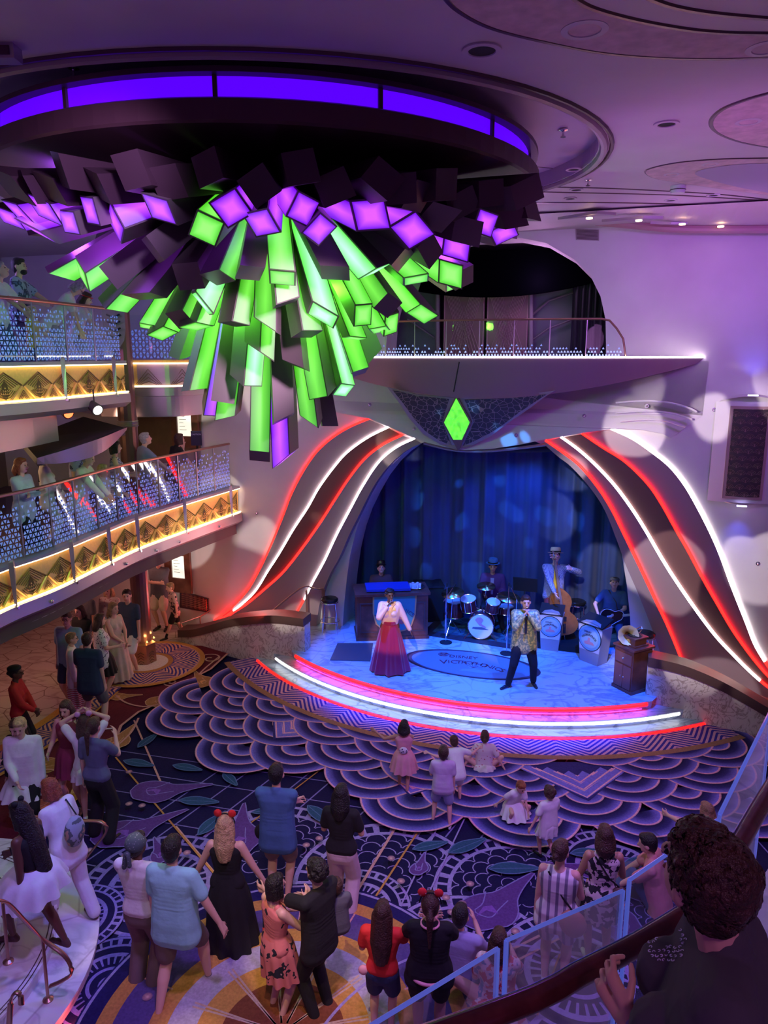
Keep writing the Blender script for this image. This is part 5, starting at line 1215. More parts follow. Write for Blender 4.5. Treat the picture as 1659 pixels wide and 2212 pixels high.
def cap(q, p, r, p2, r2, n=10):
    p, p2 = Vector(p), Vector(p2); d = p2-p; L = d.length
    if L < 1e-6: q.ball(p, r, n); return
    x, y = frame(d); z = d/L; M = Matrix((x, y, z)).transposed()
    prof = [(max(1e-5, r*math.sin(t)), -r*math.cos(t)) for t in (0, PI/6, PI/3, PI/2)]+[(max(1e-5, r2*math.cos(t)), L+r2*math.sin(t)) for t in (0, PI/6, PI/3, PI/2)]
    q.lathe(prof, p, n, 0, M)
def hor(q, a, b, rows, n=8, N=3):
    """torso volume: rows of (center, half width dir vector, radius), blended"""
    for i in range(len(rows)-1):
        for k in range(N):
            t = k/N; c = rows[i][0].lerp(rows[i+1][0], t); w = rows[i][1].lerp(rows[i+1][1], t); r = rows[i][2]*(1-t)+rows[i+1][2]*t
            cap(q, c-w, r, c+w, r, n)
    c, w, r = rows[-1]; cap(q, c-w, r, c+w, r, n)
def ik(a, t, l1, l2, pole):
    d = t-a; L = min(max(d.length, 1e-4), (l1+l2)*.999); d.normalize(); t = a+d*L
    x = (l1*l1-l2*l2+L*L)/(2*L); h = math.sqrt(max(0, l1*l1-x*x)); p = pole-d*pole.dot(d)
    if p.length < 1e-4: p = Vector((0, -1, 0))
    p.normalize(); return a+d*x+p*h, t
ARM = {'down': ((.135, .02, .44), (.3, -1, 0)), 'cross': ((-.07, .115, .665), (1, -.2, -1)), 'hip': ((.10, .05, .58), (1, -.6, 0)), 'front': ((.02, .14, .54), (1, -.3, -.4)),
       'phone': ((.05, .19, .76), (.5, 0, -1)), 'mic': ((.03, .10, .815), (.8, .2, -1)), 'rail': ((.06, .26, .60), (.6, -.2, -1)), 'up': ((.06, .05, 1.0), (1, .2, 0)), 'chin': ((.02, .09, .835), (.5, .3, -1)),
       'hold': ((.09, .17, .62), (.4, -.6, -.6)), 'out': ((.38, .08, .80), (0, -.3, -1)), 'outlow': ((.24, .03, .50), (0, -1, 0)), 'reach': ((.10, .32, .72), (.3, 0, -1)), 'clap': ((.015, .17, .70), (1, -.2, -.6)), 'back': ((.30, -.12, .33), (0, -1, 0)),
       'knees': ((.06, .30, .60), (.8, 0, -.4)), 'pocket': ((.11, .03, .50), (1, -.8, 0))}
def hand(q, wr, fd, pn, H, side, curl=.5, vox=.011):
    """palm, four fingers of different length and a thumb from the side of the palm; fd finger direction, pn palm normal"""
    s = H; fd = fd.normalized(); pn = (pn-fd*pn.dot(fd)).normalized(); ac = fd.cross(pn).normalized()*side
    fr = max(.0050*s, vox*.50)
    pe = wr+fd*.052*s
    for k in (-1, 1): cap(q, wr+ac*k*.008*s, .0105*s, pe+ac*k*.014*s, .010*s, 8)
    for k, ln in enumerate((.040, .046, .043, .034)):
        b = pe+ac*(.0205-.0137*k)*s; a1 = .35*curl+.10; a2 = 1.1*curl+.1
        d1 = fd*math.cos(a1)+pn*math.sin(a1)+ac*(.16-.11*k); d2 = fd*math.cos(a1+a2)+pn*math.sin(a1+a2)+ac*(.08-.05*k)
        m_ = b+d1.normalized()*ln*s*.55; cap(q, b, fr*1.1, m_, fr, 7); cap(q, m_, fr, m_+d2.normalized()*ln*s*.5, fr*.85, 7)
    tb = wr+fd*.014*s+ac*.018*s; tm = tb+(ac*.75+fd*.7+pn*.35).normalized()*.026*s; cap(q, tb, fr*1.35, tm, fr*1.15, 7); cap(q, tm, fr*1.15, tm+(fd*.9+pn*.5*curl+ac*.15).normalized()*.022*s, fr*.95, 7)
def person(label, pos, face, H=1.7, skin='light', hair=('short', 'brown'), top=('tee', None), bot=('shorts', None), shoe=None, arms=('down', 'down'), feet=None, lean=0, hy=0, hp=0, build=1.0, fem=False, pel=(0, 0, 0), sit=False, hs=1.0, vox=None, grp='people on the carpet', knee=None, extras=None, curl=.5, twist=0, glasses=False, group=True):
    d = (Vector(pos)-CAMP).length; vox = vox or (.0095 if d < 9 else .0125 if d < 13 else .015)
    root = empty('person', pos, math.radians(face), label, 'person', grp)
    h = H; V3 = lambda x, y, z: Vector((x*h, y*h, z*h))
    po = V3(*pel); T = Matrix.Translation(po+V3(0, 0, .53)) @ Matrix.Rotation(math.radians(-lean), 4, 'X') @ Matrix.Rotation(math.radians(twist), 4, 'Z') @ Matrix.Translation(-V3(0, 0, .53))
    TP = lambda x, y, z: T @ V3(x, y, z); TR = T.to_3x3(); ex = TR @ Vector((h, 0, 0))
    b = build; sw = .092 if fem else .105; q = MB()
    rows = [(TP(0, -.004, .485), ex*.040*b, .050*h*b), (TP(0, -.006, .54), ex*(.045 if fem else .038)*b, .052*h*b), (TP(0, .0, .61), ex*(.026 if fem else .033)*b, .044*h*b**1.2), (TP(0, .004, .70), ex*(.036 if fem else .045)*b, .052*h*b), (TP(0, -.002, .765), ex*(.055 if fem else .068)*b, .044*h*b**.5), (TP(0, -.008, .80), ex*(sw-.02), .026*h)]
    hor(q, 0, 0, rows)
    cap(q, TP(0, -.008, .80), .032*h, TP(0, .004, .875), .028*h)
    # head
    hc = TP(0, .012, .925); HM = TR @ Matrix.Rotation(math.radians(hy), 3, 'Z') @ Matrix.Rotation(math.radians(-hp), 3, 'X'); g = h*hs
    hl = lambda x, y, z: hc+HM @ Vector((x*g, y*g, z*g))
    q.ball(hc+HM@Vector((0, -.004*g, .012*g)), g, 14, 0, (.046, .056, .058), HM)
    q.ball(hl(0, .012, -.022), g, 12, 0, (.036, .042, .044), HM); cap(q, hl(0, .034, -.046), .013*g, hl(0, .04, -.050), .012*g, 8)
    cap(q, hl(0, .050, .008), .0065*g, hl(0, .064, -.014), .0095*g, 8); cap(q, hl(-.016, .046, .02), .008*g, hl(.016, .046, .02), .008*g, 8)
    for s in (-1, 1): q.ball(hl(.047*s, -.004, -.002), g, 8, 0, (.008, .013, .019), HM)
    if fem:
        for s in (-1, 1): q.ball(TP(.036*s*b, .045*b, .72), .030*h*b, 10)
    # arms
    handsP = []; elb = []
    for i, s in ((0, -1), (1, 1)):
        a = arms[i]; tgt, pole = ARM[a] if isinstance(a, str) else a
        fx = s; sh = TP(sw*s, -.006, .800); tg = TP(tgt[0]*fx, tgt[1], tgt[2]); pl_ = TR @ Vector((pole[0]*fx, pole[1], pole[2]))
        e, w_ = ik(sh, tg, .172*h, .148*h, pl_)
        cap(q, sh, .030*h*b**.6, e, .0225*h*b**.4); cap(q, e, .0225*h*b**.4, w_, .0150*h)
        fd = (w_-e).normalized(); inward = TR @ Vector((-s, 0, 0)); 
        if abs(inward.dot(fd)) > .8: inward = TR @ Vector((0, -1, 0))
        hand(q, w_, fd, inward, h*1.05, (1 if s > 0 else -1), curl, vox); handsP.append((w_+fd*.05*h, fd)); elb.append((sh, e, w_))
    # legs
    fts = feet or ((-.055, .0, 0), (.055, .0, 0)); legs = []
    for i, s in ((0, -1), (1, 1)):
        hip = TP(.048*s*b, -.004, .50) if not sit else po+V3(.048*s*b, 0, .50); ft = fts[i]; an = V3(ft[0], ft[1]-.012, ft[2]+.042)
        kp = Vector(knee[i]) if knee else Vector((.12*s, 1, .1))
        k_, an = ik(hip, an, .245*h, .245*h, kp)
        cap(q, hip, .050*h*b, k_, .031*h*b**.6); cap(q, k_, .031*h*b**.6, k_.lerp(an, .35)+Vector((0, -.006*h, 0)), .031*h*b**.6); cap(q, k_.lerp(an, .35)+Vector((0, -.006*h, 0)), .030*h*b**.5, an, .018*h)
        yaw = math.radians(ft[3]) if len(ft) > 3 else -.18*s; fdv = Vector((math.sin(-yaw), math.cos(yaw), 0)); pitch = ft[4] if len(ft) > 4 else 0
        fdv = (fdv+Vector((0, 0, pitch))).normalized(); heel = an+Vector((0, 0, -.024*h))-fdv*.018*h; toe = an+fdv*.105*h+Vector((0, 0, -.030*h))
        cap(q, heel, .016*h, toe, .013*h); legs.append((hip, k_, an, heel, toe, fdv))
    body = rem(q, 'body', SK[skin], root, vox, 3, .5)
    # eyes, brows, mouth
    fwd = root.rotation_euler.to_matrix() @ (HM @ Vector((0, 1, 0)))
    if fwd.dot((CAMP-Vector(pos)).normalized()) > -.15:
        e_ = MB()
        for s in (-1, 1): e_.ball(hl(.0175*s, .0495, .006), g, 8, 0, (.0070, .0045, .0042), HM)
        e_.build('eyes', m_eye, root, smooth=True)
        e_ = MB()
        for s in (-1, 1): cap(e_, hl(.009*s, .0535, .0185), .0022*g, hl(.027*s, .0485, .0195), .0018*g, 6)
        e_.build('eyebrows', hairm(hair[1] if hair[1] in HC else 'brown'), root)
        e_ = MB(); cap(e_, hl(-.011, .0525, -.031), .0032*g, hl(.011, .0525, -.031), .0032*g, 6); e_.build('mouth', m_lip, root, smooth=True)
        if glasses:
            e_ = MB()
            for s in (-1, 1):
                e_.tube([hl(.019*s+.0135*math.cos(t), .060, .005+.011*math.sin(t)) for t in [2*PI*k/14 for k in range(14)]], .0013*g, 5, closed=True); e_.tube([hl(.033*s, .058, .008), hl(.047*s, -.004, .01)], .0013*g, 4)
            e_.tube([hl(-.006, .061, .008), hl(.006, .061, .008)], .0013*g, 4); e_.build('glasses', m_black, root)
    # hair
    st, hcname = hair[0], hair[1]; L = hair[2] if len(hair) > 2 else .18
    if st != 'bald':
        q = MB(); hm = hairm(hcname)
        q.ball(hl(0, -.012, .024), g, 14, 0, (.052, .058, .056), HM); q.ball(hl(0, -.022, .000), g, 12, 0, (.048, .044, .050), HM); q.ball(hl(0, .018, .054), g, 10, 0, (.038, .034, .020), HM)
        if st == 'short': q.ball(hl(0, -.03, -.022), g, 10, 0, (.036, .028, .034), HM)
        if st in ('long', 'wavy', 'curlylong'):
            dn = TR @ Vector((0, -.12, -1)); dn.normalize()
            for x0, y0 in ((-.034, -.02), (.034, -.02), (0, -.042), (-.018, -.038), (.018, -.038)):
                c0 = hl(x0, y0, .0); c1 = c0+dn*L*h*.55+HM@Vector((x0*.2*g, -.018*h, 0)); c2 = c0+dn*L*h+HM@Vector((x0*-.1*g, -.018*h, 0)); cap(q, c0, .030*g, c1, .027*g); cap(q, c1, .027*g, c2, .012*g if st != 'curlylong' else .022*g)
            for s in (-1, 1): cap(q, hl(.043*s, .004, .01), .013*g, hl(.047*s, .0, -.07), .014*g)
        if st == 'curlylong':
            R_ = random.Random(len(label))
            for k in range(46):
                t = R_.random(); a_ = R_.uniform(-1, 1); q.ball(hl(.05*a_*(1+.3*t), -.035-.02*R_.random(), -.0)+(TR@Vector((0, -.1, -1)))*L*h*t, .013*g, 6)
        if st == 'bob':
            for s in (-1, 1):
                for yy in (-.03, -.01, .012): cap(q, hl(.040*s, yy, .01), .015*g, hl(.046*s, yy, -.052), .013*g)
            cap(q, hl(0, -.045, .0), .026*g, hl(0, -.045, -.06), .022*g); cap(q, hl(-.03, -.035, 0), .022*g, hl(-.03, -.035, -.055), .02*g); cap(q, hl(.03, -.035, 0), .022*g, hl(.03, -.035, -.055), .02*g)
        if st == 'pony': cap(q, hl(0, -.062, .022), .016*g, hl(0, -.088, -.01), .022*g); cap(q, hl(0, -.088, -.01), .022*g, hl(0, -.080, -.02)+TR@Vector((0, -.02*h, -L*h)), .009*g)
        if st == 'bun': q.ball(hl(0, -.068, .002), .021*g, 10)
        if st == 'curly':
            R_ = random.Random(7+len(label))
            for k in range(60):
                a_, z_ = R_.uniform(0, 2*PI), R_.uniform(-.5, 1); r_ = math.sqrt(max(0, 1-z_*z_)); y_ = r_*math.sin(a_)
                if y_ > .35 and z_ < .45: continue
                q.ball(hl(.054*r_*math.cos(a_), -.012+.058*y_, .016+.058*z_), .013*g, 6)
        rem(q, 'hair', hm, root, vox*.9, 2, .5)
    # clothing
    def torso(z0, ease, zt=.80, flare=0.):
        t = MB(); R2 = []
        if z0 < .485: R2.append((TP(0, -.004, z0), ex*(.052*b+flare), (.056*b)*h+ease+.004))
        R2 += [(c, w*(1.12 if zz < .55 else 1), r+ease+(.004 if zz < .55 else 0)) for (c, w, r), zz in zip(rows, (.485, .54, .61, .70, .765, .80)) if zz >= z0-.01 and zz <= zt+.001]
        if kd != 'none' and len(R2) >= 5 and z0 < .485:
            # cloth hangs from the chest instead of following the waist
            ci = len(R2)-3; lo_, hi_ = R2[0], R2[ci]; k_f = .95 if not fem else .5
            for j in range(1, ci):
                t_ = j/ci; r_l = lo_[2]*(1-t_)+hi_[2]*t_; w_l = lo_[1].lerp(hi_[1], t_)
                R2[j] = (R2[j][0], R2[j][1].lerp(w_l, k_f) if w_l.length > R2[j][1].length or k_f > .9 else R2[j][1], max(R2[j][2], R2[j][2]*(1-k_f)+r_l*k_f))
        hor(t, 0, 0, R2, 10, 4)
        if fem:
            for s in (-1, 1): t.ball(TP(.036*s*b, .045*b, .72), .030*h*b+ease*.7, 10)
        return t
    kd, tm = top[0], top[1]; tl = top[2] if len(top) > 2 else .46
    if kd != 'none' and tm is not None:
        t = torso(tl, (.022 if tl < .5 else .015) if kd != 'jacket' else .026, .80 if kd not in ('tank', 'halter', 'strapless') else .766, 0.004)
        if kd in ('tee', 'long', 'jacket', 'polo'):
            for i, s in ((0, -1), (1, 1)):
                sh, e, w_ = elb[i]; E_ = .015 if kd != 'jacket' else .019
                cap(t, TP(0, -.008, .806), .034*h, sh, .030*h*b**.6+E_)
                if kd in ('long', 'jacket'): cap(t, sh, .030*h*b**.6+E_, e, .026*h+E_); cap(t, e, .026*h+E_, e.lerp(w_, .93), .019*h+E_*.7)
                else: cap(t, sh, .030*h*b**.6+E_, sh.lerp(e, .66), .029*h*b**.5+E_*1.1)
            cap(t, TP(0, -.010, .818), .036*h, TP(0, -.010, .83), .034*h)
        elif kd == 'tank':
            for s in (-1, 1): cap(t, TP(.055*s, -.006, .765), .030*h, TP(.050*s, -.012, .815), .020*h)
        rem(t, {'tee': 't_shirt', 'long': 'blouse', 'jacket': 'jacket', 'polo': 'polo_shirt', 'tank': 'sleeveless_top', 'halter': 'halter_top', 'strapless': 'top'}[kd], tm, root, vox, 3, .5)
    bk, bm_ = bot[0], bot[1]; bz = bot[2] if len(bot) > 2 else None
    if bk in ('pants', 'shorts') and bm_ is not None:
        t = MB(); hor(t, 0, 0, [(rows[0][0]+TR@V3(0, 0, -.02), rows[0][1], rows[0][2]+.012), (rows[0][0], rows[0][1], rows[0][2]+.014), (rows[1][0], rows[1][1], rows[1][2]+.007), (rows[1][0].lerp(rows[2][0], .45), rows[1][1], rows[1][2]*.97+.004)])
        wide = (bz or 0)
        for hip, k_, an, *_ in legs:
            if bk == 'pants': cap(t, hip, .052*h*b+.013, k_, .036*h+.013+wide); cap(t, k_, .036*h+.010+wide, an+Vector((0, 0, .004*h)), .026*h+.008+wide*1.6)
            else: cap(t, hip, .053*h*b+.018, hip.lerp(k_, .80), .043*h+.022)
        rem(t, 'trousers' if bk == 'pants' else 'shorts', bm_, root, vox, 3, .5)
    if bk == 'skirt' and bm_ is not None:
        hem, fl, zt = bz if bz else (.30, 1.5, .60); t = MB(); wc = TP(0, 0, zt); wv = ex.normalized(); fv = (TR@Vector((0, 1, 0)))
        kc = (legs[0][1]+legs[1][1])/2; R_ = random.Random(len(label)*3); ph = R_.uniform(0, 6); NF = 11
        zt_ = TP(0, 0, zt).z; zb = hem*h+po.z*0; rx0, ry0 = .080*h*b, .064*h*b
        off = Vector((kc.x*.6, (kc.y)*.55, 0))
        def sk(u, v):
            a_ = 2*PI*u; k = v**.75; hipb = 1+.34*math.sin(min(1, v*2.5)*PI/2)
            rx = rx0*hipb*(1+(fl-1)*k); ry = ry0*hipb*(1.08+(fl-1)*k*1.15); f_ = 1+.10*v*math.sin(a_*NF+ph)+.03*v*math.sin(a_*5)
            c = Vector((wc.x, wc.y, 0)).lerp(Vector((off.x*.5, off.y*.8, 0)), v); return Vector((c.x+rx*f_*math.cos(a_), c.y+ry*f_*math.sin(a_), zt_+(zb-zt_)*v))
        t.grid(sk, 66, 14); t.build('skirt', bm_, root, smooth=True)
        t = None
    # shoes
    if shoe is not None:
        sm_, high = shoe if isinstance(shoe, tuple) else (shoe, False)
        for hip, k_, an, heel, toe, fdv in legs:
            t = MB(); cap(t, heel+Vector((0, 0, -.001*h)), .019*h, toe, .0165*h, 10); cap(t, heel, .018*h, toe.lerp(heel, .35)+Vector((0, 0, .006*h)), .018*h, 10); cap(t, heel, .018*h, an+Vector((0, 0, -.004*h)), .022*h, 10)
            if high: cap(t, an, .023*h, an.lerp(k_, .25), .024*h)
            rem(t, 'shoe', sm_, root, min(vox, .009), 2, .4)
    root['_h'] = H
    if extras: extras(root, dict(TP=TP, hl=hl, HM=HM, TR=TR, hands=handsP, elb=elb, legs=legs, h=h, g=g, V3=V3, ex=ex))
    return root
def hd(px, py, zf, H):
    """spot where somebody of height H standing on level zf shows the top of the head at this pixel"""
    p = at_z(px, py, zf+H*.99); return (p.x, p.y, zf)
def ft(px, py, z=0.012): p = at_z(px, py, z); return (p.x, p.y, z)
C_ = lambda n, c, **k: mat('cloth_'+n, c, .85, noise=.08, nscale=8, bump=.25, bscale=14, **k)
white_c = C_('white', (.75, .72, .76)); navy_c = C_('navy', (.03, .045, .11)); black_c = C_('black', (.010, .009, .012)); grey_c = C_('grey', (.10, .10, .13)); sky_c = C_('sky', (.25, .38, .60)); red_c = C_('red', (.55, .02, .02)); khaki_c = C_('khaki', (.30, .22, .20)); mar_c = C_('maroon', (.25, .03, .08)); cream_c = C_('cream', (.60, .46, .40)); pink_c = C_('pink', (.80, .38, .42)); lav_c = C_('lavender', (.36, .36, .62)); aqua_c = C_('aqua', (.30, .60, .70)); blue_c = C_('blue', (.06, .14, .33)); pants_c = C_('mauvepants', (.62, .45, .52)); slate_c = C_('slate', (.12, .14, .24)); jean_c = C_('denim', (.06, .09, .17)); olive_c = C_('taupe', (.17, .12, .12)); coral_c = C_('coral', (.62, .24, .25))
shw = mat('shoe_white', (.7, .68, .7), .6); shb = mat('shoe_black', (.012, .012, .015), .5); shs = mat('sandal_brown', (.10, .05, .04), .6); shg = mat('shoe_grey', (.12, .12, .16), .6); shp = mat('shoe_pink', (.85, .4, .5), .6)
pt_floral = pattern('print_dark_on_white', (.72, .68, .74), (.03, .03, .08), 'voronoi', 26, .30); pt_pal = pattern('print_pale_floral', (.72, .62, .62), (.50, .10, .15), 'voronoi', 20, .22); pt_hawaii = pattern('print_blue_floral', (.35, .38, .62), (.05, .06, .14), 'noise', 11, .52, c3=(.12, .15, .32))
pt_redfl = pattern('print_red_floral', (.75, .22, .20), (.02, .02, .03), 'noise', 9, .57, c3=(.75, .5, .45)); pt_redfl2 = pattern('print_multi_floral', (.62, .06, .10), (.75, .60, .60), 'noise', 10, .50, c3=(.15, .3, .45)); pt_str = pattern('stripes_red_white', (.70, .62, .62), (.45, .06, .07), 'wave', 9, .5, axis='Z')
pt_geo = pattern('print_grey_stripes', (.70, .66, .70), (.22, .20, .28), 'wave', 4.0, .30, axis='X', c3=(.75, .70, .72)); pt_bw = pattern('print_black_white', (.72, .60, .62), (.02, .02, .03), 'noise', 14, .50); pt_tri = pattern('print_tribal', (.65, .62, .78), (.06, .06, .16), 'wave', 12, .45, axis='Z'); pt_jacket = pattern('brocade_gold', (.20, .24, .14), (.55, .48, .20), 'noise', 24, .52, .35); pt_gin = pattern('gingham', (.06, .08, .20), (.35, .38, .55), 'check', 70); pt_boy = pattern('print_boy_shirt', (.62, .40, .40), (.05, .03, .05), 'noise', 13, .54); pt_back = pattern('backpack_print', (.35, .42, .46), (.10, .14, .13), 'noise', 9, .5, c3=(.45, .28, .18))

def bow_ears(c=(.75, .02, .03), dots=True, black=False):
    def f(root, K):
        q = MB(); q.tube([K['hl'](.060*math.cos(t), -.004, .018+.066*math.sin(t)) for t in [PI*k/14 for k in range(15)]], .004*K['g'], 6); band_ = q.build('headband', m_black, root)
        m = (pattern('polka_red', (.70, .02, .03), (.85, .8, .8), 'voronoi', 40, .25) if dots else mat('sequin_%d' % int(c[2]*100), c, .3, .3, bump=.5, bscale=200)) if not black else m_black
        for s in (-1, 1):
            q = MB(); q.ball(K['hl'](.045*s, -.004, .085), K['g'], 12, 0, (.026, .014, .026), K['HM']); b_ = q.build('headband_puff', m, root, smooth=True)
    return f
def add_bag(m, side=1, z=.5, y=-.06, s=1., strap=True, name='bag'):
    def f(root, K):
        c = K['TP'](.10*side, y, z); q = MB(); q.ball(c, .075*K['h']*s, 12, 0, (1, .5, 1.1)); o = q.build(name, m, root, smooth=True)
        if strap:
            q = MB(); q.tube([c+Vector((0, 0, .07*K['h']*s)), K['TP'](.03*side, -.065, .68), K['TP'](-.06*side, -.045, .815)], .006*K['h'], 5); q.build('strap', m_black, root)
    return f
def both(*fs):
    def f(r, K):
        for g_ in fs: g_(r, K)
    return f
STAND = ((-.055, 0, 0), (.055, 0, 0)); WALK = ((-.05, .12, 0), (.05, -.12, .01)); WIDE = ((-.10, .02, 0), (.10, -.02, 0))
# ---- group left of the column (ground floor)
G1 = 'guests standing on the left by the column'
person('person in red bellhop jacket and black beret standing alone at the left edge', hd(30, 1440, .01, 1.62), -80, 1.62, 'dark', ('bun', 'black'), ('long', red_c, .50), ('pants', black_c), shb, ('front', 'front'), fem=True, glasses=True, grp=G1,
       extras=lambda r, K: (lambda q: (q.ball(K['hl'](-.0, -.012, .05), K['g'], 12, 0, (.062, .066, .03), K['HM']), q.build('beret', m_black, r, smooth=True)))(MB()))
person('man in light blue polo and glasses, tallest at the back left of the group', hd(143, 1323, .01, 1.82), 172, 1.82, 'light', ('short', 'brown'), ('polo', sky_c), ('shorts', navy_c), shg, ('down', 'down'), glasses=True, build=1.12, grp=G1, hy=15)
person('woman in black with a white necklace behind the group', hd(172, 1308, .01, 1.66), 160, 1.66, 'light', ('long', 'brown', .12), ('long', black_c), ('pants', black_c), shb, ('cross', 'cross'), fem=True, grp=G1)
person('short haired woman in loose white blouse and long red striped skirt', ft(168, 1548), -70, 1.58, 'light', ('short', 'dkblond'), ('long', white_c, .42), ('skirt', pt_str, (.06, 1.15, .56)), shs, ('down', 'down'), fem=True, glasses=True, grp=G1)
person('man in navy t-shirt, grey shorts and white sneakers seen from behind', ft(205, 1576), -8, 1.76, 'light', ('short', 'brown'), ('tee', navy_c, .44), ('shorts', grey_c), shw, ('hold', 'down'), build=1.1, grp=G1, feet=((-.10, .02, 0), (.12, -.02, 0, -70)))
person('curly haired woman in white blouse with dark flowers and black skirt', ft(228, 1508), -60, 1.66, 'light', ('curlylong', 'brown', .10), ('tee', pt_floral, .44), ('skirt', black_c, (.30, 1.05, .55)), shs, ('down', 'hold'), fem=True, build=1.15, grp=G1)
person('woman with long fair hair in a long cream dress, arms folded down', ft(257, 1478), -115, 1.68, 'light', ('long', 'dkblond', .14), ('tank', cream_c, .5), ('skirt', cream_c, (.09, 1.35, .60)), shs, ('front', 'front'), fem=True, grp=G1)
person('man in dark navy polo and white shorts leaning beside the plum column', ft(288, 1455), 160, 1.78, 'light', ('short', 'black'), ('polo', navy_c), ('shorts', white_c), shg, ('down', 'pocket'), grp=G1, hy=30, feet=((-.05, 0, 0), (.03, .10, 0)))
person('woman in long sleeved floral dress in the shade behind the group', hd(233, 1262, .01, 1.72), 175, 1.7, 'light', ('long', 'blond', .12), ('long', pt_pal, .46), ('skirt', pt_pal, (.32, 1.3, .60)), shs, ('down', 'down'), fem=True, grp=G1)
person('person in white shorts mostly hidden under the balcony edge', (-6.05, 14.3, .01), 150, 1.75, 'tan', ('short', 'brown'), ('tee', grey_c), ('shorts', white_c), shb, ('down', 'down'), grp=G1)
person('boy in dark flowered shirt and black shorts striding toward the steps', (lambda p: (p.x, p.y, .01))(at_b(378, 1330, -.75)), 120, 1.30, 'light', ('short', 'dkblond'), ('tee', pt_boy), ('shorts', black_c), (shb, True), ('outlow', 'back'), grp=G1, feet=((-.04, .20, 0), (.04, -.15, 0)), hs=1.15, lean=6)
person('man with folded arms in grey shirt and beige shorts by the framed schedule', (lambda p: (p.x, p.y, .01))(at_b(348, 1310, -.40)), 170, 1.80, 'light', ('short', 'brown'), ('tee', grey_c), ('shorts', cream_c), shb, ('cross', 'cross'), build=1.1, grp=G1)
# ---- left foreground group
G2 = 'guests at the left of the carpet'
person('blond person in white shirt over black looking up at the camera', hd(42, 1552, .01, 1.68), 188, 1.68, 'light', ('short', 'blond'), ('long', white_c, .44), ('pants', black_c), shb, ('down', 'front'), hp=18, build=1.1, grp=G2)
person('young woman in black cardigan and short white dress with long hair', ft(62, 1792), 165, 1.64, 'light', ('long', 'brown', .24), ('long', black_c, .44), ('skirt', white_c, (.34, 1.6, .50)), shs, ('cross', 'down'), fem=True, hy=10, hp=20, grp=G2)
person('woman in maroon dress with black jacket on her arm', ft(165, 1750), 175, 1.68, 'light', ('long', 'brown', .16), ('tank', mar_c, .5), ('skirt', mar_c, (.36, 1.1, .60)), shs, ('down', 'hold'), fem=True, grp=G2, hp=10,
       extras=lambda r, K: (lambda q: (cap(q, K['TP'](-.14, .02, .78), .04, K['TP'](-.16, .02, .45), .05), q.build('draped_jacket', black_c, r, smooth=True)))(MB()))
person('girl in white fixing her headband with both arms raised', ft(200, 1770), 15, 1.56, 'light', ('long', 'brown', .16), ('tee', white_c), ('skirt', white_c, (.40, 1.4, .56)), shw, ('up', 'up'), fem=True, grp=G2, extras=bow_ears((.8, .4, .7), False))
person('woman with ponytail in slate t-shirt and wide black trousers, back turned', ft(222, 1808), -14, 1.72, 'light', ('pony', 'brown', .16), ('tee', slate_c, .50), ('pants', black_c, .02), shb, ('down', 'phone'), fem=True, grp=G2, feet=((-.06, 0, 0), (.10, -.05, 0)))
# stairs bottom left (built here so people can stand on them)
SCN = Vector((-5.25, 6.35, 0))
for k, R_ in enumerate((2.22, 1.80, 1.42, 1.06)):
    q = MB(); q.lathe([(R_-.02, .14*k), (R_-.02, .14*k+.10), (R_, .14*k+.11), (R_, .14*(k+1)), (1e-4, .14*(k+1))], SCN, 96); struct(q.build('stair_step', m_marbs))
    if k:
        for dr in (.03, .07): q = MB(); q.lathe([(R_-dr, .14*(k+1)+.001), (R_-dr-.012, .14*(k+1)+.001)], SCN, 96); q.f = q.f[:96]; q.m = q.m[:96]; struct(q.build('trim_%d' % (90+k*2+(dr > .05)), m_trim))
q = MB(); q.lathe([(2.26, 0), (2.26, .02), (2.2, .02)], SCN, 96); struct(q.build('trim_98', m_bronze))
light('stair_red_light', 'POINT', (-2.95, 5.9, .08), 1.2, (1, .1, .08), size=.05)
light('stair_blue_light', 'SPOT', (-2.0, 6.6, 5.5), 200, (.08, .14, 1), (-3.5, 6.9, .1), .1, 26, .8)
pA = ft(135, 1985, .30); person('woman in white outfit with a flowered drawstring backpack climbing the marble steps', ft(158, 1975, .14), 62, 1.66, 'light', ('bob', 'red'), ('tee', white_c, .44), ('pants', white_c, .014), shs, ('hold', 'hold'), fem=True, lean=14, feet=((-.05, .14, .02), (.05, -.14, 0)), grp=G2,
    extras=lambda r, K: (lambda q, s_: (q.ball(K['TP'](0, -.13, .64), K['h'], 12, 0, (.075, .045, .11)), q.build('backpack', pt_back, r, smooth=True), s_.tube([K['TP'](.05, -.12, .72), K['TP'](.05, -.05, .83), K['TP'](.06, .06, .74)], .008, 5), s_.build('backpack_strap', m_black, r)))(MB(), MB()))
person('woman with very long black curls, black halter and white skirt walking up the steps', ft(96, 2052, .28), 80, 1.70, 'dark', ('curlylong', 'black', .36), ('halter', black_c, .60), ('skirt', white_c, (.42, 1.9, .60)), shs, ('down', 'hold'), fem=True, build=1.1, lean=8, feet=((-.05, .17, .082), (.05, -.10, 0)), grp=G2, extras=lambda r, K: [(lambda q: (q.ball(K['hl'](.03*s, -.01, .078), .018*K['g'], 10), q.build('hair_bow', m_black, r, smooth=True)))(MB()) for s in (-1, 1)])
def handrail(pts, posts, label):
    o = empty('stair_handrail', pts[0], 0, label, 'railing', 'bronze stair handrails'); P = resample([Vector(p) for p in pts], 50)
    q = MB(); q.tube(P, .028, 8, flat=.5); kid(q, 'handrail', m_bronze, o, smooth=True)
    for a, b in posts:
        q = MB(); q.cyl(a, b, .016, n=8); kid(q, 'post', m_bronze, o); q = MB(); q.lathe([(.05, 0), (.05, .012), (.02, .03)], a, 16); kid(q, 'post_foot', m_bronze, o)
b1 = at_z(382, 1908-0, .14) if 0 else at_z(176, 1892, .14); t1 = at_y(166, 1772, b1.y)
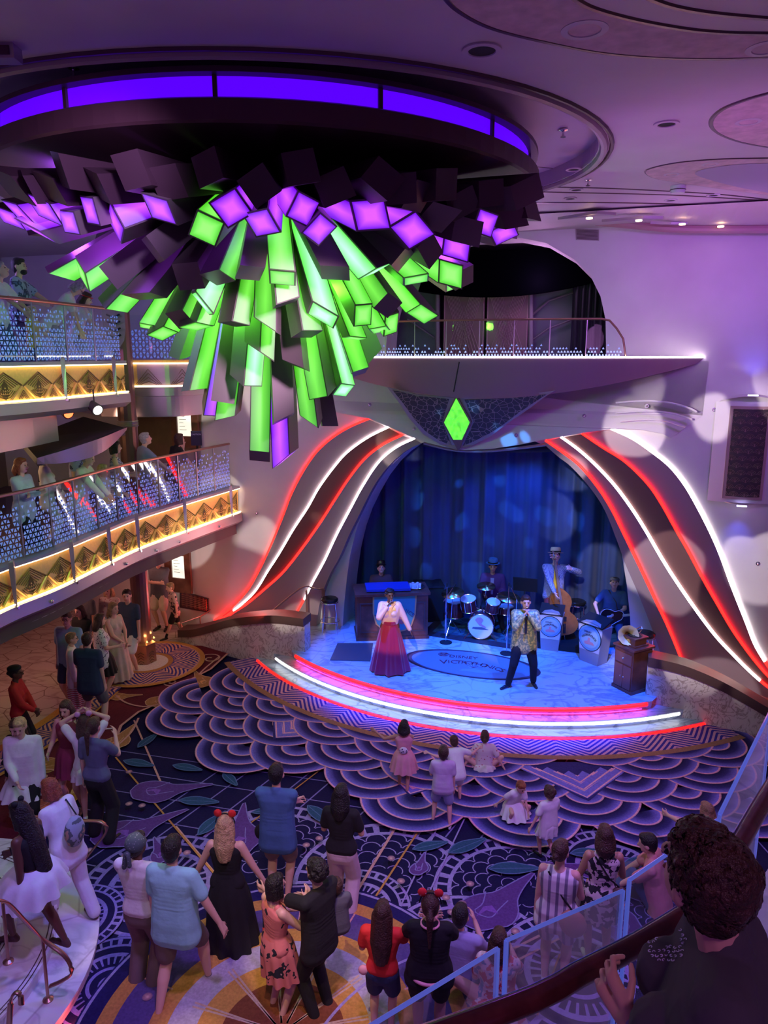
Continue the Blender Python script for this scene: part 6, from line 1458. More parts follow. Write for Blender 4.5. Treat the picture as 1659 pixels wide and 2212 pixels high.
handrail([at_y(40, 1790, b1.y-.9), at_y(48, 1772, b1.y-.5), at_y(80, 1764, b1.y-.25), t1, at_y(218, 1775, b1.y), at_y(230, 1795, b1.y), at_y(205, 1830, b1.y), at_y(180, 1862, b1.y), b1+Vector((.02, 0, .12))], [(b1, t1)], 'bronze handrail curling down beside the marble steps, the farther one')
b2 = at_z(104, 2160, .14); t2 = at_y(92, 2028, b2.y)
handrail([at_y(-10, 1945, b2.y-.5), at_y(15, 1950, b2.y-.4), at_y(50, 1985, b2.y-.2), t2, at_y(140, 2065, b2.y), at_y(155, 2100, b2.y), at_y(135, 2118, b2.y), at_y(108, 2130, b2.y)], [(b2, t2), (at_z(18, 2078, .56), at_y(6, 1950, at_z(18, 2078, .56).y))], 'bronze handrail looping at the lower left on the marble steps, the nearer one')
b3 = at_z(25, 2260, .14); handrail([at_y(20, 2212, b3.y), at_y(24, 2160, b3.y), at_y(34, 2144, b3.y), at_y(44, 2150, b3.y), at_y(46, 2170, b3.y)], [], 'end of a bronze handrail cut by the lower left corner')
# ---- bottom crowd
G3 = 'guests watching from the front of the picture'
person('person in grey headscarf, white shirt and taupe trousers at the lower left', ft(318, 2130), -12, 1.74, 'dark', ('short', 'black'), ('tee', white_c, .52), ('pants', olive_c, .022), shw, ('cross', 'cross'), grp=G3, hy=-15,
    extras=lambda r, K: (lambda q: (q.ball(K['hl'](0, -.012, .022), K['g'], 14, 0, (.057, .063, .058), K['HM']), q.ball(K['hl'](0, -.075, -.01), .018*K['g'], 8), cap(q, K['hl'](-.01, -.08, -.01), .012*K['g'], K['hl'](-.02, -.085, -.09), .014*K['g']), cap(q, K['hl'](.01, -.08, -.01), .012*K['g'], K['hl'](.02, -.085, -.07), .012*K['g']), q.build('headscarf', pattern('scarf_print', (.07, .10, .12), (.25, .28, .3), 'voronoi', 40, .2), r, smooth=True)))(MB()))
person('man in aqua polo and dark shorts walking, back turned', ft(392, 2165), -12, 1.84, 'light', ('short', 'black'), ('polo', aqua_c, .44), ('shorts', olive_c), shg, ('down', 'outlow'), build=1.12, grp=G3, feet=((-.06, -.12, 0), (.09, .16, .01)))
person('blond woman in long black dress with red flower headband and a red bag', ft(500, 2060), -4, 1.66, 'light', ('long', 'blond', .20), ('tank', black_c, .5), ('skirt', black_c, (.06, 1.55, .60)), shb, ('outlow', 'outlow'), fem=True, grp=G3,
    extras=both(bow_ears((.8, .03, .03), False), lambda r, K: (lambda q, q2: (q.box(K['hands'][1][0]+Vector((0, .0, -.26)), (.10, .26, .32)), q.build('shopping_bag', black_c, r), q2.box(K['hands'][1][0]+Vector((0, .0, -.40)), (.108, .268, .05)), q2.box(K['hands'][1][0]+Vector((.056, .0, -.20)), (.008, .18, .2)), q2.build('bag_trim', mat('bag_red', (.8, .05, .02), .5), r)))(MB(), MB())))
person('man in blue t-shirt and tan shorts standing mid floor, back turned', ft(605, 1945), -8, 1.76, 'light', ('short', 'black'), ('tee', blue_c, .44), ('shorts', khaki_c), shg, ('cross', 'cross'), build=1.05, grp=G3, extras=add_bag(m_black, -1, .52, -.02, .7, False, 'shoulder_bag'))
person('woman with long dark hair, black top and pale pink wide trousers', ft(740, 1975), -12, 1.64, 'light', ('long', 'black', .14), ('tee', black_c, .54), ('pants', pants_c, .022), shs, ('hold', 'hold'), fem=True, grp=G3)
person('woman in red flowered sundress turned to the man in black', ft(602, 2195), -50, 1.56, 'light', ('bob', 'black'), ('tank', pt_redfl, .5), ('skirt', pt_redfl, (.30, 1.2, .60)), shw, ('hold', 'phone'), fem=True, grp=G3)
person('man in black t-shirt and trousers with lilac shoes carrying a child', ft(692, 2195), 52, 1.72, 'olive', ('curly', 'black'), ('tee', black_c, .46), ('pants', black_c), mat('shoe_lilac', (.6, .35, .6), .6), ('reach', 'hold'), grp=G3)
person('small child in denim with pink shoes carried at the man in black', Vector(ft(742, 2165))+Vector((-.05, .0, .45)), 20, .95, 'light', ('short', 'brown'), ('tee', grey_c), ('pants', jean_c), shp, ('hold', 'hold'), grp=G3, sit=True, feet=((-.08, .30, .22), (.12, .34, .25)), pel=(0, 0, -.02), hs=1.25)
person('girl in bright red t-shirt and navy shorts with very long brown hair', ft(826, 2235), -8, 1.42, 'light', ('long', 'brown', .30), ('tee', mat('cloth_bright_red', (.80, .03, .03), .8, bump=.25, bscale=14), .50), ('shorts', navy_c), shw, ('hold', 'clap'), fem=False, grp=G3, hs=1.1, extras=lambda r, K: (lambda q: (q.ball(K['TP'](-.12, -.03, .52), .05, 10, 0, (1, .6, 1)), q.build('belt_bag', shp, r, smooth=True)))(MB()))
person('person in black with pale pink trim and red polka dot bow headband, clapping', ft(925, 2262), -5, 1.62, 'light', ('pony', 'brown', .16), ('tee', black_c, .48), ('shorts', black_c), shw, ('clap', 'clap'), fem=True, build=1.15, grp=G3,
    extras=both(bow_ears(), lambda r, K: (lambda q: (q.tube([K['TP'](.105*math.cos(t), -.01+.088*math.sin(t), .515) for t in [2*PI*k/30 for k in range(30)]], .015, 8, closed=True), q.build('belt_pack_strap', pink_c, r, smooth=True)))(MB()), lambda r, K: (lambda q: (q.tube([K['TP'](.05*math.cos(t), -.012+.045*math.sin(t), .834) for t in [2*PI*k/20 for k in range(20)]], .010, 6, closed=True), q.build('collar_trim', pink_c, r, smooth=True)))(MB())))
SITF = ((-.16, .14, 0), (.16, .12, 0)); SITP = (0, 0, -.465)
person('person in lavender t-shirt sitting on the floor with arms raised to a phone', ft(990, 2125), -20, 1.70, 'light', ('short', 'black'), ('tee', lav_c, .46), ('pants', jean_c), shg, ('hold', 'phone'), grp=G3, sit=True, pel=SITP, feet=SITF, knee=((-1, .5, .2), (1, .5, .2)))
person('woman in red multicoloured floral dress sitting low behind the glass guard', Vector(ft(1072, 2190)), -12, 1.62, 'light', ('long', 'brown', .10), ('tee', pt_redfl2, .46), ('skirt', pt_redfl2, (.02, 1.6, .58)), None, ('hold', 'phone'), fem=True, build=1.1, grp=G3, sit=True, pel=(0, 0, -.42), feet=SITF, knee=((-1, .5, .2), (1, .5, .2)))
person('woman in white romper with grey stripes and a tan shoulder bag', ft(1195, 2125), -20, 1.64, 'light', ('bun', 'brown'), ('tank', pt_geo, .46), ('shorts', pt_geo), shw, ('down', 'hold'), fem=True, build=1.15, hy=-20, grp=G3, extras=add_bag(mat('leather_tan', (.45, .22, .15), .5), 1, .53, -.08, 1.1))
person('woman in black and white flowered dress holding a white sweater', ft(1288, 2080), -6, 1.62, 'tan', ('long', 'brown', .10), ('tank', pt_bw, .5), ('skirt', pt_bw, (.33, 1.15, .60)), shw, ('hold', 'hold'), fem=True, grp=G3,
    extras=both(add_bag(shs, 1, .56, -.05, .7), lambda r, K: (lambda q: (cap(q, K['TP'](-.13, .08, .60), .04, K['TP'](-.12, .06, .40), .06), q.build('folded_sweater', white_c, r, smooth=True)))(MB())))
person('man in coral pink t-shirt sitting on the carpet with legs stretched left', ft(1420, 1960), 62, 1.74, 'light', ('short', 'black'), ('tee', coral_c, .46), ('pants', jean_c), (shb), ('knees', 'knees'), build=1.1, grp=G3, sit=True, pel=SITP, feet=((-.10, .34, 0), (.08, .44, 0)), lean=12)
person('woman in lavender top behind the glass guard pointing ahead', ft(1515, 1880), 20, 1.55, 'light', ('long', 'dkblond', .10), ('tee', lav_c, .46), ('pants', jean_c), shg, ('reach', 'hold'), fem=True, grp=G3, sit=True, pel=(0, 0, -.40), feet=SITF, knee=((-1, .5, .2), (1, .5, .2)))
# ---- children on the scallops
G4 = 'children playing in front of the stage'
person('little girl in pink dress with white bag, arm stretched to the left', ft(872, 1708), -5, 1.10, 'tan', ('long', 'black', .08), ('tank', pink_c, .5), ('skirt', pink_c, (.30, 1.7, .62)), shw, ('out', 'chin'), grp=G4, hs=1.3, feet=((-.06, .05, 0), (.05, -.10, 0)), extras=lambda r, K: (lambda q: (q.ball(K['TP'](.0, -.09, .64), K['h'], 10, 0, (.06, .03, .05)), q.build('small_backpack', pt_floral, r, smooth=True)))(MB()))
person('girl in pale printed dress sitting with hands on the floor near the steps', ft(1045, 1668), -5, 1.15, 'light', ('bun', 'brown'), ('tee', pt_pal, .46), ('skirt', pt_pal, (.02, 1.7, .58)), None, (((.26, -.02, .52), (0, -1, 0)), ((.26, -.04, .52), (0, -1, 0))), grp=G4, hs=1.25, sit=True, pel=(0, 0, -.42), feet=SITF, knee=((-1, .5, .2), (1, .5, .2)))
person('boy in pale violet t-shirt and lilac shorts raising one hand', ft(955, 1782), -6, 1.16, 'light', ('short', 'brown'), ('tee', C_('lilac', (.62, .50, .70)), .48), ('shorts', lav_c), shw, ('hold', 'down'), grp=G4, hs=1.25, feet=((-.11, .02, 0), (.09, -.05, 0)))
person('small child in white half hidden behind the boy in lilac shorts', ft(985, 1735), 10, .98, 'light', ('short', 'brown'), ('tee', white_c), ('shorts', white_c), shb, ('out', 'out'), grp=G4, hs=1.3, lean=25)
person('toddler in white dress crouching to touch the carpet', ft(1105, 1770), -150, .92, 'light', ('short', 'red'), ('tee', white_c, .46), ('skirt', white_c, (.12, 2.1, .60)), None, ('knees', 'back'), grp=G4, hs=1.35, lean=25, pel=(0, 0, -.25), feet=SITF, knee=((-.5, 1, .2), (.5, 1, .2)))
person('curly haired toddler in white tunic running to the left', ft(1180, 1858), 25, 1.02, 'light', ('curly', 'brown'), ('tee', white_c, .40), ('skirt', white_c, (.36, 1.3, .55)), shb, ('outlow', 'hold'), grp=G4, hs=1.3, feet=((-.03, .10, 0), (.03, -.12, .03)))
# ---- middle deck
G5 = 'guests leaning on the middle balcony rail'; ZM = 3.12
def md(px, py, H, off=0): p = hd(px, py, ZM, H); return p
person('man in white t-shirt with coloured print at the far left of the middle balcony', (-5.48, 9.25, ZM), -80, 1.74, 'dark', ('short', 'white'), ('tee', white_c, .46), ('pants', jean_c), shb, ('down', 'hold'), build=1.15, grp=G5, lean=8, hp=-15)
person('red haired woman in pale blue shirt with folded arms on the middle balcony', (-5.50, 11.1, ZM), -100, 1.66, 'light', ('long', 'red', .08), ('long', C_('paleblue', (.45, .50, .62)), .44), ('pants', black_c), shb, ('cross', 'cross'), fem=True, build=1.1, grp=G5)
person('person in white with a colourful bag behind the red haired woman', (-5.55, 12.0, ZM), -60, 1.70, 'light', ('long', 'dkblond', .08), ('long', white_c, .44), ('pants', white_c), shw, ('front', 'front'), fem=True, grp=G5, extras=add_bag(pt_bw, 1, .62, .10, .8))
person('elderly woman in white shirt resting on the middle balcony rail', (-5.02, 12.0, ZM), -92, 1.68, 'light', ('short', 'grey'), ('long', white_c, .44), ('pants', white_c), shw, ('rail', 'rail'), fem=True, build=1.1, lean=16, grp=G5)
person('person in blue patterned shirt behind the elderly woman under the canopy', (-5.45, 13.0, ZM), -80, 1.80, 'light', ('short', 'brown'), ('tee', pt_hawaii, .44), ('pants', jean_c), shb, ('down', 'down'), grp=G5)
person('blond child with a pacifier held behind the middle balcony rail', (-4.9, 12.75, ZM), -90, 1.30, 'light', ('short', 'blond'), ('tee', white_c), ('shorts', grey_c), shw, ('rail', 'hold'), hs=1.2, grp=G5)
person('woman with dark bob and sleeveless patterned top beside the column', (-4.88, 13.35, ZM), -70, 1.66, 'light', ('bob', 'black'), ('tank', pt_tri, .46), ('pants', jean_c), shb, ('hold', 'hold'), fem=True, build=1.1, grp=G5)
person('grey haired man in grey blue polo right of the column, looking down', (-4.62, 14.05, ZM), -55, 1.74, 'light', ('short', 'grey'), ('polo', C_('greyblue', (.22, .26, .36)), .46), ('shorts', olive_c), shg, ('rail', 'rail'), hp=-18, lean=6, build=1.08, grp=G5)
person('woman in black top and glasses resting her chin on her hand', (-4.25, 14.75, ZM), -50, 1.66, 'light', ('bob', 'brown'), ('tee', black_c, .46), ('pants', black_c), shb, ('chin', 'rail'), fem=True, glasses=True, hp=-15, lean=14, grp=G5)
# ---- upper deck
G6 = 'guests on the upper balcony'; ZT = 5.95
person('woman in flowered blouse cut by the left edge of the upper balcony', (-5.72, 10.1, ZT), -75, 1.62, 'light', ('bob', 'grey'), ('long', pt_pal, .46), ('pants', jean_c), shb, ('rail', 'rail'), fem=True, lean=20, grp=G6)
person('elderly woman in white t-shirt with backpack straps looking down from the upper balcony', (-5.52, 10.95, ZT), -90, 1.64, 'light', ('short', 'grey'), ('tee', white_c, .46), ('pants', jean_c), shw, ('rail', 'rail'), fem=True, build=1.1, hp=-30, lean=8, grp=G6, extras=lambda r, K: [(lambda q: (q.tube([K['TP'](.055*s, -.06, .70), K['TP'](.06*s, -.01, .845), K['TP'](.06*s, .068, .70)], .012, 6), q.build('backpack_strap', mar_c, r)))(MB()) for s in (-1, 1)])
person('bearded man in blue floral shirt holding a drink on the upper balcony', (-5.62, 11.9, ZT), -80, 1.80, 'light', ('short', 'black'), ('tee', pt_hawaii, .44), ('pants', jean_c), shb, ('rail', 'hold'), build=1.12, grp=G6, hy=-10, extras=lambda r, K: (lambda q: (q.ball(K['hl'](0, .030, -.040), K['g'], 10, 0, (.034, .032, .026), K['HM']), q.build('beard', hairm('black'), r, smooth=True)))(MB()))
person('woman with grey bob and glasses bending over the upper balcony rail', (-5.16, 11.9, ZT), -75, 1.64, 'light', ('bob', 'grey'), ('tee', white_c, .46), ('pants', jean_c), shw, ('rail', 'rail'), fem=True, lean=38, hp=20, glasses=True, grp=G6)
person('child with a red floral headband peering over the upper rail near the crystals', (-5.12, 12.7, ZT), -80, 1.38, 'light', ('long', 'brown', .1), ('tee', white_c), ('shorts', grey_c), shw, ('rail', 'rail'), hs=1.15, lean=18, grp=G6, extras=lambda r, K: (lambda q: (q.tube([K['hl'](.058*math.cos(t), .004+.06*math.sin(t), .03) for t in [2*PI*k/16 for k in range(16)]], .007, 6, closed=True), q.build('headband', red_c, r, smooth=True)))(MB()))
person('small child in yellow behind the frosted glass of the upper balcony', (-5.30, 11.5, ZT), -90, 1.05, 'light', ('short', 'blond'), ('tee', C_('yellow', (.7, .45, .1))), ('pants', jean_c), shw, ('rail', 'hold'), hs=1.2, grp=G6)
# ================================================================ stage: performers and instruments
ZS = .45
def fs(px, py): return ft(px, py, ZS)
G7 = 'band members on the stage'
m_satin = mat('satin_maroon', (.36, .015, .07), .3, sheen=.3); m_blouse = mat('satin_pink', (.85, .52, .50), .35)
def mic(root, K, i=1):
    w_, fd = K['hands'][i]; hp_ = K['hl'](0, .085, -.03); d = (w_-hp_); q = MB(); cap(q, hp_-d*.0, .022, hp_+d.normalized()*.02, .022, 10); q.cyl(hp_+d.normalized()*.02, hp_+d.normalized()*.2, .017, .012, 10); q.build('microphone', m_chrome, root, smooth=True)
def gown(root, K):
    q = MB(); h = K['h']; R_ = 14
    def g(u, v):
        a = 2*PI*u; w_ = .085+.135*v**.8; f_ = 1+(.10*math.sin(a*9)+.05*math.sin(a*17+1))*v; return Vector((math.cos(a)*w_*f_*h*1.0, math.sin(a)*w_*f_*h*.85, h*(.60-.585*v)))
    q.grid(g, 120, 16); q.build('gown_skirt', m_satin, root, smooth=True); q = MB(); q.lathe([(.088*h, .585*h), (.090*h, .62*h), (.084*h, .625*h)], (0, 0, 0), 32); q.build('waistband', m_satin, root)
    for s in (-1, 1):
        q = MB(); q.add([K['TP'](0, .075, .70), K['TP'](.03*s, .07, .80), K['TP'](.075*s, .03, .835), K['TP'](.07*s, .07, .76)], [(0, 1, 2, 3)]); q.build('collar', m_blouse, root)
person('singer in pink satin blouse and long maroon skirt holding a microphone', fs(842, 1448), 178, 1.62, 'dark', ('curly', 'black'), ('jacket', m_blouse, .56), ('none', None), shb, ('outlow', 'mic'), fem=True, build=1.2, grp=G7, hy=18, extras=both(gown, lambda r, K: mic(r, K, 1)), vox=.011)
person('singer in gold and green brocade jacket and black trousers with a microphone', fs(1128, 1482), 178, 1.72, 'light', ('short', 'brown'), ('jacket', pt_jacket, .43), ('pants', black_c, .004), shb, ('mic', 'mic'), build=1.12, grp=G7, feet=((-.12, -.03, 0), (.15, .04, 0, -50)), vox=.011,
       extras=both(lambda r, K: mic(r, K, 0), lambda r, K: (lambda q: (q.add([K['TP'](-.014, .078, .80), K['TP'](.014, .078, .80), K['TP'](.01, .098, .62), K['TP'](-.01, .098, .62)], [(0, 1, 2, 3)]), q.build('shirt_front', black_c, r)))(MB())))
def hat(m, brim=.085, band=None):
    def f(root, K):
        HMt = K['HM']; q = MB(); c = K['hl'](0, -.004, .040); g = K['g']
        q.lathe([(brim*.97*g, .004*g), (brim*g, .008*g), (.058*g, .006*g), (.056*g, .05*g), (.050*g, .066*g), (.03*g, .062*g), (1e-4, .054*g)], c, 28, 0, HMt); q.build('hat', m, root, smooth=False)
        q = MB(); q.lathe([(.0585*g, .008*g), (.0580*g, .024*g)], c, 28, 0, HMt); q.f = q.f[:28]; q.m = q.m[:28]; q.build('hat_band', band or m_black, root)
    return f
# drum riser rug and kit
DR = at_z(1040, 1372, ZS); q = MB(); mz = Matrix.Rotation(-TH-.12, 3, 'Z'); q.box(DR+Vector((.1, .35, .008)), (2.3, 1.7, .016), -TH-.1); rg = q.build('drum_rug', mat('rug_dark', (.03, .02, .03), .9)); tag(rg, 'dark rug under the drum kit', 'rug')
q = MB(); q.box(DR+Vector((.1, .38, .0175)), (1.9, 1.3, .003), -TH-.1); q.build('rug_field', pattern('rug_pattern', (.02, .05, .07), (.05, .12, .12), 'noise', 6, .5), rg)
dk = empty('drum_kit', DR, -TH+.1, 'drum kit with maroon shells and a gramophone on the bass drum head', 'drum kit', None)
m_shell = mat('drum_shell', (.14, .03, .04), .2, .3); m_head = mat('drum_head', (.70, .72, .78), .5); m_cym = mat('cymbal_brass', (.70, .55, .25), .22, 1.)
def dl(x, y, z): return Matrix.LocRotScale(dk.location, dk.rotation_euler, None) @ Vector((x, y, z+.017))
def drum(c, ax, r, d, name='tom'):
    c = dl(*c); ax = (Matrix.Rotation(dk.rotation_euler.z, 3, 'Z') @ Vector(ax)).normalized(); q = MB(); q.cyl(c-ax*d/2, c+ax*d/2, r, n=32); s_ = kid(q, name, m_shell, dk)
    q = MB(); x, y = frame(ax)
    for sg in (-1, 1): q.tube([c+ax*sg*d/2+x*r*1.02*math.cos(t)+y*r*1.02*math.sin(t) for t in [2*PI*k/32 for k in range(32)]], .009, 6, closed=True)
    for k in range(8):
        t = 2*PI*k/8; p = c+x*r*1.03*math.cos(t)+y*r*1.03*math.sin(t); q.cyl(p-ax*d*.45, p+ax*d*.45, .006, n=5)
    kid(q, 'hoop', m_chrome, s_); q = MB(); q.cyl(c+ax*(d/2+.001), c+ax*(d/2+.004), r*.98, n=32); kid(q, 'drum_skin', m_head, s_); return c, ax, s_
bc, bax, bs = drum((0, -.12, .27), (0, -1, .08), .26, .36, 'bass_drum')
# gramophone picture on the bass drum head (horn, box, arm)
Xb, Yb = frame(bax); fc = bc+bax*.187
def bdp(x, y, d=0): return fc+Xb*x*.26*(1 if Xb.x > 0 else -1)+Vector((0, 0, 1))*y*.26+bax*d
for pts, m_, dd in ([[(-.1, .1), (-.45, .55), (-.3, .75), (.0, .8), (.2, .62), (.05, .25), (.3, .1), (.45, .0), (.35, -.08), (.1, .02)], mat('print_rose', (.65, .28, .28), .6), .0015], [[(-.7, -.2), (.5, -.35), (.65, -.2), (.1, -.02), (-.6, -.05)], mat('print_slate', (.10, .12, .16), .6), .002]):
    q = MB(); q.plate(lambda u, v, d: bdp(u, v, d), pts, [], (dd, dd)); kid(q, 'head_picture', m_, bs)
drum((-.30, .12, .62), (-.1, -.25, 1), .17, .26); drum((.22, -.02, .66), (.15, -.3, 1), .145, .22); drum((-.62, .36, .42), (0, -.05, 1), .2, .34, 'floor_tom'); drum((.48, .28, .50), (0, 0, 1), .175, .14, 'snare_drum')
for x, y, z, r, tl in [(-.62, -.12, .92, .24, (-.1, -.25, 1)), (.55, -.1, .90, .24, (.15, -.2, 1)), (.05, .25, 1.0, .2, (0, -.2, 1)), (.80, .30, .72, .17, (.0, .0, 1))]:
    c = dl(x, y, z); ax = (Matrix.Rotation(dk.rotation_euler.z, 3, 'Z') @ Vector(tl)).normalized(); xx, yy = frame(ax); M3 = Matrix((xx, yy, ax)).transposed()
    q = MB(); q.lathe([(.012, .026), (.03, .022), (.045, .008), (r, 0), (r, -.003), (.045, .004)], c, 32, 0, M3); kid(q, 'cymbal', m_cym, dk, smooth=True)
    q = MB(); base = dl(x*1.05, y+.05, .03); q.cyl(base+Vector((0, 0, .2)), c, .009, n=6)
    for k in range(3):
        t = 2*PI*k/3; q.cyl(base+Vector((0, 0, .28)), base+Vector((.22*math.cos(t), .22*math.sin(t), -.02)), .008, n=5)
    kid(q, 'cymbal_stand', m_chrome, dk)
for k in range(-1, 2, 2): q = MB(); q.cyl(dl(.16*k, -.2, .2), dl(.34*k, -.32, 0), .010, n=6); kid(q, 'spur', m_chrome, dk)
q = MB(); q.cyl(dl(0, .1, .5), dl(-.2, .1, .58), .012, n=6); q.cyl(dl(0, .0, .5), dl(.18, 0, .6), .012, n=6); q.cyl(dl(0, .05, .45), dl(0, .05, .6), .014, n=6); kid(q, 'tom_mount', m_chrome, dk)
def mic_stand(p, h, label, boom=None):
    p = Vector(p); o = empty('microphone_stand', p, 0, label, 'microphone stand', 'microphone stands on the stage')
    q = MB(); q.lathe([(.13, 0), (.13, .012), (.02, .03)], p, 24); kid(q, 'base', m_black, o); q = MB(); q.cyl(p+Vector((0, 0, .02)), p+Vector((0, 0, h)), .011, n=8); q.cyl(p+Vector((0, 0, h*.5)), p+Vector((0, 0, h*.5+.06)), .018, n=8); kid(q, 'pole', m_chrome, o)
    if boom:
        a = p+Vector((0, 0, h)); b_ = a+Vector(boom); q = MB(); q.cyl(a-Vector(boom)*.3, b_, .007, n=6); kid(q, 'boom_arm', m_chrome, o); q = MB(); cap(q, b_, .02, b_+Vector(boom).normalized()*.08, .016); kid(q, 'microphone', m_black, o, smooth=True)
    else: q = MB(); cap(q, p+Vector((0, 0, h)), .016, p+Vector((0, 0, h+.06)), .02); kid(q, 'microphone_clip', m_black, o, smooth=True)
mic_stand(fs(963, 1388), 1.22, 'straight chrome microphone stand left of the drum kit'); mic_stand(fs(1094, 1412), 1.42, 'straight chrome microphone stand beside the singer in brocade')
mic_stand(dl(-.75, -.22, -.017), .85, 'boom microphone stand over the left of the drum kit', (.16, .05, .22)); mic_stand(dl(.72, -.30, -.017), .95, 'boom microphone stand over the right of the drum kit', (-.12, .08, .25))
seat = dl(.15, .72, 0)
person('drummer in purple jacket and blue hat seated behind the kit', (seat.x, seat.y, ZS+.02), 170, 1.80, 'tan', ('short', 'black'), ('jacket', C_('purple', (.09, .03, .16)), .46), ('pants', black_c), shb, ('hold', 'hold'), grp=G7, sit=True, pel=(0, 0, -.20), feet=((-.14, .26, 0), (.14, .26, 0)), build=1.1, extras=both(hat(mat('hat_blue', (.05, .16, .36), .7)),
       lambda r, K: (lambda q: (q.add([K['TP'](-.022, .07, .80), K['TP'](.022, .07, .80), K['TP'](.012, .088, .60), K['TP'](-.012, .088, .60)], [(0, 1, 2, 3)]), q.build('shirt_front', lav_c, r)))(MB()),
       lambda r, K: [(lambda q: (q.cyl(w_, w_+Vector((0, .34, .12)), .007, n=6), q.build('drumstick', cream_c, r)))(MB()) for w_, fd in K['hands']]))
def stool(p, h, label, m_seat=m_blackg):
    p = Vector(p); o = empty('bar_stool', p, 0, label, 'stool', 'black round bar stools on the stage')
    q = MB(); q.lathe([(.02, h-.08), (.17, h-.075), (.185, h-.05), (.185, h-.02), (.16, h), (1e-4, h+.005)], p, 28); kid(q, 'seat', m_seat, o, smooth=False)
    q = MB(); q.tube([p+Vector((.18*math.cos(t), .18*math.sin(t), h-.09)) for t in [2*PI*k/24 for k in range(24)]], .012, 6, closed=True); kid(q, 'seat_ring', m_chrome, o)
    for k in range(4):
        t = PI/4+PI/2*k; q = MB(); q.cyl(p+Vector((.15*math.cos(t), .15*math.sin(t), h-.09)), p+Vector((.22*math.cos(t), .22*math.sin(t), 0)), .011, n=6); kid(q, 'leg', m_chrome, o)
    q = MB(); q.tube([p+Vector((.2*math.cos(t), .2*math.sin(t), h*.35)) for t in [2*PI*k/24 for k in range(24)]], .009, 6, closed=True); kid(q, 'foot_ring', m_chrome, o)
stool(fs(713, 1366), .78, 'black round bar stool alone at the left side of the stage'); stool(fs(1243, 1368), .74, 'black bar stool with chrome legs between the double bass and the guitarist'); stool(fs(1388, 1445), .74, 'black bar stool behind the gramophone cabinet')
# pianist and the bar shaped piano desk
A_ = ab(at_z(772, 1383, ZS)); B_ = ab(at_z(924, 1378, ZS)); dsk = at_z(772, 1385, ZS); dskb = at_z(924, 1379, ZS)
ang = math.atan2(dskb.y-dsk.y, dskb.x-dsk.x); c0 = (dsk+dskb)/2; L_ = (dskb-dsk).length; dn = Vector((-math.sin(ang), math.cos(ang), 0)); dx = Vector((math.cos(ang), math.sin(ang), 0))
o = empty('piano_desk', c0+dn*.35, ang, 'dark wooden keyboard desk with a hanging band banner', 'desk')
q = MB(); q.box(c0+dn*.35+Vector((0, 0, .50)), (L_, .68, .96), ang); q.box(c0+dn*.35+Vector((0, 0, .035)), (L_+.05, .73, .07), ang); kid(q, 'body', m_wood, o)
q = MB(); q.box(c0+dn*.33+Vector((0, 0, 1.0)), (L_+.08, .76, .05), ang); kid(q, 'desk_top', m_wood, o)
for s in (-.33, .33):
    q = MB(); cx = c0+dx*L_*s-dn*.004
    for z0, z1, x0, x1 in [(.18, .20, -.18, .18), (.80, .82, -.18, .18), (.18, .82, -.19, -.17), (.18, .82, .17, .19)]: q.box(cx+dx*(x0+x1)/2+Vector((0, 0, (z0+z1)/2)), (x1-x0, .012, z1-z0), ang)
    kid(q, 'panel_moulding', m_brown, o)
q = MB(); q.box(c0+dn*.30-dx*.08+Vector((0, 0, 1.07)), (.92, .5, .05), ang); kid(q, 'keyboard', mat('blue_cover', (.03, .05, .30), .4), o)
def dp(x, z, d): return c0+dx*(x)+dn*(-.012-d)+Vector((0, 0, z))
sh = [(-.42, .98), (.50, .98), (.48, .55), (.40, .30), (.27, .20), (.05, .16), (-.20, .22), (-.36, .36), (-.42, .60)]
q = MB(); q.plate(dp, sh, [], (0.0, .004)); bn = kid(q, 'banner', mat('banner_gold', (.50, .26, .12), .7), o)
q = MB(); q.plate(dp, [(x*.93+.002, (z-.57)*.93+.57) for x, z in sh], [], (.005, .008)); kid(q, 'banner_field', mat('banner_teal', (.05, .20, .25), .7), bn)
def arc_text(s, c, R, a0, a1, size, plane, m, parent, name='lettering'):
    n = len(s)
    for i, chh in enumerate(s):
        if chh == ' ': continue
        t = a0+(a1-a0)*i/(n-1); x = c[0]+R*math.sin(t); z = c[1]+R*math.cos(t); P = plane(x, z, .012); Px = plane(x+.01*math.cos(t), z-.01*math.sin(t), .012)-P; Px.normalize(); Nn = (plane(x, z, .02)-P).normalized(); Py = Nn.cross(Px)
        M4 = Matrix.Translation(P) @ Matrix((Px, Py, Nn)).transposed().to_4x4(); text(name, chh, size, M4, m, parent)
m_let = mat('letter_navy', (.03, .03, .10), .6); arc_text('VICTROPHONICS', (.03, .10), .58, -.68, .72, .12, dp, m_let, bn)
q = MB(); q.plate(dp, [(-.12, .52), (.05, .62), (.22, .6), (.3, .46), (.2, .34), (.0, .4)], [], (.009, .011)); kid(q, 'banner_picture', mat('banner_rose', (.5, .1, .1), .6), bn)
pk = c0+dn*.95-dx*.15
person('pianist in brown jacket and black cap behind the wooden desk', (pk.x, pk.y, ZS), 185, 1.68, 'light', ('short', 'black'), ('jacket', C_('umber', (.10, .05, .05)), .46), ('pants', black_c), shb, ('hold', 'hold'), grp=G7, hp=-22, sit=True, pel=(0, 0, -.16), feet=((-.10, .22, 0), (.10, .22, 0)), extras=hat(m_blackg, .07))
tp = c0+dx*.52+dn*.35+Vector((0, 0, 1.026)); o = empty('glass_tray', tp, 0, 'round silver tray of clear glasses on the right end of the desk', 'tray')
q = MB(); q.lathe([(.02, .0), (.17, .0), (.20, .02), (.195, .025), (.16, .006), (1e-4, .006)], tp, 32); kid(q, 'tray', m_chrome, o, smooth=False)
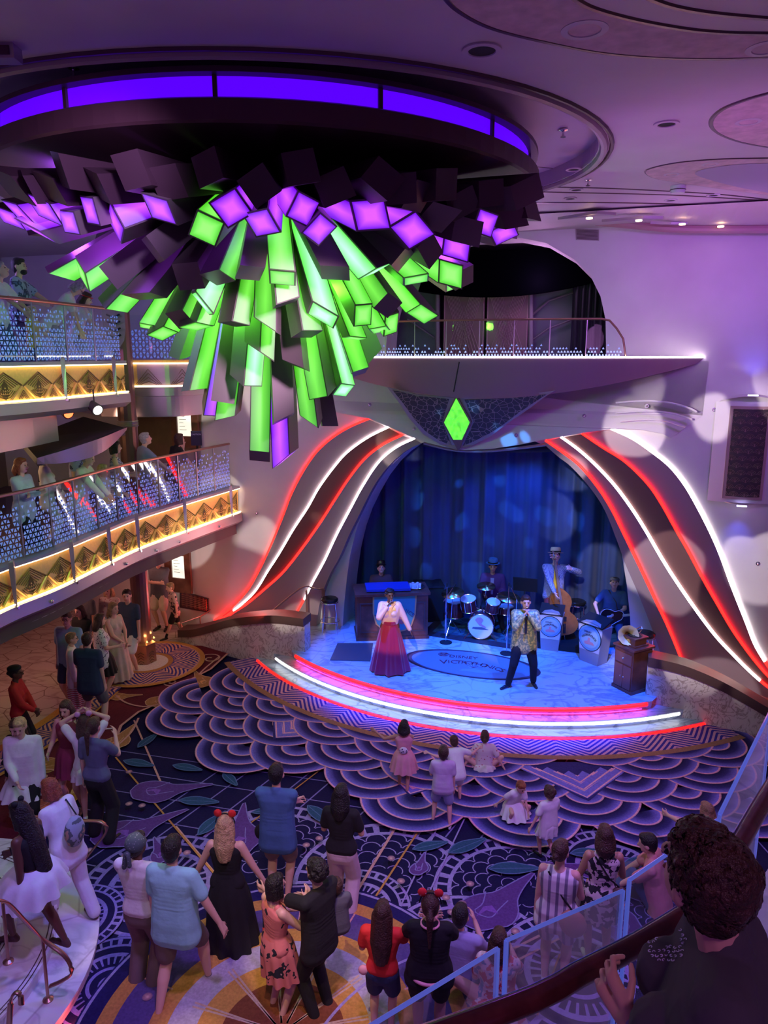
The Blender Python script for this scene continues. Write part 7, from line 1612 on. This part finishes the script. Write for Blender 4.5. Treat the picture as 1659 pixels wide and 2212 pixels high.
for k in range(7):
    t = 2*PI*k/6; r_ = .10 if k < 6 else 0; p = tp+Vector((r_*math.cos(t), r_*math.sin(t), .008)); q = MB(); q.lathe([(.022, 0), (.030, .07), (.027, .07), (.019, .006)], p, 12)
    tag(q.build('drinking_glass', m_glass2 if 0 else mat('crystal_glass', (.85, .88, .9), .05, .4)), 'small clear glass on the silver tray, '+['far right of the ring', 'rear right of the ring', 'rear left of the ring', 'far left of the ring', 'front left of the ring', 'front right of the ring', 'the middle one'][k], 'glass', 'glasses on the silver tray')
# double bass with its player
RS = S(1.75, .55, ZS); q = MB(); q.box(RS+Vector((0, 0, .06)), (1.5, 1.0, .12), -TH); struct(q.build('stage_riser', m_black))
bp_ = S(1.50, .55, ZS+.12)
person('double bass player in gingham shirt, yellow tie, maroon trousers and straw hat', bp_, 172, 1.84, 'light', ('short', 'brown'), ('long', pt_gin, .47), ('pants', mat('cloth_wine', (.20, .03, .04), .8)), shb, (((.16, .18, .84), (1, 0, -.3)), ((-.0, .22, .55), (1, 0, -.6))), grp=G7, hp=-18, extras=both(hat(mat('straw', (.60, .48, .32), .7), .088), lambda r, K: (lambda q: (q.add([K['TP'](-.010, .066, .82), K['TP'](.010, .066, .82), K['TP'](.02, .078, .58), K['TP'](0, .084, .56), K['TP'](-.02, .078, .58)], [(0, 1, 2, 3, 4)]), q.build('necktie', mat('tie_yellow', (.85, .50, .02), .6), r)))(MB()), lambda r, K: [(lambda q: (q.tube([K['TP'](.04*s, .068, .58), K['TP'](.045*s, .062, .72), K['TP'](.045*s, .0, .845)], .008, 5), q.build('suspender', m_brown, r)))(MB()) for s in (-1, 1)]))
BP = Vector(bp_)+Vector((.22, -.24, .0)); o = empty('double_bass', BP, 0, 'upright double bass in amber wood held by the hatted player', 'double bass')
til = Matrix.Rotation(math.radians(-10), 3, 'Y') @ Matrix.Rotation(math.radians(-8), 3, 'X') @ Matrix.Rotation(.35, 3, 'Z')
def bl(x, y, z): return BP+til.inverted()@Vector((x, y, z)) if 0 else BP+(Matrix.Rotation(math.radians(-9), 3, 'Y') @ Matrix.Rotation(math.radians(-6), 3, 'X'))@Vector((x, y, z))
m_amb = mat('bass_amber', (.32, .11, .03), .25, noise=.25, nscale=7)
ol = [(0, .12), (.16, .14), (.27, .24), (.29, .38), (.24, .50), (.165, .58), (.17, .66), (.22, .76), (.21, .90), (.13, 1.02), (.04, 1.10)]; full = resample([Vector((x, z, 0)) for x, z in ol+[(-x, z) for x, z in ol[1:][::-1]]+[ol[0]]], 60)[:-1]
q = MB(); q.plate(lambda u, v, d: bl(u, d, v), [(p.x, p.y) for p in full], [], (-.09, .09)); kid(q, 'bass_body', m_amb, o)
q = MB(); q.add([bl(-.028, -.10, 1.05), bl(.028, -.10, 1.05), bl(.020, -.08, 1.72), bl(-.020, -.08, 1.72), bl(-.028, -.04, 1.05), bl(.028, -.04, 1.05), bl(.018, -.03, 1.72), bl(-.018, -.03, 1.72)], [(0, 1, 2, 3), (7, 6, 5, 4), (0, 4, 5, 1), (1, 5, 6, 2), (2, 6, 7, 3), (3, 7, 4, 0)]); kid(q, 'neck', m_amb, o)
q = MB(); q.add([bl(-.03, -.13, .62), bl(.03, -.13, .62), bl(.020, -.09, 1.70), bl(-.020, -.09, 1.70), bl(-.03, -.12, .62), bl(.03, -.12, .62), bl(.02, -.08, 1.70), bl(-.02, -.08, 1.70)], [(0, 1, 2, 3), (7, 6, 5, 4), (0, 4, 5, 1), (1, 5, 6, 2), (3, 7, 4, 0)]); kid(q, 'fingerboard', mat('fingerboard', (.22, .17, .14), .4), o)
q = MB(); q.tube([bl(0, -.05, 1.72), bl(0, -.06, 1.80), bl(0, -.02, 1.86), bl(0, .03, 1.84), bl(0, .02, 1.80)], .020, 8)
for s in (-1, 1):
    for z in (1.75, 1.80): q.cyl(bl(0, -.05, z), bl(.06*s, -.05, z), .007, n=6); q.cyl(bl(.06*s, -.05, z), bl(.085*s, -.05, z), .014, n=6)
kid(q, 'scroll', m_chrome, o)
q = MB()
for k in range(4): x = -.018+.012*k; q.cyl(bl(x*1.4, -.135, .30), bl(x*1.6, -.15, .48), .0018, n=4); q.cyl(bl(x*1.6, -.15, .48), bl(x, -.09, 1.72), .0018, n=4)
kid(q, 'strings', m_chrome, o); q = MB(); q.box(bl(0, -.12, .47), (.13, .02, .09)); q.box(bl(0, -.115, .27), (.05, .02, .2)); kid(q, 'bridge', m_black, o); q = MB(); q.cyl(bl(0, 0, .0), bl(0, 0, .14), .009, n=6); kid(q, 'endpin', m_chrome, o)
# guitarist
gp = fs(1318, 1398)
gr = person('guitarist in blue shirt and grey cap sitting at the right edge of the stage', gp, 165, 1.74, 'light', ('short', 'black'), ('tee', blue_c, .46), ('pants', jean_c), shb, (((.02, .17, .60), (1, 0, -.5)), ((.16, .17, .585), (1, 0, -.5))), grp=G7, hp=-22, sit=True, pel=(0, 0, -.14), feet=((-.10, .24, 0), (.12, .20, 0)), build=1.05,
       extras=both(lambda r, K: (lambda q: (q.ball(K['hl'](0, -.008, .045), K['g'], 12, 0, (.058, .062, .035), K['HM']), cap(q, K['hl'](-.02, .05, .04), .012*K['g'], K['hl'](.02, .05, .04), .012*K['g']), q.build('cap', grey_c, r, smooth=True)))(MB()), lambda r, K: (lambda q: (q.tube([K['TP'](-.05, .10, .62), K['TP'](-.03, .07, .72), K['TP'](.06, .02, .845), K['TP'](.06, -.06, .80)], .014, 5, flat=.4), q.build('guitar_strap', m_brown, r)))(MB())))
GP = Vector(gp)+Vector((-.10, -.30, .76)); o = empty('guitar', GP, 0, 'black hollow body guitar across the guitarist lap', 'guitar')
gx, gz = Vector((.97, -.12, .16)).normalized(), Vector((-.16, 0, .98)).normalized(); gy = gz.cross(gx).normalized()
gl = lambda u, v, d: GP+gx*u+gz*v+gy*d
ol = [(-.22, 0), (-.21, .12), (-.12, .19), (-.02, .17), (.06, .12), (.13, .13), (.20, .10), (.22, .03), (.17, -.06), (.08, -.10), (0, -.14), (-.1, -.18), (-.19, -.13)]; fl_ = resample([Vector((x, z, 0)) for x, z in ol+[ol[0]]], 44)[:-1]
q = MB(); q.plate(gl, [(p.x, p.y) for p in fl_], [], (-.03, .04)); bd_ = kid(q, 'guitar_body', m_blackg, o); q = MB(); q.tube([gl(p.x, p.y, -.03) for p in fl_], .007, 5, closed=True); q.tube([gl(-.1, .03, -.04), gl(-.02, .03, -.04)], .02, 6); kid(q, 'binding', m_head, bd_)
q = MB(); q.box(gl(.42, .02, -.035), (.44, .02, .045), M=Matrix((gx, gy, gz)).transposed()); kid(q, 'neck', mat('maple', (.6, .55, .5), .4), o); q = MB(); q.box(gl(.71, .03, -.03), (.16, .02, .07), M=Matrix((gx, gy, gz)).transposed())
for k in range(3):
    for s in (-1, 1): q.ball(gl(.66+.045*k, .03+.05*s, -.03), .010, 8)
kid(q, 'headstock', m_head, o)
# bandstand podiums
def podium(px0, py0, px1, py1, h, label, rz):
    a, b_ = at_z(px0, py0, ZS), at_z(px1, py1, ZS); c = (a+b_)/2; w_ = (b_-a).length; an = math.atan2(b_.y-a.y, b_.x-a.x); o = empty('bandstand', c, an, label, 'bandstand', 'grey bandstands with the round band emblem')
    X, N = Vector((math.cos(an), math.sin(an), 0)), Vector((math.sin(an), -math.cos(an), 0)); top = w_*1.38
    P = lambda u, v, d: c+X*(u)+Vector((0, 0, v))+N*(d+.0)
    prof = [(-w_/2, .0), (w_/2, .0), (top/2, h*.90), (top*.30, h*.98), (0, h), (-top*.30, h*.98), (-top/2, h*.90)]
    q = MB(); q.plate(P, prof, [], (.0, -.30)); kid(q, 'stand_body', mat('podium_grey', (.32, .30, .30), .5), o)
    q = MB(); q.plate(P, [(-w_*.54, h*.30), (w_*.54, h*.30), (top*.47, h*.87), (top*.28, h*.95), (0, h*.97), (-top*.28, h*.95), (-top*.47, h*.87)], [], (.006, .0)); pn = kid(q, 'front_panel', mat('podium_cream', (.68, .62, .60), .5), o)
    cz = h*.62; r_ = min(top*.44, h*.30)
    for rr, m_, d in [(r_*1.06, m_blackg, .010), (r_, mat('emblem_blue', (.20, .38, .48), .5), .014), (r_*.80, mat('emblem_teal', (.34, .50, .52), .5), .017)]:
        q = MB(); q.plate(P, [(rr*math.cos(t), cz+rr*math.sin(t)) for t in [2*PI*k/40 for k in range(40)]], [], (d, .0)); kid(q, 'emblem_disc', m_, o)
    arc_text('VICTROPHONICS', (0, cz-r_*.55), r_*.78, -.85, .85, r_*.24, lambda x, z, d: P(x, z, .010+d), m_let, o)
    M4 = Matrix.Translation(P(-r_*.15, cz+r_*.45, .02)) @ Matrix((X, Vector((0, 0, 1)), N)).transposed().to_4x4(); text('lettering', 'DISNEY', r_*.2, M4, m_let, o)
    q = MB(); q.plate(P, [(-r_*.4, cz-r_*.55), (r_*.5, cz-r_*.5), (r_*.35, cz-r_*.3), (r_*.05, cz-r_*.25), (r_*.1, cz-.0), (-r_*.1, cz+.02*r_), (-r_*.15, cz-r_*.25), (-r_*.45, cz-r_*.35)], [], (.020, .0)); kid(q, 'emblem_gramophone', mat('print_rose', (.65, .28, .28), .6), o)
    q = MB(); q.add([P(-top/2, h*.93, .02), P(top/2, h*.93, .02), P(top/2, h*1.08, -.32), P(-top/2, h*1.08, -.32)], [(0, 1, 2, 3)]); q.add([P(-top/2, h*.91, .02), P(top/2, h*.91, .02), P(top/2, h*1.06, -.32), P(-top/2, h*1.06, -.32)], [(3, 2, 1, 0)]); kid(q, 'desk_slope', m_black, o)
podium(1168, 1403, 1205, 1408, .83, 'grey bandstand with the round emblem in front of the double bass', 0); podium(1252, 1425, 1290, 1440, .84, 'grey bandstand with the round emblem in front of the guitarist', 0)
p = fs(1265, 1395); 
# gramophone on its cabinet
GA, GB = at_z(1323, 1482, ZS), at_z(1362, 1502, ZS); an = math.atan2(GB.y-GA.y, GB.x-GA.x); X = Vector((math.cos(an), math.sin(an), 0)); N = Vector((-math.sin(an), math.cos(an), 0)); wv = (GB-GA).length; c = (GA+GB)/2+N*.24
o = empty('record_cabinet', c, an, 'dark wooden cabinet with drawer and two doors at the right front of the stage', 'cabinet'); CH_ = .80
q = MB(); q.box(c+Vector((0, 0, CH_/2+.03)), (wv, .46, CH_-.06), an); q.box(c+Vector((0, 0, .03)), (wv+.04, .5, .06), an); kid(q, 'body', m_wood, o); q = MB(); q.box(c+Vector((0, 0, CH_+.015)), (wv+.06, .52, .035), an); kid(q, 'cabinet_top', m_wood, o)
F_ = c-N*.235
for nm_, x, z, w_, h_ in [('drawer', 0, .62, wv*.86, .19), ('door', -wv*.22, .28, wv*.42, .42), ('door', wv*.22, .28, wv*.42, .42)]:
    q = MB(); q.box(F_+X*x+Vector((0, 0, z)), (w_, .02, h_), an); d_ = kid(q, nm_, mat('mahogany_front', (.20, .07, .05), .3), o)
    hx = x+(0 if nm_ == 'drawer' else (wv*.14 if x < 0 else -wv*.14)); q = MB(); q.ball(F_+X*hx-N*.022+Vector((0, 0, z)), .016, 10); kid(q, 'knob', m_chrome, d_, smooth=True)
g0 = c+Vector((0, 0, CH_+.033)); o = empty('gramophone', g0, an, 'antique gramophone with brass flower horn on the wooden cabinet', 'gramophone')
q = MB(); q.box(g0+Vector((0, 0, .08)), (.28, .28, .13), an); q.box(g0+Vector((0, 0, .015)), (.34, .34, .03), an); q.box(g0+Vector((0, 0, .155)), (.33, .33, .022), an); kid(q, 'case', m_wood, o)
q = MB(); q.cyl(g0-N*.142+Vector((0, 0, .08)), g0-N*.15+Vector((0, 0, .08)), .042, n=20); kid(q, 'badge', m_gold, o)
q = MB(); q.cyl(g0+Vector((0, 0, .166)), g0+Vector((0, 0, .18)), .125, n=28); kid(q, 'turntable', m_blackg, o)
hcn = at_b(1357, 1372, ab(g0)[1]-.08); ax = (CAMP-hcn); ax.z *= .3; ax.normalize(); ax = (ax+Vector((.12, 0, .1))).normalized(); xx, yy = frame(ax); M3 = Matrix((xx, yy, ax)).transposed()
q = MB(); n = 64; pr = [(.012, -.30), (.02, -.22), (.035, -.14), (.06, -.07), (.10, -.02), (.145, .02), (.172, .03)]; vs = []
for r_, z in pr:
    for i in range(n): f_ = 1+.05*abs(math.sin(4.5*2*PI*i/n))*(r_/.17); vs.append(hcn+M3@Vector((r_*f_*math.cos(2*PI*i/n), r_*f_*math.sin(2*PI*i/n), z)))
q.add(vs, [(k*n+i, k*n+(i+1) % n, (k+1)*n+(i+1) % n, (k+1)*n+i) for k in range(len(pr)-1) for i in range(n)]); kid(q, 'horn', mat('horn_brass', (.85, .68, .32), .38, .35), o, smooth=True)
q = MB(); q.tube(resample([hcn-ax*.29, hcn-ax*.36+Vector((0, 0, -.05)), g0+N*.13+Vector((.02, 0, .30)), g0+N*.10+Vector((0, 0, .18))], 14), .013, 8); q.tube([g0+N*.1+Vector((0, 0, .2)), g0+Vector((.02, 0, .2)), g0-N*.05+X*.03+Vector((0, 0, .185))], .008, 6); kid(q, 'tone_arm', m_chrome, o)
# floor emblem on the stage
em0, em1 = at_z(877, 1415, ZS), at_z(1168, 1455, ZS); eu, ev = at_z(1020, 1404, ZS), at_z(1030, 1476, ZS); ec = (em0+em1)/2; ea = math.atan2(em1.y-em0.y, em1.x-em0.x); EX = Vector((math.cos(ea), math.sin(ea), 0)); EY = Vector((-math.sin(ea), math.cos(ea), 0)); ra = (em1-em0).length/2; rb = .62
EP = lambda u, v, d: ec+EX*u+EY*v+Vector((0, 0, d))
o = None
for k, (s_, m_) in enumerate([(1.0, mat('inlay_brown', (.05, .02, .03), .4)), (.95, mat('inlay_rose', (.12, .06, .08), .4)), (.90, mat('inlay_grey', (.20, .24, .32), .4))]):
    q = MB(); q.plate(EP, [(ra*s_*math.cos(t), rb*s_*math.sin(t)) for t in [2*PI*i/64 for i in range(64)]], [], (.002+.001*k, .002+.001*k)); x = q.build('floor_emblem' if o is None else 'inlay', m_, o)
    if o is None: o = x; tag(o, 'oval band emblem inlaid in the blue lit stage floor with lettering', 'floor emblem')
inl = mat('inlay_dark_red', (.16, .02, .03), .5); arc_text('VICTROPHONICS', (.05, -1.35), 1.42, -.42, .44, .19, lambda x, z, d: EP(x, z, .0045), inl, o) if 0 else None
def flat_text(s, x, y, size, rot, m): text('lettering', s, size, Matrix.Translation(EP(x, y, .006)) @ Matrix.Rotation(ea+rot, 4, 'Z'), m, o)
R_ = 1.6
for i, c_ in enumerate('VICTROPHONICS'):
    t = -.38+.80*i/12; flat_text(c_, .02+R_*math.sin(t)*.92, -1.58+R_*math.cos(t), .20 if i else .27, -t*.9, inl)
flat_text('DISNEY', -.22, .26, .17, .12, inl)
q = MB(); q.tube([EP(-.62+.12*(1-k/60)*math.cos(k*.5), .26+.10*(1-k/60)*math.sin(k*.5), .007) for k in range(60)], .006, 4); kid(q, 'record_inlay', inl, o)
q = MB(); q.plate(EP, [(-.15, -.38), (.35, -.36), (.42, -.26), (.1, -.22), (-.1, -.28)], [], (.006, .006)); q.plate(EP, [(.02, -.2), (-.12, -.02), (.0, .03), (.12, .04), (.24, -.02), (.16, -.18)], [], (.006, .006)); kid(q, 'gramophone_inlay', mat('inlay_blue', (.25, .32, .45), .4), o)
q = MB()
for k in range(7): t = .5+.35*k; q.tube([EP(.07, -.18, .008), EP(.07+.2*math.cos(t), -.16+.2*math.sin(t), .008)], .004, 4)
kid(q, 'inlay_lines', inl, o)
# floor monitor plate, railing and equipment at stage left
A4 = [at_z(x, y, ZS) for x, y in [(713, 1427), (800, 1429), (806, 1391), (729, 1391)]]; q = MB(); q.add([p+Vector((0, 0, .001)) for p in A4]+[p+Vector((0, 0, .02)) for p in A4], [(4, 5, 6, 7), (0, 1, 5, 4), (1, 2, 6, 5), (2, 3, 7, 6), (3, 0, 4, 7)]); tag(q.build('floor_plate', mat('plate_steel', (.13, .14, .18), .4, .5)), 'flat grey square floor plate left of the singer in maroon', 'floor plate')
o = empty('stage_railing', at_z(672, 1370, ZS), 0, 'short bronze railing and gate beside the left parapet of the stage', 'railing')
for x, y in ((664, 1362), (700, 1358)): p = at_z(x, y, ZS); q = MB(); q.box(p+Vector((0, 0, .45)), (.07 if x > 690 else .04, .05, .9)); kid(q, 'post', m_bronze, o)
p = at_z(664, 1362, ZS); q = MB(); q.tube(resample([p+Vector((-.75, -.5, .55)), p+Vector((-.1, -.05, .98)), p+Vector((.2, .05, .92)), p+Vector((.35, .1, .92))], 14), .02, 8); kid(q, 'handrail', m_bronze, o)
p = at_z(430, 1365, 0.0); o = empty('guard_rail', p, 0, 'thin bronze rail with a red rope light at the foot of the left wall', 'railing')
q = MB(); a = at_z(392, 1385, 0); b_ = at_z(434, 1372, 0); c = at_z(470, 1350, 0); q.tube([a+Vector((0, 0, .42)), b_+Vector((0, 0, .45)), c+Vector((0, .0, .47))], .012, 6); kid(q, 'handrail', m_bronze, o)
for p in (a, b_): q = MB(); q.cyl(p, p+Vector((0, 0, .43)), .012, n=6); kid(q, 'post', m_bronze, o)
# cases and equipment behind the desk
q = MB(); p = c0+dn*1.2+dx*.95; q.box(p+Vector((0, 0, .40)), (.6, .5, .8), ang); eq = q.build('equipment_case', m_black); tag(eq, 'tall black equipment case against the curtain behind the desk', 'case')
q = MB(); q.box(p+Vector((0, 0, .82)), (.64, .54, .04), ang); q.build('case_lid', m_blackg, eq)
# sheet music stand behind the drums
p = Vector(fs(1130, 1375)); o = empty('music_stand', p, 0, 'black music stand between drummer and double bass', 'music stand'); q = MB(); q.cyl(p, p+Vector((0, 0, 1.0)), .012, n=6); kid(q, 'pole', m_black, o); q = MB(); q.box(p+Vector((0, 0, 1.15)), (.5, .02, .34), -.3, M=Matrix.Rotation(-.3, 3, 'Z')@Matrix.Rotation(.35, 3, 'X')); kid(q, 'desk', m_black, o)
# ================================================================ foreground: middle deck guard around the stair, wooden rail, person leaning
def fp(px, py, z): return at_z(px, py, z)
RP = [Vector((-1.4, 1.25, 4.45)), Vector((-.5, 1.48, 4.45)), fp(1100, 2178, 4.45), fp(1250, 2105, 4.45), fp(1400, 2026, 4.45), Vector((1.14, 2.26, 4.45)), fp(1602, 1812, 4.45), fp(1659, 1716, 4.45), Vector((2.3, 3.6, 4.45)), Vector((3.2, 4.5, 4.45))]
RP = resample(RP, 70)
o = empty('wooden_handrail', RP[20], 0, 'dark polished wooden handrail across the lower right foreground', 'railing')
q = MB(); q.tube(RP, .036, 14); kid(q, 'handrail', mat('polished_wood', (.10, .022, .025), .16, noise=.3, nscale=14), o, smooth=True)
for i in (12, 33, 55):
    q = MB(); q.cyl(RP[i], RP[i]+Vector((-.06, .10, -.08)), .012, n=8); kid(q, 'rail_bracket', m_chrome, o)
m_edge = mat('glass_edge', (.20, .28, .75), .25, em=(.10, .16, .75), es=.25); m_dot = mat('glass_dots', (.5, .45, .6), .6)
GPn = [((760, 2236), (1072, 2047)), ((1092, 2029), (1343, 1922)), ((1357, 1899), (1546, 1770)), ((1552, 1758), (1662, 1536))]
lb = ['leftmost', 'second from the left', 'third from the left', 'rightmost']
for i, (a, b_) in enumerate(GPn):
    A_, B_ = fp(*a, 4.5), fp(*b_, 4.5); 
    if i == 3: B_ = A_+(B_-A_)*1.05
    lo = Vector((0, 0, -1.12)); o = empty('glass_guard', A_+lo, 0, '%s of the four foreground glass panels with blue glowing edges' % lb[i], 'glass panel', 'foreground glass guard panels')
    nrm = (B_-A_).cross(Vector((0, 0, 1))).normalized(); tk = nrm*.010
    q = MB(); q.add([A_+lo, B_+lo, B_, A_, A_+lo+tk, B_+lo+tk, B_+tk, A_+tk], [(0, 1, 2, 3), (7, 6, 5, 4)]); kid(q, 'glass_pane', m_glass, o)
    q = MB(); e_ = .006
    for p0, p1 in ((A_, B_), (B_, B_+lo), (A_+lo, A_)): q.tube([p0+tk/2, p1+tk/2], .0085, 4)
    kid(q, 'edge', m_edge, o)
    # printed dots, denser low down
    q = MB(); W = (B_-A_).length; X = (B_-A_).normalized(); rn = random.Random(i); stp = .0125
    for r_ in range(46):
        z = -1.1+r_*stp
        for k in range(int(W/stp)):
            x = (k+.5*(r_ % 2)+.3)*stp; rr = .0030*(1-r_/70)
            c = A_+X*x+Vector((0, 0, z))-tk*.3; q.add([c-X*rr, c-Vector((0, 0, rr)), c+X*rr, c+Vector((0, 0, rr))], [(0, 1, 2, 3)])
    dts = kid(q, 'frit_dots', m_dot, o); dts['kind'] = 'stuff'
# deck slab under the guard
E_ = [fp(*a, 4.5) for a in ((760, 2236), (1080, 2040), (1350, 1912), (1548, 1764), (1662, 1536))]
E_ = [Vector((-2.2, 1.05, 0))]+[Vector((p.x, p.y, 0)) for p in E_]+[Vector((3.6, 5.2, 0)), Vector((6, 6.6, 0)), Vector((6, -3, 0)), Vector((-2.2, -3, 0))]
mb = MB(); mb.plate(lambda x, y, d: Vector((x, y, d)), [(p.x, p.y) for p in E_], [], (2.9, 3.38)); struct(mb.build('deck_front', m_marbs))
# steps to the right going down beside the guard are part of the same marble; blurred objects in the stair well are left dark
# ---- person in the foreground
fpz = 3.385
hp_ = fp(1560, 1905, 5.02); FGH, FGL, FGF = 1.82, 8, 66
_f = (.395*math.sin(math.radians(FGL))+.012)*FGH; base = Vector((.775+_f*math.sin(math.radians(FGF)), 1.57-_f*math.cos(math.radians(FGF)), fpz))
m_tee = mat('charcoal_tee', (.07, .065, .085), .9, noise=.1, nscale=6, bump=.5, bscale=5)
def fg_extra(r, K):
    # smart band on the left wrist
    w0 = K['elb'][0][2]; e0 = K['elb'][0][1]; d = (w0-e0).normalized(); c = w0-d*.035; x, y = frame(d)
    q = MB(); q.tube([c+x*.031*math.cos(t)+y*.031*math.sin(t) for t in [2*PI*k/28 for k in range(28)]], .013, 8, closed=True, flat=.35); q.build('wrist_band', mat('band_lilac', (.62, .52, .85), .45), r, smooth=True)
    up_ = Vector((-.2, .3, 1)).normalized(); up_ = (up_-d*up_.dot(d)).normalized(); q = MB(); q.cyl(c+up_*.030, c+up_*.040, .023, n=24); q.build('band_puck', mat('puck_grey', (.4, .34, .6), .4), r)
fg = person('person with short dark curly hair in charcoal t-shirt leaning at the rail, nearest the camera', base, FGF, FGH, 'light', ('short', 'brown'), ('tee', m_tee, .40), ('pants', black_c), shb, (((.012, .125, .690), (.6, -.2, -1)), ((.12, .10, .50), (.6, -.6, -1))), build=1.5, fem=True, vox=.006, lean=FGL, hp=-20, hy=-42, grp='person leaning on the foreground rail', extras=fg_extra, curl=.95)
# fuller hair
hq = [c for c in fg.children if c.name.startswith('hair')][0]
finish_remesh()
me = hq.data
for v in me.vertices:
    n_ = Vector(v.normal); p = v.co*22
    import mathutils
    k = mathutils.noise.noise(Vector((p.x, p.y, p.z)))*.008+mathutils.noise.noise(Vector((p.x*2.3, p.y*2.3, p.z*2.3)))*.003
    v.co += n_*(k+.010)
# shirt print: leopard spots round a plain ear shaped patch, laid onto the shirt surface
tee = [c for c in fg.children if c.name.startswith('t_shirt')][0]
bv = BVHTree.FromPolygons([v.co for v in tee.data.vertices], [p.vertices[:] for p in tee.data.polygons])
Mi = Matrix.LocRotScale(fg.location, fg.rotation_euler, None).inverted(); camL = Mi @ CAMP
def on_tee(px, py):
    tgt = Mi @ (CAMP+ray(px, py)*1.5); d = (tgt-camL).normalized(); h_ = bv.ray_cast(camL, d)
    return h_
def decal(poly, q):
    hs_ = [on_tee(x, y) for x, y in poly]
    if any(h_[0] is None for h_ in hs_): return
    vs = [h_[0]+h_[1]*(.0022 if h_[1].dot(camL-h_[0]) > 0 else -.0022) for h_ in hs_]; 
    if max((a-b).length for a in vs for b in vs) > .2: return
    tr = tessellate_polygon([[Vector((x, y, 0)) for x, y in poly]]); q.add(vs, tr)
q = MB(); rn = random.Random(5)
ear = [(1425, 2050), (1430, 2025), (1445, 2008), (1462, 2002), (1466, 2014), (1458, 2026), (1440, 2036), (1432, 2048)]
decal(ear, q)
cells = []
for j in range(10):
    for i in range(9):
        x = 1398+i*10.5+5*(j % 2)+rn.uniform(-2, 2); y = 1992+j*9+rn.uniform(-2, 2)
        dx_ = (x-1440)/44; dy_ = (y-2035)/46
        if dx_*dx_+dy_*dy_ > 1 or (1420 < x < 1468 and 1998 < y < 2052 and (x-1424)*.9 > -(y-2052)*.0-8 and y < 2052-(x-1420)*.35): continue
        cells.append((x, y))
for x, y in cells:
    a0 = rn.uniform(0, 6.28); m_ = 7; R0, R1 = rn.uniform(3.4, 4.6), 1.6
    ring_ = [(x+R0*math.cos(a0+4.4*k/m_), y+R0*.8*math.sin(a0+4.4*k/m_)) for k in range(m_+1)]+[(x+R1*math.cos(a0+4.4*k/m_), y+R1*.8*math.sin(a0+4.4*k/m_)) for k in range(m_, -1, -1)]
    decal(ring_, q)
if q.v: q.build('shirt_print', mat('print_lilac', (.62, .55, .85), .7), fg)
finish_remesh()
